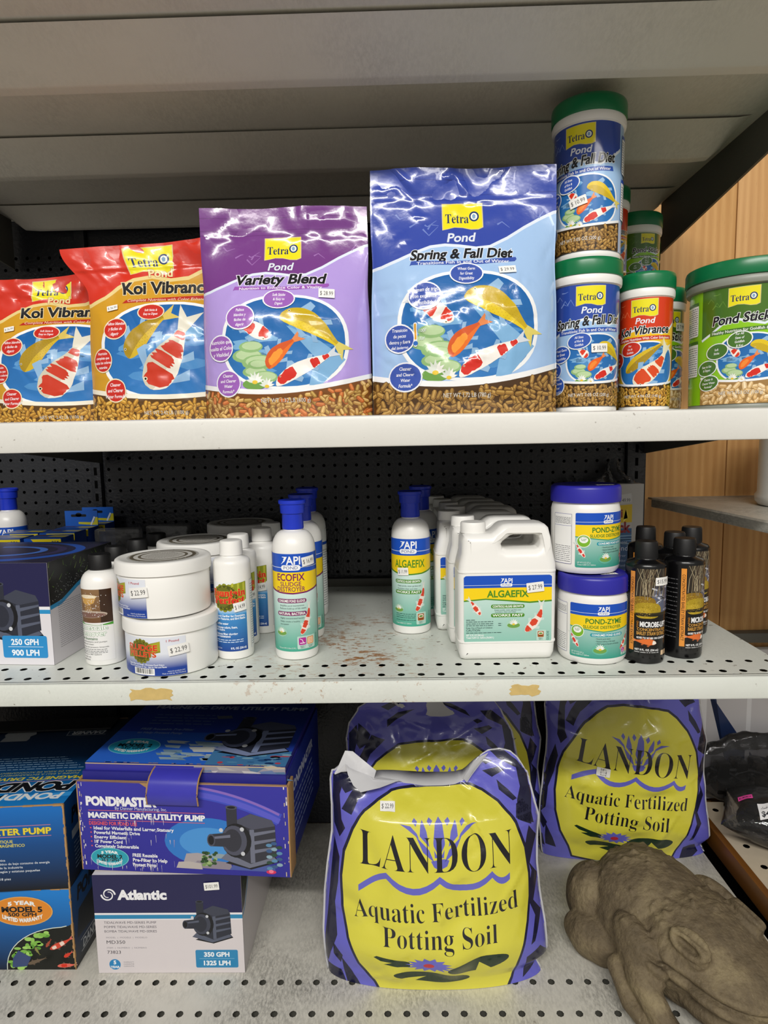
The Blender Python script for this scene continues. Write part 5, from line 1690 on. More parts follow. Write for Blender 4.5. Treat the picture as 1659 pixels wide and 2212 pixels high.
# ---- barley straw extract bottles
def barley_art():
    a = Art(0, 0, .001, .001)
    H = 29
    rnd = random.Random(11)
    a.rect(-H, 8, H, 130, '0c0c0d'); a.up()
    a.rect(-22, 66, 27, 130, '2a241c'); a.up()
    a.poly([(-6, 66), (27, 66), (27, 108), (14, 112), (0, 100)], '5a6076'); a.up()
    for q in range(26):
        x, y = rnd.uniform(-2, 25), rnd.uniform(70, 106)
        a.ell(x, y, rnd.uniform(1.5, 5), rnd.uniform(.8, 2.6), rnd.choice(('9aa0b4', 'c8ccd8', '3a3e50', '23262f')), n=9, rot=rnd.uniform(-30, 30))
    a.up()
    for q in range(34):
        x = rnd.uniform(-22, 18)
        a.line([(x, rnd.uniform(88, 96)), (x + rnd.uniform(-3, 6), 112), (x + rnd.uniform(-8, 14), 130)], .9, rnd.choice(('8a7c60', '6a5a42', 'a89c80', '4a3a2c')), w2=.4)
    a.up()
    for cx, cy, rx, ry, c in ((-12, 84, 16, 9, '8a6a1a'), (-6, 74, 18, 11, 'a88e1e'), (-12, 70, 10, 7, 'b89c28')):
        a.ell(cx, cy, rx, ry, c, n=22, p=.8); a.up()
        for q in range(60):
            t, r = rnd.uniform(0, 2 * pi), sqrt(rnd.random()) * .92
            x, y = cx + rx * r * cos(t), cy + ry * r * sin(t)
            a.line([(x, y), (x + rnd.uniform(-2, 2), y + rnd.uniform(-1, 1.5))], .35, rnd.choice(('d8bc4a', '6a4e10', 'c8a834')))
        a.up()
    a.poly([(-22, 66), (27, 66), (27, 72), (-22, 70)], '0c0c0d', col2='3a3218'); a.up()
    a.text('MICROBE-LIFT', 3, 55, 6.6, 'f0f0f0', w=37, bold=.04, res=3)
    a.text('POND', -18.6, 54.5, 2.6, 'd08a2a', w=9, rot=90, res=2)
    a.text('CONCENTRATED', 1, 48, 3.6, 'd8a04a', w=40, bold=.02, res=2)
    a.text('BARLEY STRAW EXTRACT', 1, 42.6, 4.6, 'd8a04a', w=41, bold=.02, res=2)
    a.text('GOES TO WORK ON CONTACT', 1, 36.4, 2.5, 'f0f0f0', w=41, bold=.04, res=2); a.up()
    koi(a, [(6, 29), (-2, 32), (-12, 31), (-21, 32)], 8, 'e07030', [(.0, .2, -.9, .9)], 'f0e8dc', 'd88a5a', seed=3, eye=1, pec='a85a30')
    a.text('NET 8 FL. OZ. (236 mL)', -6, 20, 2.6, 'ececec', w=31, bold=.03, res=2); a.scribble(-22, 10, 16.5, 1.4, 'c8c8c8', 2)
    for x in (14, 21): a.rrect(x, 12, x + 5.5, 18.5, .8, 'e8c8a0'); a.up()
    a.rrect(16, 100, 0 + 16.2, 100.2, .05, 'e8c8a0'); a.up()
    a.rect(-30, 18, -23.4, 126, 'e6963c'); a.up()
    a.text('CONCENTRATED BARLEY STRAW EXTRACT', -26.7, 72, 3.6, '1c130a', w=92, rot=-90, bold=.01, res=2)
    for q in range(14): a.scribble(-62, -34, 30 + q * 6.2, 1.5, '6a6a6c', q)
    a.up()
    return a
def barley(loc, rz, label, st=None):
    root = empty('barley_extract_bottle', loc, rz)
    tag(root, label, 'bottle', 'black barley extract bottles')
    R = .0262
    lathe('bottle_body', [(R * .9, 0), (R * .97, .001), (R, .004), (R, .130), (R * .985, .1335), (R * .90, .137), (R * .6, .1395), (R * .56, .141), (R * .56, .144)], M['black_plastic'], root, 64)
    lathe('screw_cap', [(.0135, .1410), (.0148, .1413), (.0150, .1435), (.0144, .1615), (.0132, .1640), (.004, .1640)], M['black_cap'], root, 90, ribs=(.1425, .161, 90, .0006))
    S = S_cyl(R)
    build_art(barley_art(), 'printed_label', S, M['label_gloss'], root, du=.0028)
    return root
b0 = barley((0.3370, 0.8722, Z2 + .0005), 0.02, 'black barley straw extract bottle with price sticker, beside the stacked jars')
for (x, y, rz, lb) in ((0.3965, 0.8905, .62, 'black bottle turned to show its orange side stripe, rightmost in front'),
                   (0.4070, 0.9480, .3, 'black bottle behind the front two, its cap rising between them'),
                   (0.3870, 1.0060, .1, 'black bottle at the back left of its cluster, near the carton'),
                   (0.4530, 0.9950, .5, 'black bottle at the back right of its cluster, by the wooden wall')):
    dup(b0, (x, y, Z2 + .0005), rz, lb)
price(b0, S_cyl(.0262), .012, .1135, '$15.99', .0205, .011, 0)
# ------------------------------------------------------------------ cartons on the middle shelf
def carton(name, loc, rz, W, D, H, label, cat, base='1d2048', grp=None, bev=0.0012):
    """origin at the front right bottom corner; front faces -y; x runs left to -W"""
    root = empty(name, loc, rz)
    tag(root, label, cat, grp)
    box('carton_body', (-W, 0, 0), (0, D, H), plain('carton_board', base, .5, .3, var=.06, vscale=60), root, bev)
    return root
def face_front(W): return S_plane((-W, -.0001, 0), (1, 0, 0), (0, 0, 1))
def face_right(): return S_plane((.0001, 0, 0), (0, 1, 0), (0, 0, 1))
def face_top(W, H): return S_plane((-W, 0, H + .0001), (1, 0, 0), (0, 1, 0))

def atlantic_front(a, W, H, gph, lph, with_text):
    """author millimetres, origin front left bottom"""
    w, h = W * 1000, H * 1000
    a.rect(0, 0, w, h, 'dedbe0'); a.up()
    a.rect(0, h * .575, w, h, '21204a'); a.up()
    a.rect(0, h * .545, w, h * .575, 'e8e8ec'); a.rect(0, h * .505, w, h * .545, '2a8fc6'); a.up()
def swirl(a, x, y, r, col='f0f0f4', bg='21204a'):
    for k in range(2):
        P = []
        for q in range(26):
            t = radians(q * 11 + k * 180); rr = r * (1 - q / 26 * .62)
            P.append((x + rr * cos(t), y + rr * sin(t)))
        a.line(P, r * .26, col, w2=r * .1)
    a.up()

def atlantic_box_mid():
    W, D, H = .235, .178, .146
    root = carton('pump_box', (-.4855, .873, Z2 + .0005), -.065, W, D, H, 'white and navy water pump box reading 250 GPH at the left of the middle shelf', 'box', 'cfccd2')
    a = Art(0, 0, .001, .001)
    atlantic_front(a, W, H, 250, 900, False)
    w, h = 235, 146
    b = Art(0, 0, .001, -.001)
    a2 = Art(w - 66, 73, .001, -.001); a2.t, a2.c, a2.L = a.t, a.c, a.L
    # pump drawn with y downward about its own centre
    a2.tf = (-(w - 58), 0, .001, -.001, 0, 0)
    a2.tf = (0, 0, .001, -.001, 0, 0)
    pump(a2, w - 62, -74, 100)
    a.L = a2.L
    a.rrect(w - 74, 10, w - 8, 42, 3, '2a8ccb'); a.up()
    a.text('250 GPH', w - 41, 33, 8, 'f2f6fa', w=40, bold=.03, res=3); a.rect(w - 66, 25.6, w - 14, 26.2, 'e8f0f8'); a.text('900 LPH', w - 41, 17.5, 8, 'f2f6fa', w=40, bold=.03, res=3)
    build_art(a, 'front_print', face_front(W), M['carton'], root)
    s = Art(0, 0, .001, .001)
    d = D * 1000
    s.rect(0, 0, d, h, 'd8d4da'); s.up()
    s.poly([(0, h * .575), (30, h * .60), (70, h * .7), (d, h * .9), (d, h), (0, h)], '14181a'); s.up()
    s.line([(0, h * .56), (28, h * .575), (70, h * .68), (d, h * .88)], 6, '2a8fc6'); s.up()
    rnd = random.Random(2)
    for q in range(40):
        x, y = rnd.uniform(2, d), rnd.uniform(h * .62, h * .97)
        if y > h * (.6 + .3 * x / d): s.line([(x, y), (x + rnd.uniform(-8, 8), y + rnd.uniform(2, 10))], .9, rnd.choice(('7aa83a', 'a8c860', '4a7a2a')), w2=.2)
    for q in range(120):
        x = rnd.uniform(2, d); y = h * (.60 + .3 * x / d) + abs(rnd.gauss(6, 8))
        if y < h: s.ell(x, y, .5, .5, 'c8d0d0', n=5)
    for q in range(22): s.scribble(18, 90, 20 + q * 3.0, 1.1, '5a5a66', q)
    build_art(s, 'side_print', face_right(), M['carton'], root)
    t = Art(0, 0, .001, .001)
    t.rect(0, 0, w, d, '2a2740'); t.up()
    for k, c in enumerate(('2c5cc0', '3a3560', '4a7ad8')):
        P = [(w * .45 + (150 - k * 34) * cos(radians(q)) * .8, d * .5 + (80 - k * 20) * sin(radians(q))) for q in range(-170, 120, 10)]
        t.line(P, 26 - 5 * k, c, w2=8)
        t.up()
    build_art(t, 'top_print', face_top(W, H), M['carton'], root)
    return root
atlantic_box_mid()

def small_pump_box(loc, label, tab):
    W, D, H = .064, .045, .148
    root = carton('small_pump_box', loc, 0, W, D, H, label, 'box', '164aa8', 'small blue pump boxes at left')
    a = Art(0, 0, .001, .001)
    a.rect(0, 0, 64, 148, '1a56b8'); a.up()
    a.poly([(22, 134), (64, 134), (64, 147), (12, 147)], 'e8d420'); a.up()
    a.text('250', 54, 140.5, 6, '1a3a6a', w=12, bold=.02, res=2)
    a.poly([(4, 100), (60, 110), (60, 128), (4, 124)], '2f7ad0'); a.up()
    build_art(a, 'front_print', face_front(W), M['carton'], root)
    t = Art(0, 0, .001, .001)
    t.rect(0, 0, 64, 45, '1a4c9c'); t.up(); t.poly([(30, 20), (64, 14), (64, 30), (36, 32)], 'd8c628'); t.poly([(6, 30), (24, 30), (20, 40), (2, 40)], '5a2a20'); t.up()
    build_art(t, 'top_print', face_top(W, H), M['carton'], root)
    if tab:
        s = Art(0, 0, .001, .001)
        h0, h1 = 148, 178
        vs = [(-W, .043, .146), (0, .043, .146), (0, .043, h1 / 1000), (-W, .043, h1 / 1000)]
        box('hang_tab', (-W, .0425, .146), (0, .044, .178), plain('tab_board', '1a5cc0', .45, .4, var=.05), root)
        s.rect(0, h0, 64, h1, '1c62c8'); s.up()
        s.rrect(12, 166, 42, 171, 2, '10131a'); s.ell(27, 170, 6, 4, '10131a', n=14); s.up()
        s.poly([(26, 156), (56, 155), (60, 165), (64, 165), (64, 150), (52, 150), (26, 152)], 'd8d030'); s.up()
        s.line([(50, 150), (58, 166)], 3, 'e8f0f8'); s.up()
        build_art(s, 'tab_print', S_plane((-W, .0424, 0), (1, 0, 0), (0, 0, 1)), M['carton'], root)
    return root
for loc, lb, tb in (((-.646, 1.085, Z2 + .0005), 'small blue pump box behind the big pump box, nearest the left edge', False),
                    ((-.575, 1.085, Z2 + .0005), 'small blue pump box behind the big pump box, closest to the limescale bottles', False),
                    ((-.651, 1.150, Z2 + .0005), 'small blue box in the second row, its yellow corner reading 250', False),
                    ((-.584, 1.150, Z2 + .0005), 'small blue box in the second row, in front of the two hang tabs', False),
                    ((-.583, 1.200, Z2 + .0005), 'small blue box whose hang tab with slot stands upright', True),
                    ((-.579, 1.262, Z2 + .0005), 'rearmost small blue box, its hang tab half hidden by another tab', True)):
    small_pump_box(loc, lb, tb)

def blister(loc, rz, label, w=.085, h=.145):
    root = empty('blister_pack', loc, rz)
    tag(root, label, 'blister pack', 'clear hanging blister packs')
    bm = bmesh.new()
    box_bm(bm, (-w / 2, -.012, 0), (w / 2, .012, h), .005)
    bm_obj('clear_shell', bm, M['clear'], root)
    bm = bmesh.new()
    tube_bm(bm, [(-w * .3, 0, .02), (-w * .32, 0, h * .6), (0, 0, h * .8), (w * .3, 0, h * .6), (w * .3, 0, .02)], .006)
    bm_obj('packed_hose', bm, M['black_plastic'], root)
    return root
blister((-.536, 1.225, Z2 + .0005), .08, 'clear blister pack standing beside the blue hang-tab boxes')
blister((-.452, 1.262, Z2 + .0005), -.05, 'clear blister pack behind the black bottle caps')

def rock_box():
    W, D, H = .150, .036, .208
    root = carton('mineral_box', (.488, 1.285, Z2 + .0005), .0, W, D, H, 'open white carton with blue and yellow label and a plastic bag sticking out', 'box', 'b8b6b2')
    a = Art(0, 0, .001, .001)
    a.rect(0, 0, 150, 208, 'b6b4b0'); a.up()
    a.rect(10, 0, 128, 186, 'bcbab8'); a.up()
    a.rect(10, 2, 128, 120, '16264e', col2='3c6a9a'); a.up()
    rnd = random.Random(8)
    for q in range(16):
        y = rnd.uniform(86, 118); a.line([(10, y), (60, y + rnd.uniform(-3, 3)), (128, y + rnd.uniform(-4, 4))], 1.2, rnd.choice(('6a9ac8', '2a4a78', '8ab0d0')))
    a.up()
    a.poly([(20, 128), (128, 132), (128, 168), (60, 162), (20, 150)], 'd8b81c'); a.up()
    for q in range(22):
        x = rnd.uniform(24, 120); a.poly([(x, rnd.uniform(130, 145)), (x + 8, 140), (x + 4, 160)], rnd.choice(('e8d040', 'b8941a', 'f0e060')))
    a.up()
    a.text('Koi', 96, 150, 16, '8a1c24', w=26, bold=.03, res=3); a.text('Rock', 100, 122, 20, '8a1c24', w=48, bold=.04, res=3); a.up()
    a.text('Treatment', 100, 92, 7, 'b8c4d8', w=40, res=2); a.text('Ponds', 110, 80, 10, 'c8d0e0', w=34, res=2); a.up()
    for q, (t, y) in enumerate((('Clearer', 65), ('No Odor', 55), ('One Month', 45), ('1/4 Acre', 35))): a.text(t, 90, y, 5, '9aa8c4', anchor='l', w=28, res=2)
    a.text('3 Pounds', 110, 8, 5, '9aa8c4', w=24, res=2)
    a.poly([(100, 168), (126, 172), (126, 190), (100, 186)], 'c8c8c6'); a.up()
    a.text('$ 49.99', 113, 176, 7, '3a3a40', w=22, res=2)
    build_art(a, 'front_print', face_front(W), M['carton'], root)
    rnd = random.Random(5)
    def crumple(cx, w, h, y):
        vs, fs = [], []
        n, m = 12, 8
        for j in range(m + 1):
            for i in range(n + 1):
                t = i / n - .5; q = j / m
                ww = w * (1 - .55 * q) * (1 + .25 * sin(q * 5))
                vs.append((cx + t * ww + rnd.uniform(-.003, .003), y + .012 * sin(t * 11 + q * 4) + rnd.uniform(-.003, .003), H - .01 + q * h * (1 - .6 * (2 * t) ** 2) + rnd.uniform(-.002, .002)))
        fs = [(j * (n + 1) + i, j * (n + 1) + i + 1, (j + 1) * (n + 1) + i + 1, (j + 1) * (n + 1) + i) for j in range(m) for i in range(n)]
        mesh_obj('liner_bag', vs, fs, M['clear_grey'], root, True, 0)
    crumple(-.055, .11, .062, .018); crumple(-.050, .10, .055, .030); crumple(-.135, .03, .03, .02)
    return root
rock_box()

# white jug on the corner shelf, at the right picture edge
def white_jug():
    root = empty('white_jug', (.752, 1.19, .8595))
    tag(root, 'plain white plastic jug on the small grey shelf, mostly beyond the right edge', 'jug')
    lathe('jug_body', [(.070, 0), (.082, .001), (.087, .008), (.088, .018), (.084, .024), (.084, .13), (.080, .15), (.060, .185), (.030, .20), (.024, .205)], M['white_plastic'], root, 56)
    lathe('screw_cap', [(.024, .2045), (.0265, .205), (.0265, .222), (.022, .224), (.004, .224)], M['white_cap'], root, 60)
white_jug()
# ------------------------------------------------------------------ pump cartons on the bottom deck
def worn_edges(root, W, D, H, seed=1, n=1):
    """raw cardboard showing along the front edges"""
    rnd = random.Random(seed)
    bm = bmesh.new()
    for (p, q) in (((-W, 0, H), (0, 0, H)), ((0, 0, 0), (0, 0, H))):
        P, Q = Vector(p), Vector(q)
        m = 26
        for k in range(m):
            a, b = P.lerp(Q, k / m), P.lerp(Q, (k + 1) / m)
            w = rnd.uniform(.0008, .0022)
            lo = [min(a[i], b[i]) - (w if i != (0 if abs(P.x - Q.x) > .01 else 2) else 0) for i in range(3)]
            hi = [max(a[i], b[i]) + (w * .5 if i != (0 if abs(P.x - Q.x) > .01 else 2) else 0) for i in range(3)]
            box_bm(bm, lo, hi)
    bm_obj('frayed_edge', bm, M['cardboard'], root, False)

def oval_badge(a, x, y, rx, ry, model, gph, col, ring, year='5 YEAR'):
    a.ell(x, y, rx * 1.04, ry * 1.06, ring, n=32); a.up()
    a.ell(x, y, rx, ry, col, n=32); a.up()
    a.text(year, x, y + ry * .62, ry * .26, 'eef2f0', w=rx * .9, bold=.05, bend=ry * .12, res=2)
    a.text(model, x, y + ry * .13, ry * .36, '12181c', w=rx * 1.35, bold=.045, res=3)
    a.text(gph, x, y - ry * .24, ry * .26, '12181c', w=rx * .95, bold=.03, res=2)
    a.text('LIMITED WARRANTY', x, y - ry * .66, ry * .26, 'eef2f0', w=rx * 1.35, bold=.05, bend=-ry * .3, res=2)
    a.up()

def pondmag_upper():
    W, D, H = .40, .315, .1425
    root = carton('pump_box', (-.531, .947, .2935), .07, W, D, H, 'big dark blue water pump box on top of the stack at lower left', 'box', '0c1420')
    w, d, h = 400, 315, 142.5
    a = Art(0, 0, .001, .001)
    a.rect(0, 0, w, h, '07090d', col2='0f62b4'); a.up()
    a.poly([(0, h * .42), (w, h * .55), (w, h), (0, h)], '0b3a74', col2='1470c4'); a.up()
    a.text('MAGNETIC DRIVE WATER PUMP', w - 22, 100, 10, 'e6d43a', w=250, anchor='r', bold=.03, out=(.05, '8a5a3a'), res=3); a.up()
    a.rect(w - 275, 109, w - 22, 110, 'c87a8a'); a.rect(w - 275, 91, w - 22, 92, 'c87a8a')
    a.text("POMPE À EAU À ENTRAÎNEMENT MAGNÉTIQUE", w - 82, 84, 4.6, 'd8cc5a', w=150, anchor='r', bold=.02, res=2)
    a.text('BOMBA DE AGUA DE ACCIONAMIENTO MAGNÉTICO', w - 64, 77, 4.6, 'd8cc5a', w=170, anchor='r', bold=.02, res=2)
    for q, (t, e) in enumerate((('Bomba de impulsión magnética', 96), ('motor magnético de bajo consumo de energía', 28), ('confiable de la industria', 70), ('cascadas, desagüe y estatuas pequeñas', 44), ('', 0), ('Cable a tierra de 18 pies', 90))):
        if t: a.text(t, w - e, 53 - q * 6.4, 3.6, 'd4dae2', w=len(t) * 2.5, anchor='r', bold=.01, res=2)
    build_art(a, 'front_print', face_front(W), M['carton'], root)
    t = Art(0, 0, .001, .001)
    t.rect(0, 0, w, d, '1a86d8', col2='08121e'); t.up()
    t.rect(0, 120, w, d, '0c3a66', col2='06090e'); t.up()
    t.rect(0, 0, w, 120, '1a86d8', col2='0c3a66'); t.up()
    t.line([(w * .3, 4), (w * .7, 22), (w, 30)], 6, '3aa0ea', w2=12); t.up()
    t.text('PONDMASTER', w - 115, 26, 17, 'eef2f4', w=200, rot=180, bold=.04, ysign=1, shear=.2, res=3)
    t.text('POND-MAG', w - 125, 56, 26, '10131a', w=230, rot=180, bold=.05, out=(.09, 'e8eef2'), shear=.25, res=3); t.up()
    t.rect(w - 270, 73, w - 10, 74.2, 'c87a8a')
    t.text('MAGNETIC DRIVE WATER PUMP', w - 135, 83, 9, 'e0d03a', w=260, rot=180, bold=.03, shear=.15, res=2)
    t.text('POMPE À EAU À ENTRAÎNEMENT MAGNÉTIQUE', w - 110, 96, 4.6, 'b8b868', w=190, rot=180, res=2)
    t.text('BOMBA DE AGUA DE ACCIONAMIENTO MAGNÉTICO', w - 110, 104, 4.6, 'b8b868', w=190, rot=180, res=2)
    for q in range(6): t.scribble(w - 230, w - 15 - q * 9, 116 + q * 8, 3.0, '8fb0cc', q)
    t.up()
    t.text('DANNER', w - 60, 252, 12, 'c8ccd0', w=62, rot=180, shear=.25, bold=.02, res=2)
    t.poly([(w - 24, 242), (w - 98, 242), (w - 100, 262), (w - 28, 262), (w - 28, 260.6), (w - 98.6, 260.6), (w - 96.8, 243.4), (w - 24, 243.4)], 'a8adb2'); t.up()
    t.rect(w - 300, d - 4, w - 130, d - 1, 'b08a5c'); t.rect(w - 70, d - 4, w - 4, d - 1, 'b08a5c')
    t.poly([(w - 330, 190), (w - 250, 180), (w - 236, 205), (w - 260, 236), (w - 330, 240)], '1c222b'); t.up()
    t.ell(w - 270, 205, 22, 14, '3a4654', n=18); t.up(); t.ell(w - 270, 205, 14, 9, '0c1016', n=16)
    build_art(t, 'top_print', face_top(W, H), M['carton'], root)
    s = Art(0, 0, .001, .001)
    s.rect(0, 0, d, h, '080b12', col2='0d4c92'); s.up()
    s.text('POND-MAG', 110, 108, 22, '10131a', w=170, bold=.05, out=(.06, '3a5a7a'), shear=.2, res=2)
    for q in range(7): s.scribble(25, 150, 60 - q * 7, 3, '6a7f98', q)
    s.poly([(20, 70), (90, 76), (90, 88), (20, 84)], '8a98a8'); s.up()
    build_art(s, 'side_print', face_right(), M['carton'], root)
    # strip of clear packing tape over the closed flaps
    vs = []; n = 8
    rnd = random.Random(3)
    for k in range(n + 1):
        y = .225 + k / n * .075
        vs += [(-.212 + rnd.uniform(-.004, .004) - k * .001, y, H + .0009), (-.165 + rnd.uniform(-.004, .004) + k * .001, y, H + .0009)]
    mesh_obj('packing_tape', vs, [(2 * k, 2 * k + 1, 2 * k + 3, 2 * k + 2) for k in range(n)], plain('dusty_tape', '8d9296', .3, .5, var=.15, vscale=50), root, False)
    box('raised_flap', (-W + .01, D - .055, H + .002), (-.02, D - .004, H + .005), M['black_cap'], root, .001)
    worn_edges(root, W, D, H, 2)
pondmag_upper()

def pondmag_lower():
    W, D, H = .40, .30, .1415
    root = carton('pump_box', (-.532, .948, Z3 + .0005), .0, W, D, H, 'blue pump box with orange oval badge and koi picture, bottom of the left stack', 'box', '10305c')
    w, d, h = 400, 300, 141.5
    a = Art(0, 0, .001, .001)
    a.rect(0, 0, w, h, '0a1a34', col2='1276cc'); a.up()
    a.rect(0, 58, w, h, '12508e', col2='1880d4'); a.up()
    P = [(w - 112, 0)] + [(w - 112 + 100 * (1 - cos(radians(t))), 74 * sin(radians(t)) ** .9) for t in range(6, 88, 8)] + [(w - 10, 76), (w, 80), (w, 0)]
    a.line(P[:-2], 2.6, 'dfe8d8'); a.up(); a.poly(P, '111410'); a.up()
    rnd = random.Random(9)
    for q in range(60):
        t = rnd.uniform(5, 80); r = rnd.uniform(4, 26)
        x, y = w - 112 + 100 * (1 - cos(radians(t))) + r, max(3, 74 * sin(radians(t)) ** .9 - r * .6)
        if x < w - 42 and y < 68: a.ell(x, y, rnd.uniform(3, 7), rnd.uniform(2.4, 5), rnd.choice(('7fb84a', 'a4d46a', '5c9a34', '94c85c')), a.L + q % 6, n=12)
    a.up(7)
    a.poly([(w - 104, 4), (w - 80, 6), (w - 72, 22), (w - 92, 34), (w - 102, 20)], '3a4a78'); a.up()
    koi(a, [(w - 40, 36), (w - 28, 42), (w - 18, 46), (w - 6, 54)], 9, 'd84a34', [(.1, .3, -.8, .6), (.5, .7, -.9, .9)], 'f0d8c8', 'c86a5a', seed=3, eye=False, pec='5a4a40')
    koi(a, [(w - 18, 22), (w - 12, 26), (w - 6, 30)], 6, 'd8402c', [], '', 'c86a5a', eye=False, pec='5a4a40')
    koi(a, [(w - 30, 6), (w - 20, 8), (w - 8, 7), (w - 2, 9)], 7, 'e06a5a', [(.2, .5, -.8, .8)], 'd8301c', 'e8b0a0', eye=False, pec='5a4a40')
    koi(a, [(w - 78, 10), (w - 66, 14), (w - 50, 20)], 6, '6a5a48', [], '', '4a4034', eye=False, pec='5a4a40')
    koi(a, [(w - 64, 40), (w - 62, 34), (w - 58, 28)], 4, '8a8a48', [], '', '6a6a38', eye=False, pec='5a4a40')
    koi(a, [(w - 46, 40), (w - 42, 46), (w - 38, 52)], 4.5, 'a84a34', [], '', '8a4030', eye=False, pec='5a4a40')
    oval_badge(a, w - 80, 103, 48, 24, 'MODEL 5', '500 GPH', 'e08a2a', 'e0a85a')
    for t, y, e in (('technology', 66, 146), ('the industry', 58, 136), ('Statuary wiring', 50, 148)): a.text(t, w - e, y, 4.4, 'e0e6ec', anchor='r', w=len(t) * 3.0, shear=.15, bold=.02, res=2)
    a.poly([(w - 170, 30), (w - 152, 34), (w - 146, 44), (w - 156, 42), (w - 158, 48), (w - 168, 42)], 'e8ecee'); a.up()
    build_art(a, 'front_print', face_front(W), M['carton'], root)
    s = Art(0, 0, .001, .001)
    s.rect(0, 0, d, h, '080b10', col2='12508e'); s.up()
    s.text('POND-MAG', 96, 118, 22, '10131a', w=150, bold=.05, out=(.06, '2a5a8a'), shear=.2, res=2)
    s.text('DANNER', 60, 24, 13, 'c8ccd0', w=66, shear=.2, bold=.02, res=2)
    for y in (14, 34): s.rect(20, y, 102, y + 1.2, 'c8ccd0')
    s.poly([(10, 46), (70, 40), (110, 62), (80, 96), (20, 90)], '20262c'); s.up()
    build_art(s, 'side_print', face_right(), M['carton'], root)
    worn_edges(root, W, D, H, 5)
pondmag_lower()

def pump_scene(a, x, y, s):
    """rocks and pump, centre (x, y) in y-up millimetres"""
    for k, (dx, dy, w_, h_, c) in enumerate(((-52, -34, 44, 16, 'a8a0a4'), (-30, -44, 60, 14, '8c8490'), (-66, -46, 40, 12, 'b8b0ac'), (30, -46, 70, 12, '4a5aa0'), (-20, -30, 30, 8, '8fa0a8'))):
        a.poly([(x + dx * s - w_ * s * .5, y + dy * s - h_ * s * .4), (x + dx * s - w_ * s * .4, y + dy * s + h_ * s * .4), (x + dx * s, y + dy * s + h_ * s * .5), (x + dx * s + w_ * s * .45, y + dy * s + h_ * s * .3), (x + dx * s + w_ * s * .5, y + dy * s - h_ * s * .5)], c); a.up()
    rnd = random.Random(4)
    for q in range(30): a.ell(x + rnd.uniform(-46, -22) * s, y + rnd.uniform(-46, -24) * s, 3 * s, 2.4 * s, rnd.choice(('4a6a3a', '7a9a5a', '2c4a28', '9ab47a')), a.L + q % 4, n=8)
    a.up(5)
    tf = a.tf
    a.tf = (0, 0, tf[2], -tf[3], 0, 0)
    pump(a, x + 14 * s, -(y), 112 * s, ('34353f', '4e5060', '6e7284', '1a1b20'))
    a.tf = tf

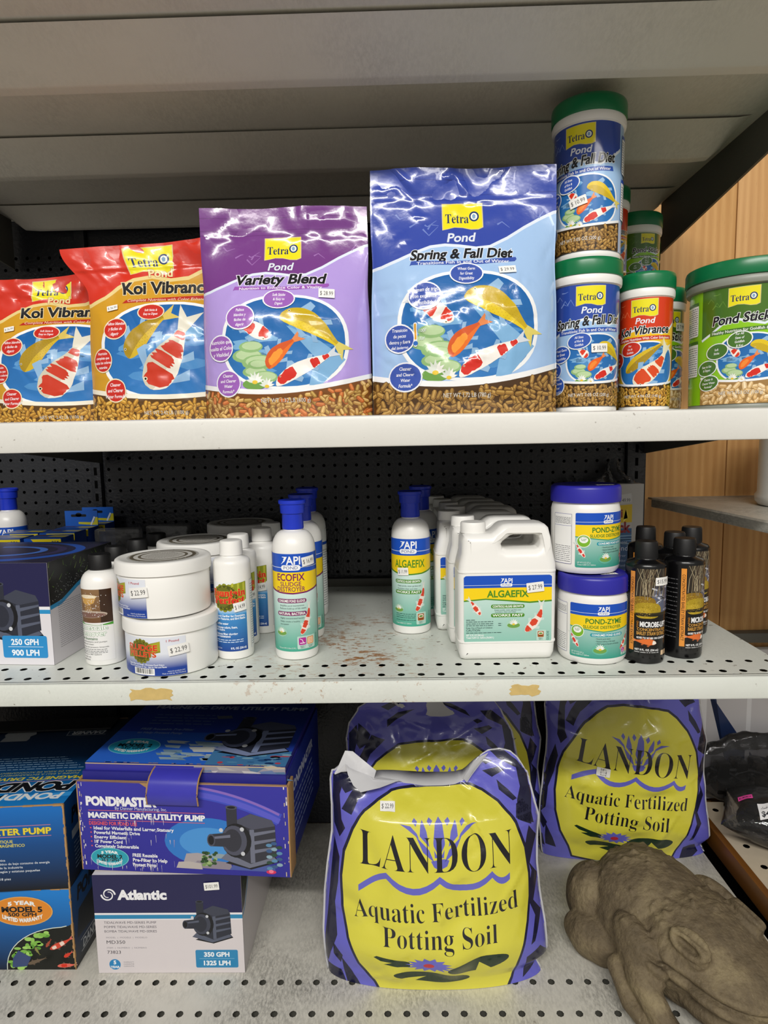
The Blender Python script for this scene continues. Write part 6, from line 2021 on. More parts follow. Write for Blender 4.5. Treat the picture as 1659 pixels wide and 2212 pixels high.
def pondmaster_box():
    W, D, H, HF = .328, .262, .172, .150
    root = carton('pump_box', (-.178, .934, .3225), -.066, W, D, H, 'worn violet-blue pump box with its tuck flap sprung open', 'box', '23247c')
    bpy.data.objects.remove([c for c in root.children][0], do_unlink=True)
    w, d, h, hf = W * 1000, D * 1000, H * 1000, HF * 1000
    # tray, leaning front wall, lifted lid
    brd = plain('violet_board', '2a2a86', .45, .35, var=.08, vscale=50)
    bm = bmesh.new()
    box_bm(bm, (-W, 0.006, 0), (0, D, H - .012), .001)
    bm_obj('carton_body', bm, brd, root)
    box('front_wall', (-W - .004, -.004, 0), (.004, .0, HF), M['cardboard'], root, .0008)
    bm = bmesh.new()
    box_bm(bm, (-W + .003, .012, H - .010), (-.002, D, H), .0012)
    bm_obj('lid', bm, brd, root)
    a = Art(0, 0, .001, .001)
    a.rect(-3.5, 0, w + 3.5, hf, '2c2a92', col2='3836a4'); a.up()
    a.ell(w * .62, hf * .36, 70, 40, '2f78c8', n=30); a.up(); a.ell(w * .62, hf * .36, 46, 24, '4a94d8', n=30); a.up()
    P = [(150 + k * 12, hf * .92 - (k * k) * .22) for k in range(15)]
    a.line(P, 20, '3f4ec0'); a.up(); a.line([(x, y - 3) for x, y in P], 9, '5a5ccc'); a.up(); a.line([(x, y + 8) for x, y in P], 4, '8a6ac0'); a.up()
    pump_scene(a, w * .735, hf * .42, 1.06)
    for q in range(14):
        x = 300 + (q % 3) * 8; a.ell(x, 14 + q * 3.2, 5, 3, ('5a8ab0', '3a5a88', '8aa8b8', '2c4a3c')[q % 4], a.L + q % 4, n=8)
    a.up(5)
    a.ell(w - 26, 8, 8, 3.4, 'd8305a', n=10); a.up(); a.ell(w - 26, 9, 4, 3, 'f08098', n=8); a.up()
    a.text('PONDMASTER', 10, 117, 13.5, 'f0f0f4', anchor='l', w=112, bold=.06, res=3)
    a.text('By Danner Manufacturing, Inc.', 56, 106, 5.2, 'd8d8e8', anchor='l', w=84, res=2)
    a.rect(12, 101, 200, 102, 'd86a78'); a.rect(12, 85, 200, 86, 'd86a78')
    a.text('MAGNETIC DRIVE UTILITY PUMP', 12, 93.5, 8.6, 'f0f0f4', anchor='l', w=188, bold=.05, res=3)
    a.text('DESIGNED FOR POND USE', 12, 80, 5.6, 'e05a6a', anchor='l', w=78, bold=.03, res=2)
    for q, t in enumerate(('Ideal for Waterfalls and Larger Statuary', 'Powerful Magnetic Drive', 'Energy Efficient', "18' Power Cord", 'Completely Submersible')):
        a.text(t, 19, 72 - q * 7.6, 5.2, 'eceef4', anchor='l', w=len(t) * 3.25, bold=.03, res=2); a.ell(14, 72 - q * 7.6, 1.3, 1.3, 'e05a6a', n=8)
    oval_badge(a, 42, 22, 30, 16, 'MODEL 2', '250 GPH', '2aa0b4', '7ac8d0', '5 YEAR')
    for q, t in enumerate(('FREE Reusable', 'Pre-Filter to Help', 'Protect Pump')): a.text(t, 80, 28 - q * 8, 5.4, 'f0f0f4', anchor='l', w=len(t) * 3.1, bold=.03, res=2)
    a.up()
    rnd = random.Random(6)
    for q in range(70):   # water-stained drips worn through the print
        x = rnd.uniform(8, 150); y = rnd.choice((rnd.uniform(0, 14), rnd.uniform(40, 96))); l = rnd.uniform(3, 14)
        if x < 60 and y > 30: continue
        a.line([(x, y + l), (x + rnd.uniform(-.5, .5), y)], rnd.uniform(.5, 1.6), rnd.choice(('c8c4d8', '9c98c4', 'dcd8dc')), w2=.3)
    for q in range(40):
        x = rnd.choice((rnd.uniform(-3, 4), rnd.uniform(w - 6, w + 3))); y = rnd.uniform(0, hf)
        a.line([(x, y + rnd.uniform(2, 8)), (x, y)], rnd.uniform(.5, 2), rnd.choice(('d8d0c8', 'c8b89c', 'eae6e0')))
    a.up()
    a.poly([(-3.5, hf - .8), (w * .3, hf - 1.4), (w * .33, hf - 8), (w * .36, hf - 16), (w * .36, hf), (-3.5, hf)], 'b08a5c')
    a.poly([(-3.5, hf - 1), (w + 3.5, hf - 1.2), (w + 3.5, hf), (-3.5, hf)], 'b89468')
    build_art(a, 'front_print', S_plane((-W, -.0042, 0), (1, 0, 0), (0, 0, 1)), M['carton'], root)
    # front drop of the lid, seen in the gap above the wall
    g = Art(0, 0, .001, .001)
    g.rect(3, 118, w - 2, h - .5, '38369e'); g.up()
    g.rect(w * .55, 118, w - 2, h - .5, '9a96a0'); g.up()
    for q in range(24):
        x, y = rnd.uniform(w * .56, w - 8), rnd.uniform(h - 28, h - 4)
        g.poly([(x, y), (x + rnd.uniform(10, 30), y + rnd.uniform(-2, 2)), (x + rnd.uniform(8, 26), y + rnd.uniform(3, 8)), (x - 4, y + 5)], rnd.choice(('b4b0ac', '8c8894', 'c8c4c0', '6a80a8', '5a7898')), g.L + q % 6)
    g.up(7); g.rect(3, h - 2, w - 2, h - .5, 'c8b48c')
    build_art(g, 'lid_front_print', S_plane((-W, .0118, 0), (1, 0, 0), (0, 0, 1)), M['carton'], root)
    # tuck tab folded out over the front
    tx0, tx1 = -W + .118, -W + .196
    prof = [(.011, H - .004), (.002, H - .006), (-.008, H - .011), (-.0150, H - .020), (-.0180, H - .031), (-.0185, H - .036), (-.0150, H - .052)]
    vs = []
    for k, (y, z) in enumerate(prof):
        e = .004 * k / 6
        vs += [(tx0 - e, y, z), (tx1 - e * .3, y, z), (tx1 - e * .3, y + .0025, z - .002), (tx0 - e, y + .0025, z - .002)]
    fs = []
    for k in range(len(prof) - 1):
        for q in range(4): fs.append((k * 4 + q, k * 4 + (q + 1) % 4, (k + 1) * 4 + (q + 1) % 4, (k + 1) * 4 + q))
    fs += [(0, 1, 2, 3), tuple(4 * (len(prof) - 1) + q for q in (3, 2, 1, 0))]
    tabo = mesh_obj('tuck_flap', vs, fs, plain('flap_board', '3c3ab0', .3, .45, var=.1, vscale=40, coat=.2), root, True, 40)
    for x in (tx0, tx1):
        bm = bmesh.new()
        tube_bm(bm, [(x - (.004 if x == tx0 else .0012) * k / 6, y, z) for k, (y, z) in enumerate(prof)], .0012, 6)
        bm_obj('frayed_edge', bm, M['cardboard'], tabo)
    t = Art(0, 0, .001, .001)
    t.rect(3, 12, w - 2, d, '2a4cc0', col2='1a2f88'); t.up()
    t.rect(3, 12, w * .6, 120, '3070e0', col2='2a5cc8'); t.up()  # front part inked lighter, standing in for light falling on the lid
    for q in range(26):
        x, y = rnd.uniform(w * .33, w * .62), rnd.uniform(18, 84)
        t.poly([(x, y), (x + rnd.uniform(16, 40), y + rnd.uniform(-3, 3)), (x + rnd.uniform(14, 40), y + rnd.uniform(4, 12)), (x - 6, y + 8)], rnd.choice(('b8c4c8', '9ab4c4', 'd0d4d0', '7a98b0', '5a88a8')), t.L + q % 6)
    t.up(7)
    t.rect(w * .60, 12, w - 2, 60, '4a84b8'); t.up()
    for q in range(40):
        t.ell(rnd.uniform(w * .6, w - 8), rnd.uniform(14, 60), rnd.uniform(3, 10), rnd.uniform(1, 4), rnd.choice(('6aa4c8', '2c5a90', '8ab8d0', '1c3a6c', 'c84a5a')), t.L + q % 5, n=8)
    t.up(6)
    tf = t.tf; t.tf = (0, 0, .001, -.001, 0, 0)
    pump(t, w * .73, -112, 165, ('343848', '59607c', '8a98c0', '14161e')); t.tf = tf
    oval_badge(t, 58, 66, 42, 26, 'MODEL 2', '250 GPH', '2aa4c8', '7ac8e0')
    for q, (tx, y) in enumerate((('FREE Reusable Pre-Filter', 130), ('to Help Protect Pump', 116))): t.text(tx, 40, y, 7, '8aa0cc', anchor='l', w=len(tx) * 4, bold=.02, shear=.1, res=2)
    for q in range(4): t.scribble(44, 160, 152 + q * 12, 5, '6a80b4', q)
    t.text('MAGNETIC DRIVE UTILITY PUMP', w * .53, 222, 13, 'a8b4d8', w=w * .88, bold=.04, res=2)
    t.text('PONDMASTER', w * .36, 248, 16, 'a8b4d8', w=w * .5, bold=.05, res=2)
    t.poly([(w * .48, 186), (w * .56, 190), (w * .58, 178), (w * .50, 174)], '6c7486'); t.up()
    for q in range(26):
        x = rnd.uniform(4, w - 4); t.rect(x, 12, x + rnd.uniform(3, 12), 13.6, 'b89468')
    build_art(t, 'top_print', S_plane((-W, 0, H + .0001), (1, 0, 0), (0, 1, 0)), M['carton'], root)
    s = Art(0, 0, .001, .001)
    s.rect(8, 0, d, h - 12, '1c2a78', col2='2438a0'); s.up()
    s.text('PONDMASTER', 120, 118, 16, 'c8d0ea', w=170, bold=.05, shear=.1, res=2)
    for q in range(6): s.scribble(30, 200, 92 - q * 12, 6, '8a9ac8', q)
    build_art(s, 'side_print', face_right(), M['carton'], root)
    for x in (-W - .0055, .0015):
        box('corner_board', (x, -.0045, 0), (x + .004, .03, HF - .002), M['cardboard'], root, .0008)
    return root
pondmaster_box()

def atlantic_low():
    W, D, H = .236, .235, .170
    root = carton('pump_box', (-.2555, .941, Z3 + .0005), .0, W, D, H, 'white and navy pump box reading 350 GPH, under the violet-blue box', 'box', 'd2ced0')
    w, h = 236, 170
    a = Art(0, 0, .001, .001)
    a.rect(0, 0, w, h, 'd9d2d4'); a.up()
    a.rect(0, h * .615, w, h, '23224e'); a.up()
    a.rect(0, h * .595, w, h * .615, 'e8e6ea'); a.rect(0, h * .555, w, h * .595, '2c86b4'); a.rect(0, h * .545, w, h * .555, 'e8e6ea'); a.up()
    swirl(a, 24, 136, 11)
    a.text('Atlantic', 40, 135.5, 15, 'f0f0f4', anchor='l', w=76, bold=.05, res=4)
    for q, t in enumerate(('TIDALWAVE MD-SERIES PUMP', 'POMPE TIDALWAVE MD-SERIES', 'BOMBA TIDALWAVE MD-SERIES')): a.text(t, 14, 88 - q * 7.6, 4.0, '55525c', anchor='l', w=84, res=2)
    a.text('MODEL  |  MODÈLE  |  MODELO', 16, 62, 2.4, '8a868e', anchor='l', w=66, res=2)
    a.text('MD350', 16, 54, 5.6, '3a3840', anchor='l', w=30, res=2)
    a.text('ITEM  |  NUMÉRO  |  NÚMERO', 16, 44, 2.4, '8a868e', anchor='l', w=64, res=2)
    a.text('73823', 16, 36.5, 5.4, '3a3840', anchor='l', w=22, res=2)
    a.ell(27, 15, 9.2, 9.2, '2c86c0', n=24); a.up()
    a.text('5', 27, 18.5, 6, 'f0f4f8', bold=.05, res=2); a.text('YEAR', 27, 10.5, 3.6, 'f0f4f8', w=14, bold=.04, res=2)
    for q, t in enumerate(('WARRANTY', 'GARANTIE', 'GARANTÍA')): a.text(t, 41, 19 - q * 3.6, 2.0, '8a868e', anchor='l', w=17, res=2)
    a.rrect(w - 78, 9, w - 10, 40, 2.5, '2c86b8'); a.up()
    a.text('350 GPH', w - 44, 32, 7.4, 'eef4f8', w=40, bold=.04, res=3); a.rect(w - 72, 24.4, w - 16, 25, '8ac0dc'); a.text('1325 LPH', w - 44, 17, 7.4, 'eef4f8', w=42, bold=.04, res=3); a.up()
    tf = a.tf; a.tf = (0, 0, .001, -.001, 0, 0)
    pump(a, w - 58, -88, 84); a.tf = tf
    build_art(a, 'front_print', face_front(W), M['carton'], root)
    price(root, face_front(W), w / 1000 - .046, .151, '$101.99', .024, .013, 4)
    s = Art(0, 0, .001, .001)
    d = D * 1000
    s.rect(0, 0, d, h, 'd2cccc'); s.up()
    s.poly([(0, h * .62), (14, h * .64), (30, h * .74), (60, h * .97), (64, h), (0, h)], '15181c'); s.up()
    s.line([(0, h * .58), (15, h * .60), (34, h * .72), (66, h)], 5, '2c86b4'); s.up()
    rnd = random.Random(2)
    for q in range(16):
        x, y = rnd.uniform(3, 26), rnd.uniform(h * .7, h * .95); s.line([(x, y), (x + rnd.uniform(-4, 4), y + rnd.uniform(3, 10))], 1.0, '7aa83a', w2=.2)
    build_art(s, 'side_print', face_right(), M['carton'], root)
atlantic_low()

# ------------------------------------------------------------------ bags of potting soil
VIO, NAVY, YEL = '6564c8', '1b1c3a', 'd9d246'
def soil_art(rot=0.0, sticker_rot=0, sticker=(520, 810), mir=False):
    k = .0002225
    a = Art(850, 2040, k, -k)
    a.rect(-200, 2400, 1900, -200, VIO); a.up()
    L = [[(150, 600), (215, 500), (230, 620), (200, 760), (215, 960), (240, 1010), (200, 1080), (160, 1010), (150, 800)],
         [(160, 1100), (200, 1200), (190, 1350), (165, 1500), (180, 1700), (130, 1850), (110, 1940), (70, 1930), (110, 1600), (140, 1300)],
         [(340, 600), (450, 640), (330, 780), (285, 910), (215, 880), (280, 720)], [(150, 1760), (215, 1830), (200, 1900), (150, 1850)],
         [(205, 1845), (280, 1950), (330, 2040), (240, 2040), (220, 1960)], [(230, 480), (330, 600), (300, 690), (240, 740), (215, 700)], [(60, 1950), (200, 1960), (240, 2060), (40, 2060)],
         [(470, 440), (560, 360), (700, 330), (560, 420), (470, 520)], [(420, 300), (520, 240), (600, 250), (480, 340)]]
    R = [[(1240, 350), (1330, 340), (1430, 450), (1500, 600), (1520, 800), (1500, 1000), (1400, 940), (1410, 800), (1440, 700), (1420, 520), (1300, 440)],
         [(1180, 460), (1220, 440), (1260, 465), (1215, 495)], [(1185, 545), (1310, 515), (1340, 545), (1250, 600)], [(1280, 620), (1350, 700), (1410, 790), (1380, 800), (1290, 700)],
         [(1400, 830), (1450, 800), (1500, 900), (1520, 1000), (1440, 960), (1390, 930)],
         [(1480, 1000), (1540, 1100), (1480, 1250), (1540, 1350), (1500, 1500), (1560, 1600), (1500, 1750), (1470, 1760), (1510, 1600), (1450, 1450), (1490, 1300), (1440, 1150)],
         [(1440, 1840), (1540, 1800), (1600, 1880), (1520, 1960), (1420, 2020)], [(880, 250), (1000, 270), (1120, 350), (1160, 420), (1050, 350)], [(700, 200), (860, 190), (980, 230), (850, 230)], [(1000, 120), (1060, 110), (1150, 240), (1120, 260)]]
    for P in L + R: a.poly(P, NAVY)
    a.up()
    egg = [(560, 700), (700, 668), (900, 655), (1000, 648), (1090, 655), (1170, 700), (1270, 790), (1380, 960), (1440, 1130), (1462, 1300), (1462, 1450), (1442, 1600), (1410, 1730), (1370, 1860), (1335, 1990), (1290, 2080), (480, 2080), (430, 1985), (330, 1850), (262, 1680), (226, 1500), (220, 1300), (240, 1150), (300, 1000), (380, 860), (470, 770)]
    cx, cy = 845, 1400
    a.poly([(cx + (x - cx) * 1.028, cy + (y - cy) * 1.026) for x, y in egg], NAVY); a.up()
    a.poly(egg, YEL); a.up()
    # water lily emblem
    C = 865
    for sg in (1, -1):
        f = lambda pts: [(C + sg * (x - C), y) for x, y in pts]
        for P in ([(755, 890), (785, 960), (802, 1045), (740, 985), (745, 930)], [(715, 985), (800, 1062), (832, 1135), (760, 1075)], [(608, 922), (680, 933), (722, 972), (735, 1000), (660, 950)], [(705, 878), (725, 905), (715, 935), (690, 905)], [(802, 872), (826, 900), (808, 930), (788, 902)]):
            a.poly(f(P), '6566c4')
    a.poly([(865, 868), (890, 915), (904, 1020), (895, 1108), (836, 1108), (828, 1020), (842, 915)], '6566c4')
    a.poly([(810, 1128), (895, 1114), (930, 1124), (915, 1162), (865, 1186), (830, 1166)], '6566c4'); a.up()
    for sg in (1, -1):
        a.line([(C, 1112), (C + sg * 40, 1040), (C + sg * 70, 960)], 9, YEL)
    a.up()
    a.text('LANDON', 848, 1096, 214, '14141c', w=1020, serif=True, bold=-.012, res=5, bend=-8); a.up()
    wave = []
    for x0, x1, y0, y1, dp in ((330, 515, 1345, 1240, -10), (515, 865, 1240, 1245, 85), (865, 1210, 1245, 1235, 75), (1210, 1330, 1235, 1268, 36)):
        for q in range(9):
            t = q / 8; wave.append((x0 + (x1 - x0) * t, y0 + (y1 - y0) * t + dp * 4 * t * (1 - t) * .95))
    a.poly([(x, y - 20) for x, y in wave] + [(x, y + 22) for x, y in wave[::-1]], '6566c4'); a.up()
    a.text('Aquatic Fertilized', 838, 1450, 118, '1d1d24', w=1085, serif=True, bold=-.010, res=4, rot=-3)
    a.text('Potting Soil', 862, 1622, 122, '1d1d24', w=750, serif=True, bold=-.010, res=4, rot=-1); a.up()
    G = '16301f'
    a.poly([(425, 1770), (445, 1757), (560, 1775), (660, 1790), (665, 1832), (580, 1838), (490, 1818), (545, 1802), (470, 1792)], G)
    a.ell(1110, 1816, 205, 58, G, rot=-10, n=30); a.ell(805, 1926, 252, 46, G, rot=4, n=30); a.up()
    a.poly([(1090, 1890), (1113, 1798), (1200, 1862)], YEL); a.poly([(540, 1950), (768, 1922), (640, 1990)], YEL); a.up()
    P = []
    for q in range(28):
        t = 2 * pi * q / 28; r = 1.0 if q % 2 == 0 else .66
        P.append((790 + 158 * r * cos(t), 1808 + 62 * r * sin(t)))
    a.poly(P, '6a6ad0'); a.up()
    a.ell(785, 1814, 36, 20, 'c82a3c', n=16); a.up()
    if rot:
        c, s = cos(radians(rot)), sin(radians(rot))
        o = np.array([0, .17])
        for i, T in enumerate(a.t):
            q = T - o
            a.t[i] = np.stack([q[..., 0] * c + q[..., 1] * s, -q[..., 0] * s + q[..., 1] * c], -1) + o
    return a, k

OUT_L = [(2060, 110), (1950, 92), (1750, 78), (1500, 88), (1300, 112), (1100, 142), (900, 146), (650, 134), (480, 160), (400, 200), (330, 236)]
OUT_R = [(2060, 1570), (1960, 1520), (1890, 1598), (1700, 1588), (1500, 1560), (1300, 1542), (1000, 1566), (900, 1540), (600, 1500), (450, 1440), (330, 1400)]
TOP_OPEN = [(100, 575), (160, 565), (200, 500), (240, 450), (262, 520), (300, 592), (360, 622), (480, 612), (560, 620), (650, 640), (800, 654), (900, 650), (1000, 640), (1060, 612), (1120, 500), (1180, 420), (1238, 366), (1320, 352), (1390, 372), (1450, 450), (1500, 600)]
TOP_FULL = [(80, 400), (200, 330), (300, 260), (420, 170), (520, 110), (640, 130), (760, 165), (900, 180), (1040, 180), (1150, 150), (1240, 120), (1330, 200), (1400, 330), (1500, 430)]

def soil_bag(loc, rz, label, seed, top, T=.062, rot=0.0, lean=.16, stk=None, inner=False, zs=1.0, zt=0.0, kx=1.0):
    root = empty('soil_bag', loc, rz)
    tag(root, label, 'bag of soil', 'bags of aquatic potting soil')
    a, k = soil_art(rot)
    for T_ in a.t: T_[..., 0] *= kx
    X = lambda x: (np.asarray(x, float) - 850) * k * kx
    V = lambda y: (2040 - np.asarray(y, float)) * k
    Lv, Lx = V([p[0] for p in OUT_L]), X([p[1] for p in OUT_L])
    Rv, Rx = V([p[0] for p in OUT_R]), X([p[1] for p in OUT_R])
    Tx, Tv = X([p[0] for p in top]), V([p[1] for p in top])
    vmax = Tv.max()
    cf = crease_fn(seed, .34, .40, 34, .0072, .016)
    cf2 = crease_fn(seed + 9, .34, .40, 46, .0028, .007)
    cf3 = crease_fn(seed + 21, .34, .40, 26, .0035, .008, (.72, 1.0))
    def S(u, v, sgn=1, grow=0.0, thick=T):
        vt = np.interp(u, Tx, Tv) + grow
        vc = np.clip(v, 0, vt)
        l, r = np.interp(vc, Lv, Lx) - grow, np.interp(vc, Rv, Rx) + grow
        uc = np.clip(u, l, r)
        s = np.clip((uc - l) / (r - l) * 2 - 1, -1, 1)
        t = vc / np.maximum(vt, .01)
        vt_abs = vc / .36
        side = np.clip(1 - np.abs(s) ** 2.4, 0, 1) ** .6
        prof = (0.55 + .45 * sstep(0, .22, vt_abs)) * sstep(1.02, .55, vt_abs) ** .8
        b = thick * prof * side
        wr = (cf(uc, vc) + cf2(uc, vc) + cf3(uc, vc)) * (.35 + .65 * side) * sstep(0, .06, vt_abs)
        sag = -.006 * (1 - side) * np.sin(vc * 60 + seed)
        y = -sgn * b - wr * (1 if sgn > 0 else .6) + vc * lean + sag * 0.5
        z = vc * zs - zt * np.maximum(0, vc - .25)
        return np.stack([uc, y, z], -1)
    du = .0042
    F = GridSurface(S, du, -.2, 0, .2, vmax)
    # white woven back and sides, slightly larger than the printed front
    us = np.arange(-.186, .19, .006); vv = np.arange(0, vmax + .012, .006)
    n = len(us); m = len(vv)
    U, Vv = np.meshgrid(us, vv)
    Fr = S(U.ravel(), Vv.ravel(), 1, 0.0, T * .97) + np.array([0, .0025, 0])
    Bk = S(U.ravel(), Vv.ravel(), -.7, .0030)
    vs = np.concatenate([Fr, Bk]); o = len(Fr); fs = []
    for j in range(m - 1):
        for i in range(n - 1):
            fs.append((j * n + i, j * n + i + 1, (j + 1) * n + i + 1, (j + 1) * n + i))
            fs.append((o + j * n + i + 1, o + j * n + i, o + (j + 1) * n + i, o + (j + 1) * n + i + 1))
    for i in range(n - 1):
        fs.append((i + 1, i, o + i, o + i + 1)); q = (m - 1) * n
        fs.append((q + i, q + i + 1, o + q + i + 1, o + q + i))
    for j in range(m - 1):
        fs.append((j * n, (j + 1) * n, o + (j + 1) * n, o + j * n))
        fs.append(((j + 1) * n + n - 1, j * n + n - 1, o + j * n + n - 1, o + (j + 1) * n + n - 1))
    me = bpy.data.meshes.new('bag_film'); me.from_pydata([tuple(p) for p in vs], [], fs)
    bm = bmesh.new(); bm.from_mesh(me)
    bmesh.ops.dissolve_degenerate(bm, dist=1e-5, edges=bm.edges)
    bmesh.ops.recalc_face_normals(bm, faces=bm.faces)
    bm.to_mesh(me); bm.free(); shade(me, True, 0)
    link_mesh('bag_film', me, M['bag_white'], root)
    build_art(a, 'printed_front', F, M['soil_film'], root, du=du, dv=du, clip=(-.19, 0, .19, vmax + .002), diag=(du, du), base=.0004, eps=.00002)
    if stk: price(root, F, *stk)
    if inner:
        # the open mouth: white inside of the sheet folded over at the left, a narrow white edge at the right
        def patch(P, name, dy0, dy1):
            pts = [(float(X(x)), float(V(y)), d) for x, y, d in P]
            vs = []
            for x, v, d in pts:
                s0 = S(np.array([x]), np.array([min(v, .30)]))[0]
                vs.append((x, v * lean - .012 - d, v * zs - zt * max(0, v - .25)))
            c = np.mean(vs, 0); vs = [tuple(c)] + vs
            fs = [(0, 1 + i, 1 + (i + 1) % len(pts)) for i in range(len(pts))]
            me = bpy.data.meshes.new(name); me.from_pydata(vs, [], fs)
            bm = bmesh.new(); bm.from_mesh(me)
            bmesh.ops.subdivide_edges(bm, edges=bm.edges, cuts=3, use_grid_fill=True)
            for _ in range(2): bmesh.ops.smooth_vert(bm, verts=[q for q in bm.verts if not q.is_boundary], factor=.5, use_axis_x=True, use_axis_y=True, use_axis_z=True)
            ex = bmesh.ops.solidify(bm, geom=bm.faces[:], thickness=.0006)
            bmesh.ops.recalc_face_normals(bm, faces=bm.faces)
            bm.to_mesh(me); bm.free(); shade(me, True, 50)
            link_mesh(name, me, M['bag_white'], root)['label'] = 'white inside of the bag film, folded out'
        patch([(236, 338, -.006), (290, 340, -.004), (360, 400, .004), (455, 484, .014), (440, 540, .022), (545, 576, .016), (620, 602, .008), (480, 604, .030), (352, 634, .034), (300, 592, .026), (262, 520, .016), (240, 446, .006), (165, 566, .0)], 'folded_liner', 0, 0)
        patch([(1180, 404, -.004), (1232, 362, -.002), (1190, 425, .004), (1110, 540, .012), (1072, 612, .014), (1052, 606, .004), (1110, 500, -.002)], 'folded_liner', 0, 0)
    return root
M['bag_white'] = plain('white_bag_film', 'cfcfd2', .35, .5, coat=.2, bump=(40, .25, .003))
M['soil_film'] = printed('printed_soil_film', .26, .5, coat=.4, bump=(34, .3, .003, 4))
soil_bag((0.052, 0.944, Z3 + .0005), 0.0, 'front yellow and violet bag of potting soil, open-mouthed with a white folded corner', 11, TOP_OPEN, .066, 0, .17, (-.074, .274, '$ 22.99', .0235, .0165, 0), True, 1.03, .38, 1.045)
soil_bag((0.060, 1.128, Z3 + .0005), 0.0, 'bag of potting soil standing right behind the open front bag', 23, TOP_FULL, .040, 0, .05, zt=.25)
soil_bag((0.452, 1.235, Z3 + .0005), 0.0, 'bag of potting soil with slanting print at right, behind the stone frog', 37, TOP_FULL, .044, 10, .06, (-.058, .190, '$ 22.99', .0165, .026, 80))
soil_bag((0.125, 1.262, Z3 + .0005), -0.02, 'rearmost bag of potting soil in shade, between the other two at the back', 51, TOP_FULL, .034, -3, .05)

# ------------------------------------------------------------------ stone frog
def frog():
    H_ = Vector((.465, -.885, 0)).normalized(); S_ = Vector((-H_.y * -1, 0, 0))
    S_ = Vector((-.885, -.465, 0)).normalized()
    root = empty('frog_statue', (.430, .938, Z3 + .0005))
    tag(root, 'brown stone frog statue crouching on the deck at lower right', 'statue')
    bm = bmesh.new()
    def ell(c, r, yaw=0, pit=0):
        q = bmesh.ops.create_icosphere(bm, subdivisions=4, radius=1.0)
        R = Matrix.Rotation(yaw, 4, 'Z') @ Matrix.Rotation(pit, 4, 'Y')
        for v in q['verts']:
            v.co = (R @ Vector((v.co.x * r[0], v.co.y * r[1], v.co.z * r[2]))) + Vector(c)
    def limb(P, rr, n=10):
        for (p, r0), (q, r1) in zip(zip(P, rr), zip(P[1:], rr[1:])):
            for k in range(n + 1):
                t = k / n; c = Vector(p).lerp(Vector(q), t); r = r0 + (r1 - r0) * t
                g = bmesh.ops.create_icosphere(bm, subdivisions=2, radius=r)
                for v in g['verts']: v.co += c
    # local axes: x forward, y towards the frog's right, z up
    ell((-.030, 0, .066), (.135, .098, .074), 0, .06)
    ell((-.050, 0, .096), (.098, .086, .056), 0, .10)
    ell((.040, 0, .088), (.090, .088, .050), 0, .22)
    ell((.088, 0, .076), (.076, .080, .040), 0, .25)
    ell((.118, 0, .062), (.050, .060, .030), 0, .25)
    ell((.080, 0, .036), (.086, .074, .028))
    ell((.030, 0, .030), (.080, .074, .032))
    for sg in (1, -1):
        E = Vector((.066, sg * .060, .116)); nn = Vector((.12, sg * .72, .66)).normalized()
        t1 = Vector((1, sg * -.12, -.12)).normalized(); t2 = nn.cross(t1) * (1 if sg < 0 else -1)
        if t2.z < 0: t2 = -t2
        ell(tuple(E - nn * .010), (.030, .020, .020), sg * .2)
        ell(tuple(E - nn * .002), (.0135, .0125, .0125))
        for hh, a0, a1, rr, ln, push in ((.0090, 0, pi, .0058, .025, .011), (.0185, .2, pi - .2, .0050, .028, .006), (.0095, pi, 2 * pi, .0052, .024, .009), (.0190, pi + .3, 2 * pi - .3, .0042, .027, .002)):
            limb([tuple(E + nn * push + t1 * ln * cos(a0 + (a1 - a0) * q / 7) + t2 * hh * sin(a0 + (a1 - a0) * q / 7)) for q in range(8)], (rr * .75,) + (rr,) * 6 + (rr * .75,), 4)
        ell((-.126, sg * .054, .064), (.052, .044, .058), sg * .3)
        ell((-.086, sg * .092, .034), (.054, .032, .036), sg * -.15)
        ell((.004, sg * .092, .080), (.056, .024, .032), sg * .12, .45)
        limb([(-.010, sg * .086, .082), (.028, sg * .110, .058), (.066, sg * .116, .032), (.104, sg * .106, .014)], (.030, .022, .017, .013))
        limb([(-.014, sg * .116, .052), (.022, sg * .128, .024), (.075, sg * .130, .010)], (.016, .013, .010))
        for a in (-.5, -.15, .2, .5):
            limb([(.102, sg * .106, .012), (.102 + .042 * cos(a), sg * (.106 + .042 * sin(a)), .007)], (.0095, .0060))
    me = bpy.data.meshes.new('stone_body'); bm.to_mesh(me); bm.free()
    o = bpy.data.objects.new('tmp', me); COL.objects.link(o)
    md = o.modifiers.new('r', 'REMESH'); md.mode = 'VOXEL'; md.voxel_size = .0026
    dg = bpy.context.evaluated_depsgraph_get(); dg.update()
    out = bpy.data.meshes.new_from_object(o.evaluated_get(dg))
    bpy.data.objects.remove(o, do_unlink=True)
    bm = bmesh.new(); bm.from_mesh(out)
    for _ in range(2):
        bmesh.ops.smooth_vert(bm, verts=bm.verts, factor=.5, use_axis_x=True, use_axis_y=True, use_axis_z=True)
    bm.normal_update()
    rnd = random.Random(17)
    warts = []
    while len(warts) < 130:
        x, y = rnd.uniform(-.14, .05), rnd.uniform(-.10, .10)
        if rnd.random() < .25: x = rnd.uniform(0, .06)
        warts.append((x, y, rnd.uniform(.0026, .0052), rnd.uniform(.0018, .0038)))
    V = np.array([v.co[:] for v in bm.verts]); N = np.array([v.normal[:] for v in bm.verts])
    D = np.zeros(len(V))
    for x, y, r, h in warts:
        d2 = (V[:, 0] - x) ** 2 + (V[:, 1] - y) ** 2
        D += h * np.exp(-d2 / (r * r)) * (V[:, 2] > .085)
    zm = .064 + .020 * (np.abs(V[:, 1]) / .085) ** 2
    m = sstep(.015, .05, V[:, 0]) * (np.abs(V[:, 1]) < .11) * (N[:, 2] < .75)
    dz = V[:, 2] - zm
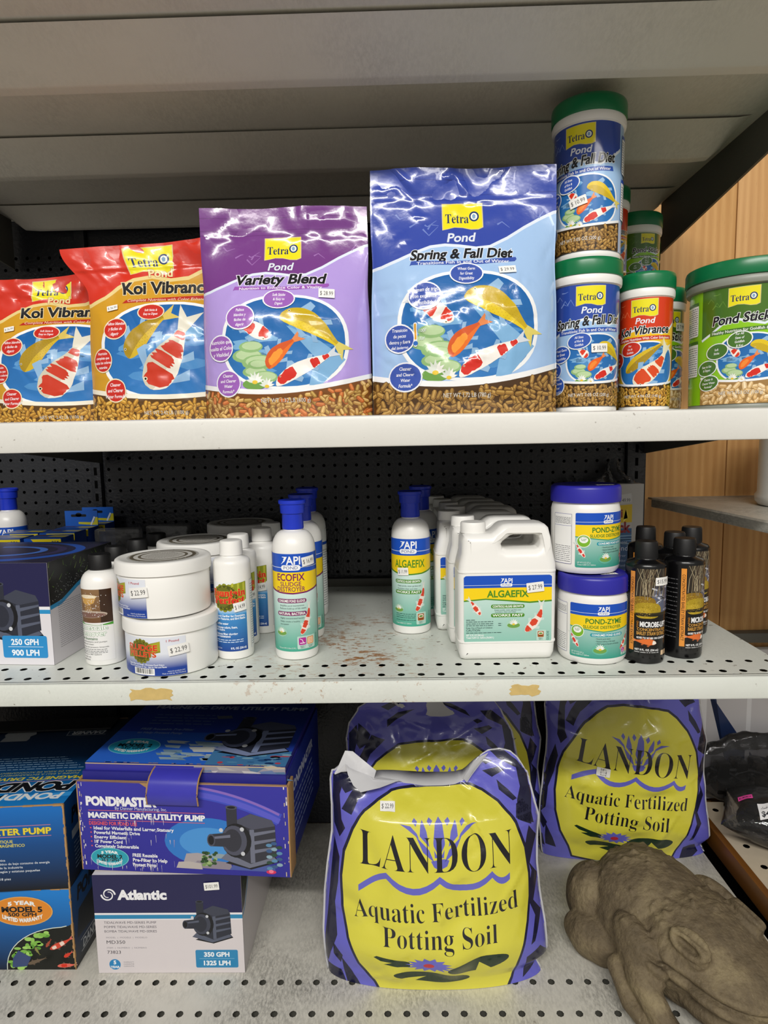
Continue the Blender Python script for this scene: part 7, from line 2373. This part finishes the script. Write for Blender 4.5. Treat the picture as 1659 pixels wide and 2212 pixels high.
    D += m * (-.0110 * np.exp(-(dz / .0036) ** 2) + .0040 * np.exp(-((dz + .010) / .006) ** 2) + .0030 * np.exp(-((dz - .010) / .006) ** 2))
    dz2 = V[:, 2] - (zm - .022)
    D += m * (-.0030 * np.exp(-(dz2 / .003) ** 2))
    for sg in (1, -1):      # slit of the half-closed eye
        E = np.array([.066, sg * .060, .116]) + np.array([.12, sg * .72, .66]) * .004
        d = V - E
        al = d @ np.array([.98, sg * -.12, -.12]); ac = d @ np.array([.05, sg * -.66, .72])
        D += -.0062 * np.exp(-(ac / .0030) ** 2 - (al / .015) ** 4) * (np.linalg.norm(d, axis=1) < .034)
        D += -.0030 * np.exp(-((ac - .0135) / .0022) ** 2 - (al / .020) ** 4) * (np.linalg.norm(d, axis=1) < .036)
    D += .0012 * np.sin(V[:, 0] * 160 + V[:, 1] * 90) * np.exp(-((np.abs(V[:, 1]) - .105) / .02) ** 2) * (V[:, 2] < .06)
    for v, d, n in zip(bm.verts, D, N):
        c = v.co + Vector(n) * float(d)
        c.z = max(c.z, 0.0)
        p = H_ * c.x + S_ * c.y
        v.co = (p.x, p.y, c.z)
    bmesh.ops.recalc_face_normals(bm, faces=bm.faces)
    bm.to_mesh(out); bm.free()
    shade(out, True, 0)
    out.name = 'stone_body'
    m, t, bs = new_mat('weathered_stone')
    tc = nd(t, 'ShaderNodeTexCoord')
    n1 = noise(t, tc.outputs['Object'], 14, 6, .7)
    r = ramp(t, n1, [(.28, lin('4c4234')), (.5, lin('6e614b')), (.74, lin('968868'))])
    sp = ramp(t, noise(t, tc.outputs['Object'], 190, 3), [(.68, (0, 0, 0)), (.74, (1, 1, 1))])
    t.links.new(mixc(t, math_n(t, 'MULTIPLY', sp.outputs['Color'], .35), r.outputs['Color'], lin('b0a58c')), bs.inputs['Base Color'])
    bs.inputs['Roughness'].default_value = .72
    bs.inputs['Specular IOR Level'].default_value = .3
    bump_noise(t, bs, 130, .8, .004, 8)
    link_mesh('stone_body', out, m, root)
frog()

# ------------------------------------------------------------------ bagged cables and a box on the neighbouring deck
def cable_bag(loc, rz, label, L, Wd, T, seed, tags=()):
    root = empty('cable_bag', loc, rz)
    tag(root, label, 'plastic bag', 'clear bags of black cable')
    cf = crease_fn(seed, L, Wd, 30, .006, .012)
    n, m = 44, 26
    def S(u, v, sgn=1):
        s, t = u / L * 2, v / Wd * 2
        e = np.clip(1 - np.abs(s) ** 2.2, 0, 1) ** .6 * np.clip(1 - np.abs(t) ** 2.2, 0, 1) ** .6
        z = T * .5 + sgn * T * .5 * e + cf(u, v + Wd / 2) * e * (1 if sgn > 0 else .1)
        return np.stack([u, v, np.maximum(z, .0005)], -1)
    us = np.linspace(-.5, .5, n + 1) * L; vv = np.linspace(-.5, .5, m + 1) * Wd
    U, V = np.meshgrid(us, vv)
    a, b = S(U.ravel(), V.ravel()), S(U.ravel(), V.ravel(), -1)
    o = len(a); q = n + 1; fs = []
    for j in range(m):
        for i in range(n):
            fs.append((j * q + i, j * q + i + 1, (j + 1) * q + i + 1, (j + 1) * q + i))
            fs.append((o + j * q + i + 1, o + j * q + i, o + (j + 1) * q + i, o + (j + 1) * q + i + 1))
    mesh_obj('clear_bag', np.concatenate([a, b]), fs, M['clear_grey'], root, True, 0)
    rnd = random.Random(seed)
    P = []
    for k in range(150):
        t = k / 149 * 2 * pi * 5
        r = 1 + .14 * sin(t * 1.7 + seed) - .05 * (k % 30) / 30
        P.append((L * .34 * r * cos(t) + rnd.uniform(-.002, .002), Wd * .30 * r * sin(t) + rnd.uniform(-.002, .002), T * (.30 + .22 * sin(k * .4) ** 2)))
    bm = bmesh.new(); tube_bm(bm, P, .0042, 7)
    bm_obj('black_cable', bm, M['black_cap'], root)
    bm = bmesh.new()
    for k in range(5):
        x = (k - 2) * L * .13
        box_bm(bm, (x - .013, -.018, T * .2), (x + .011, .018, T * .62), .003)
    bm_obj('lamp_heads', bm, M['black_plastic'], root)
    for (u, v, w, h, rot, bg, lines, nm) in tags:
        A = Art(); A.rrect(u - w / 2, v - h / 2, u + w / 2, v + h / 2, .001, bg, rot=rot); A.up()
        for q_, tx in enumerate(lines):
            dy = ((len(lines) - 1) / 2 - q_) * h * .46
            A.text(tx, u - dy * sin(radians(rot)), v + dy * cos(radians(rot)), h * .26, '2a2a30', w=w * .8, rot=rot, bold=.03, res=2, ysign=1)
        build_art(A, nm, S, M['sticker'], root, du=.006, dv=.006, base=.0022)
    return root
cable_bag((.748, 1.205, .1845), -.52, 'clear bag of black cable with a pink tag and $49.99 label, nearest the frog', .21, .15, .105, 3, ((-.066, -.024, .024, .013, 10, 'ee4fa8', ('LED',), 'pink_tag'), (-.022, -.046, .044, .026, 16, 'e8e8ea', ('LED LIGHT', '$49.99'), 'price_label')))
cable_bag((.772, 1.344, .1845), -.02, 'second clear bag of black cable, lying behind the pink-tagged one', .30, .046, .170, 8, ((.03, -.01, .02, .010, 0, 'ee4fa8', ('LED',), 'pink_tag'),))
def end_box():
    root = empty('storage_box', (.655, 1.372, .1845), .02)
    tag(root, 'large white and navy box standing behind the bagged cables at right', 'box')
    box('carton_body', (0, -.0, 0), (.30, .02, .34), M['shelf_clean'], root, .002)
    a = Art(0, 0, .001, .001)
    a.rect(0, 0, 300, 340, 'c6c4c6'); a.up()
    a.poly([(0, 60), (16, 70), (16, 330), (0, 340)], 'e0e0e2'); a.poly([(18, 340), (18, 250), (120, 100), (170, 90), (260, 40), (300, 40), (300, 0), (60, 0), (60, 90)], '23345c'); a.up()
    a.rect(104, 0, 114, 340, 'dcdcde'); a.up()
    build_art(a, 'front_print', S_plane((0, -.0002, 0), (1, 0, 0), (0, 0, 1)), M['carton'], root)
end_box()
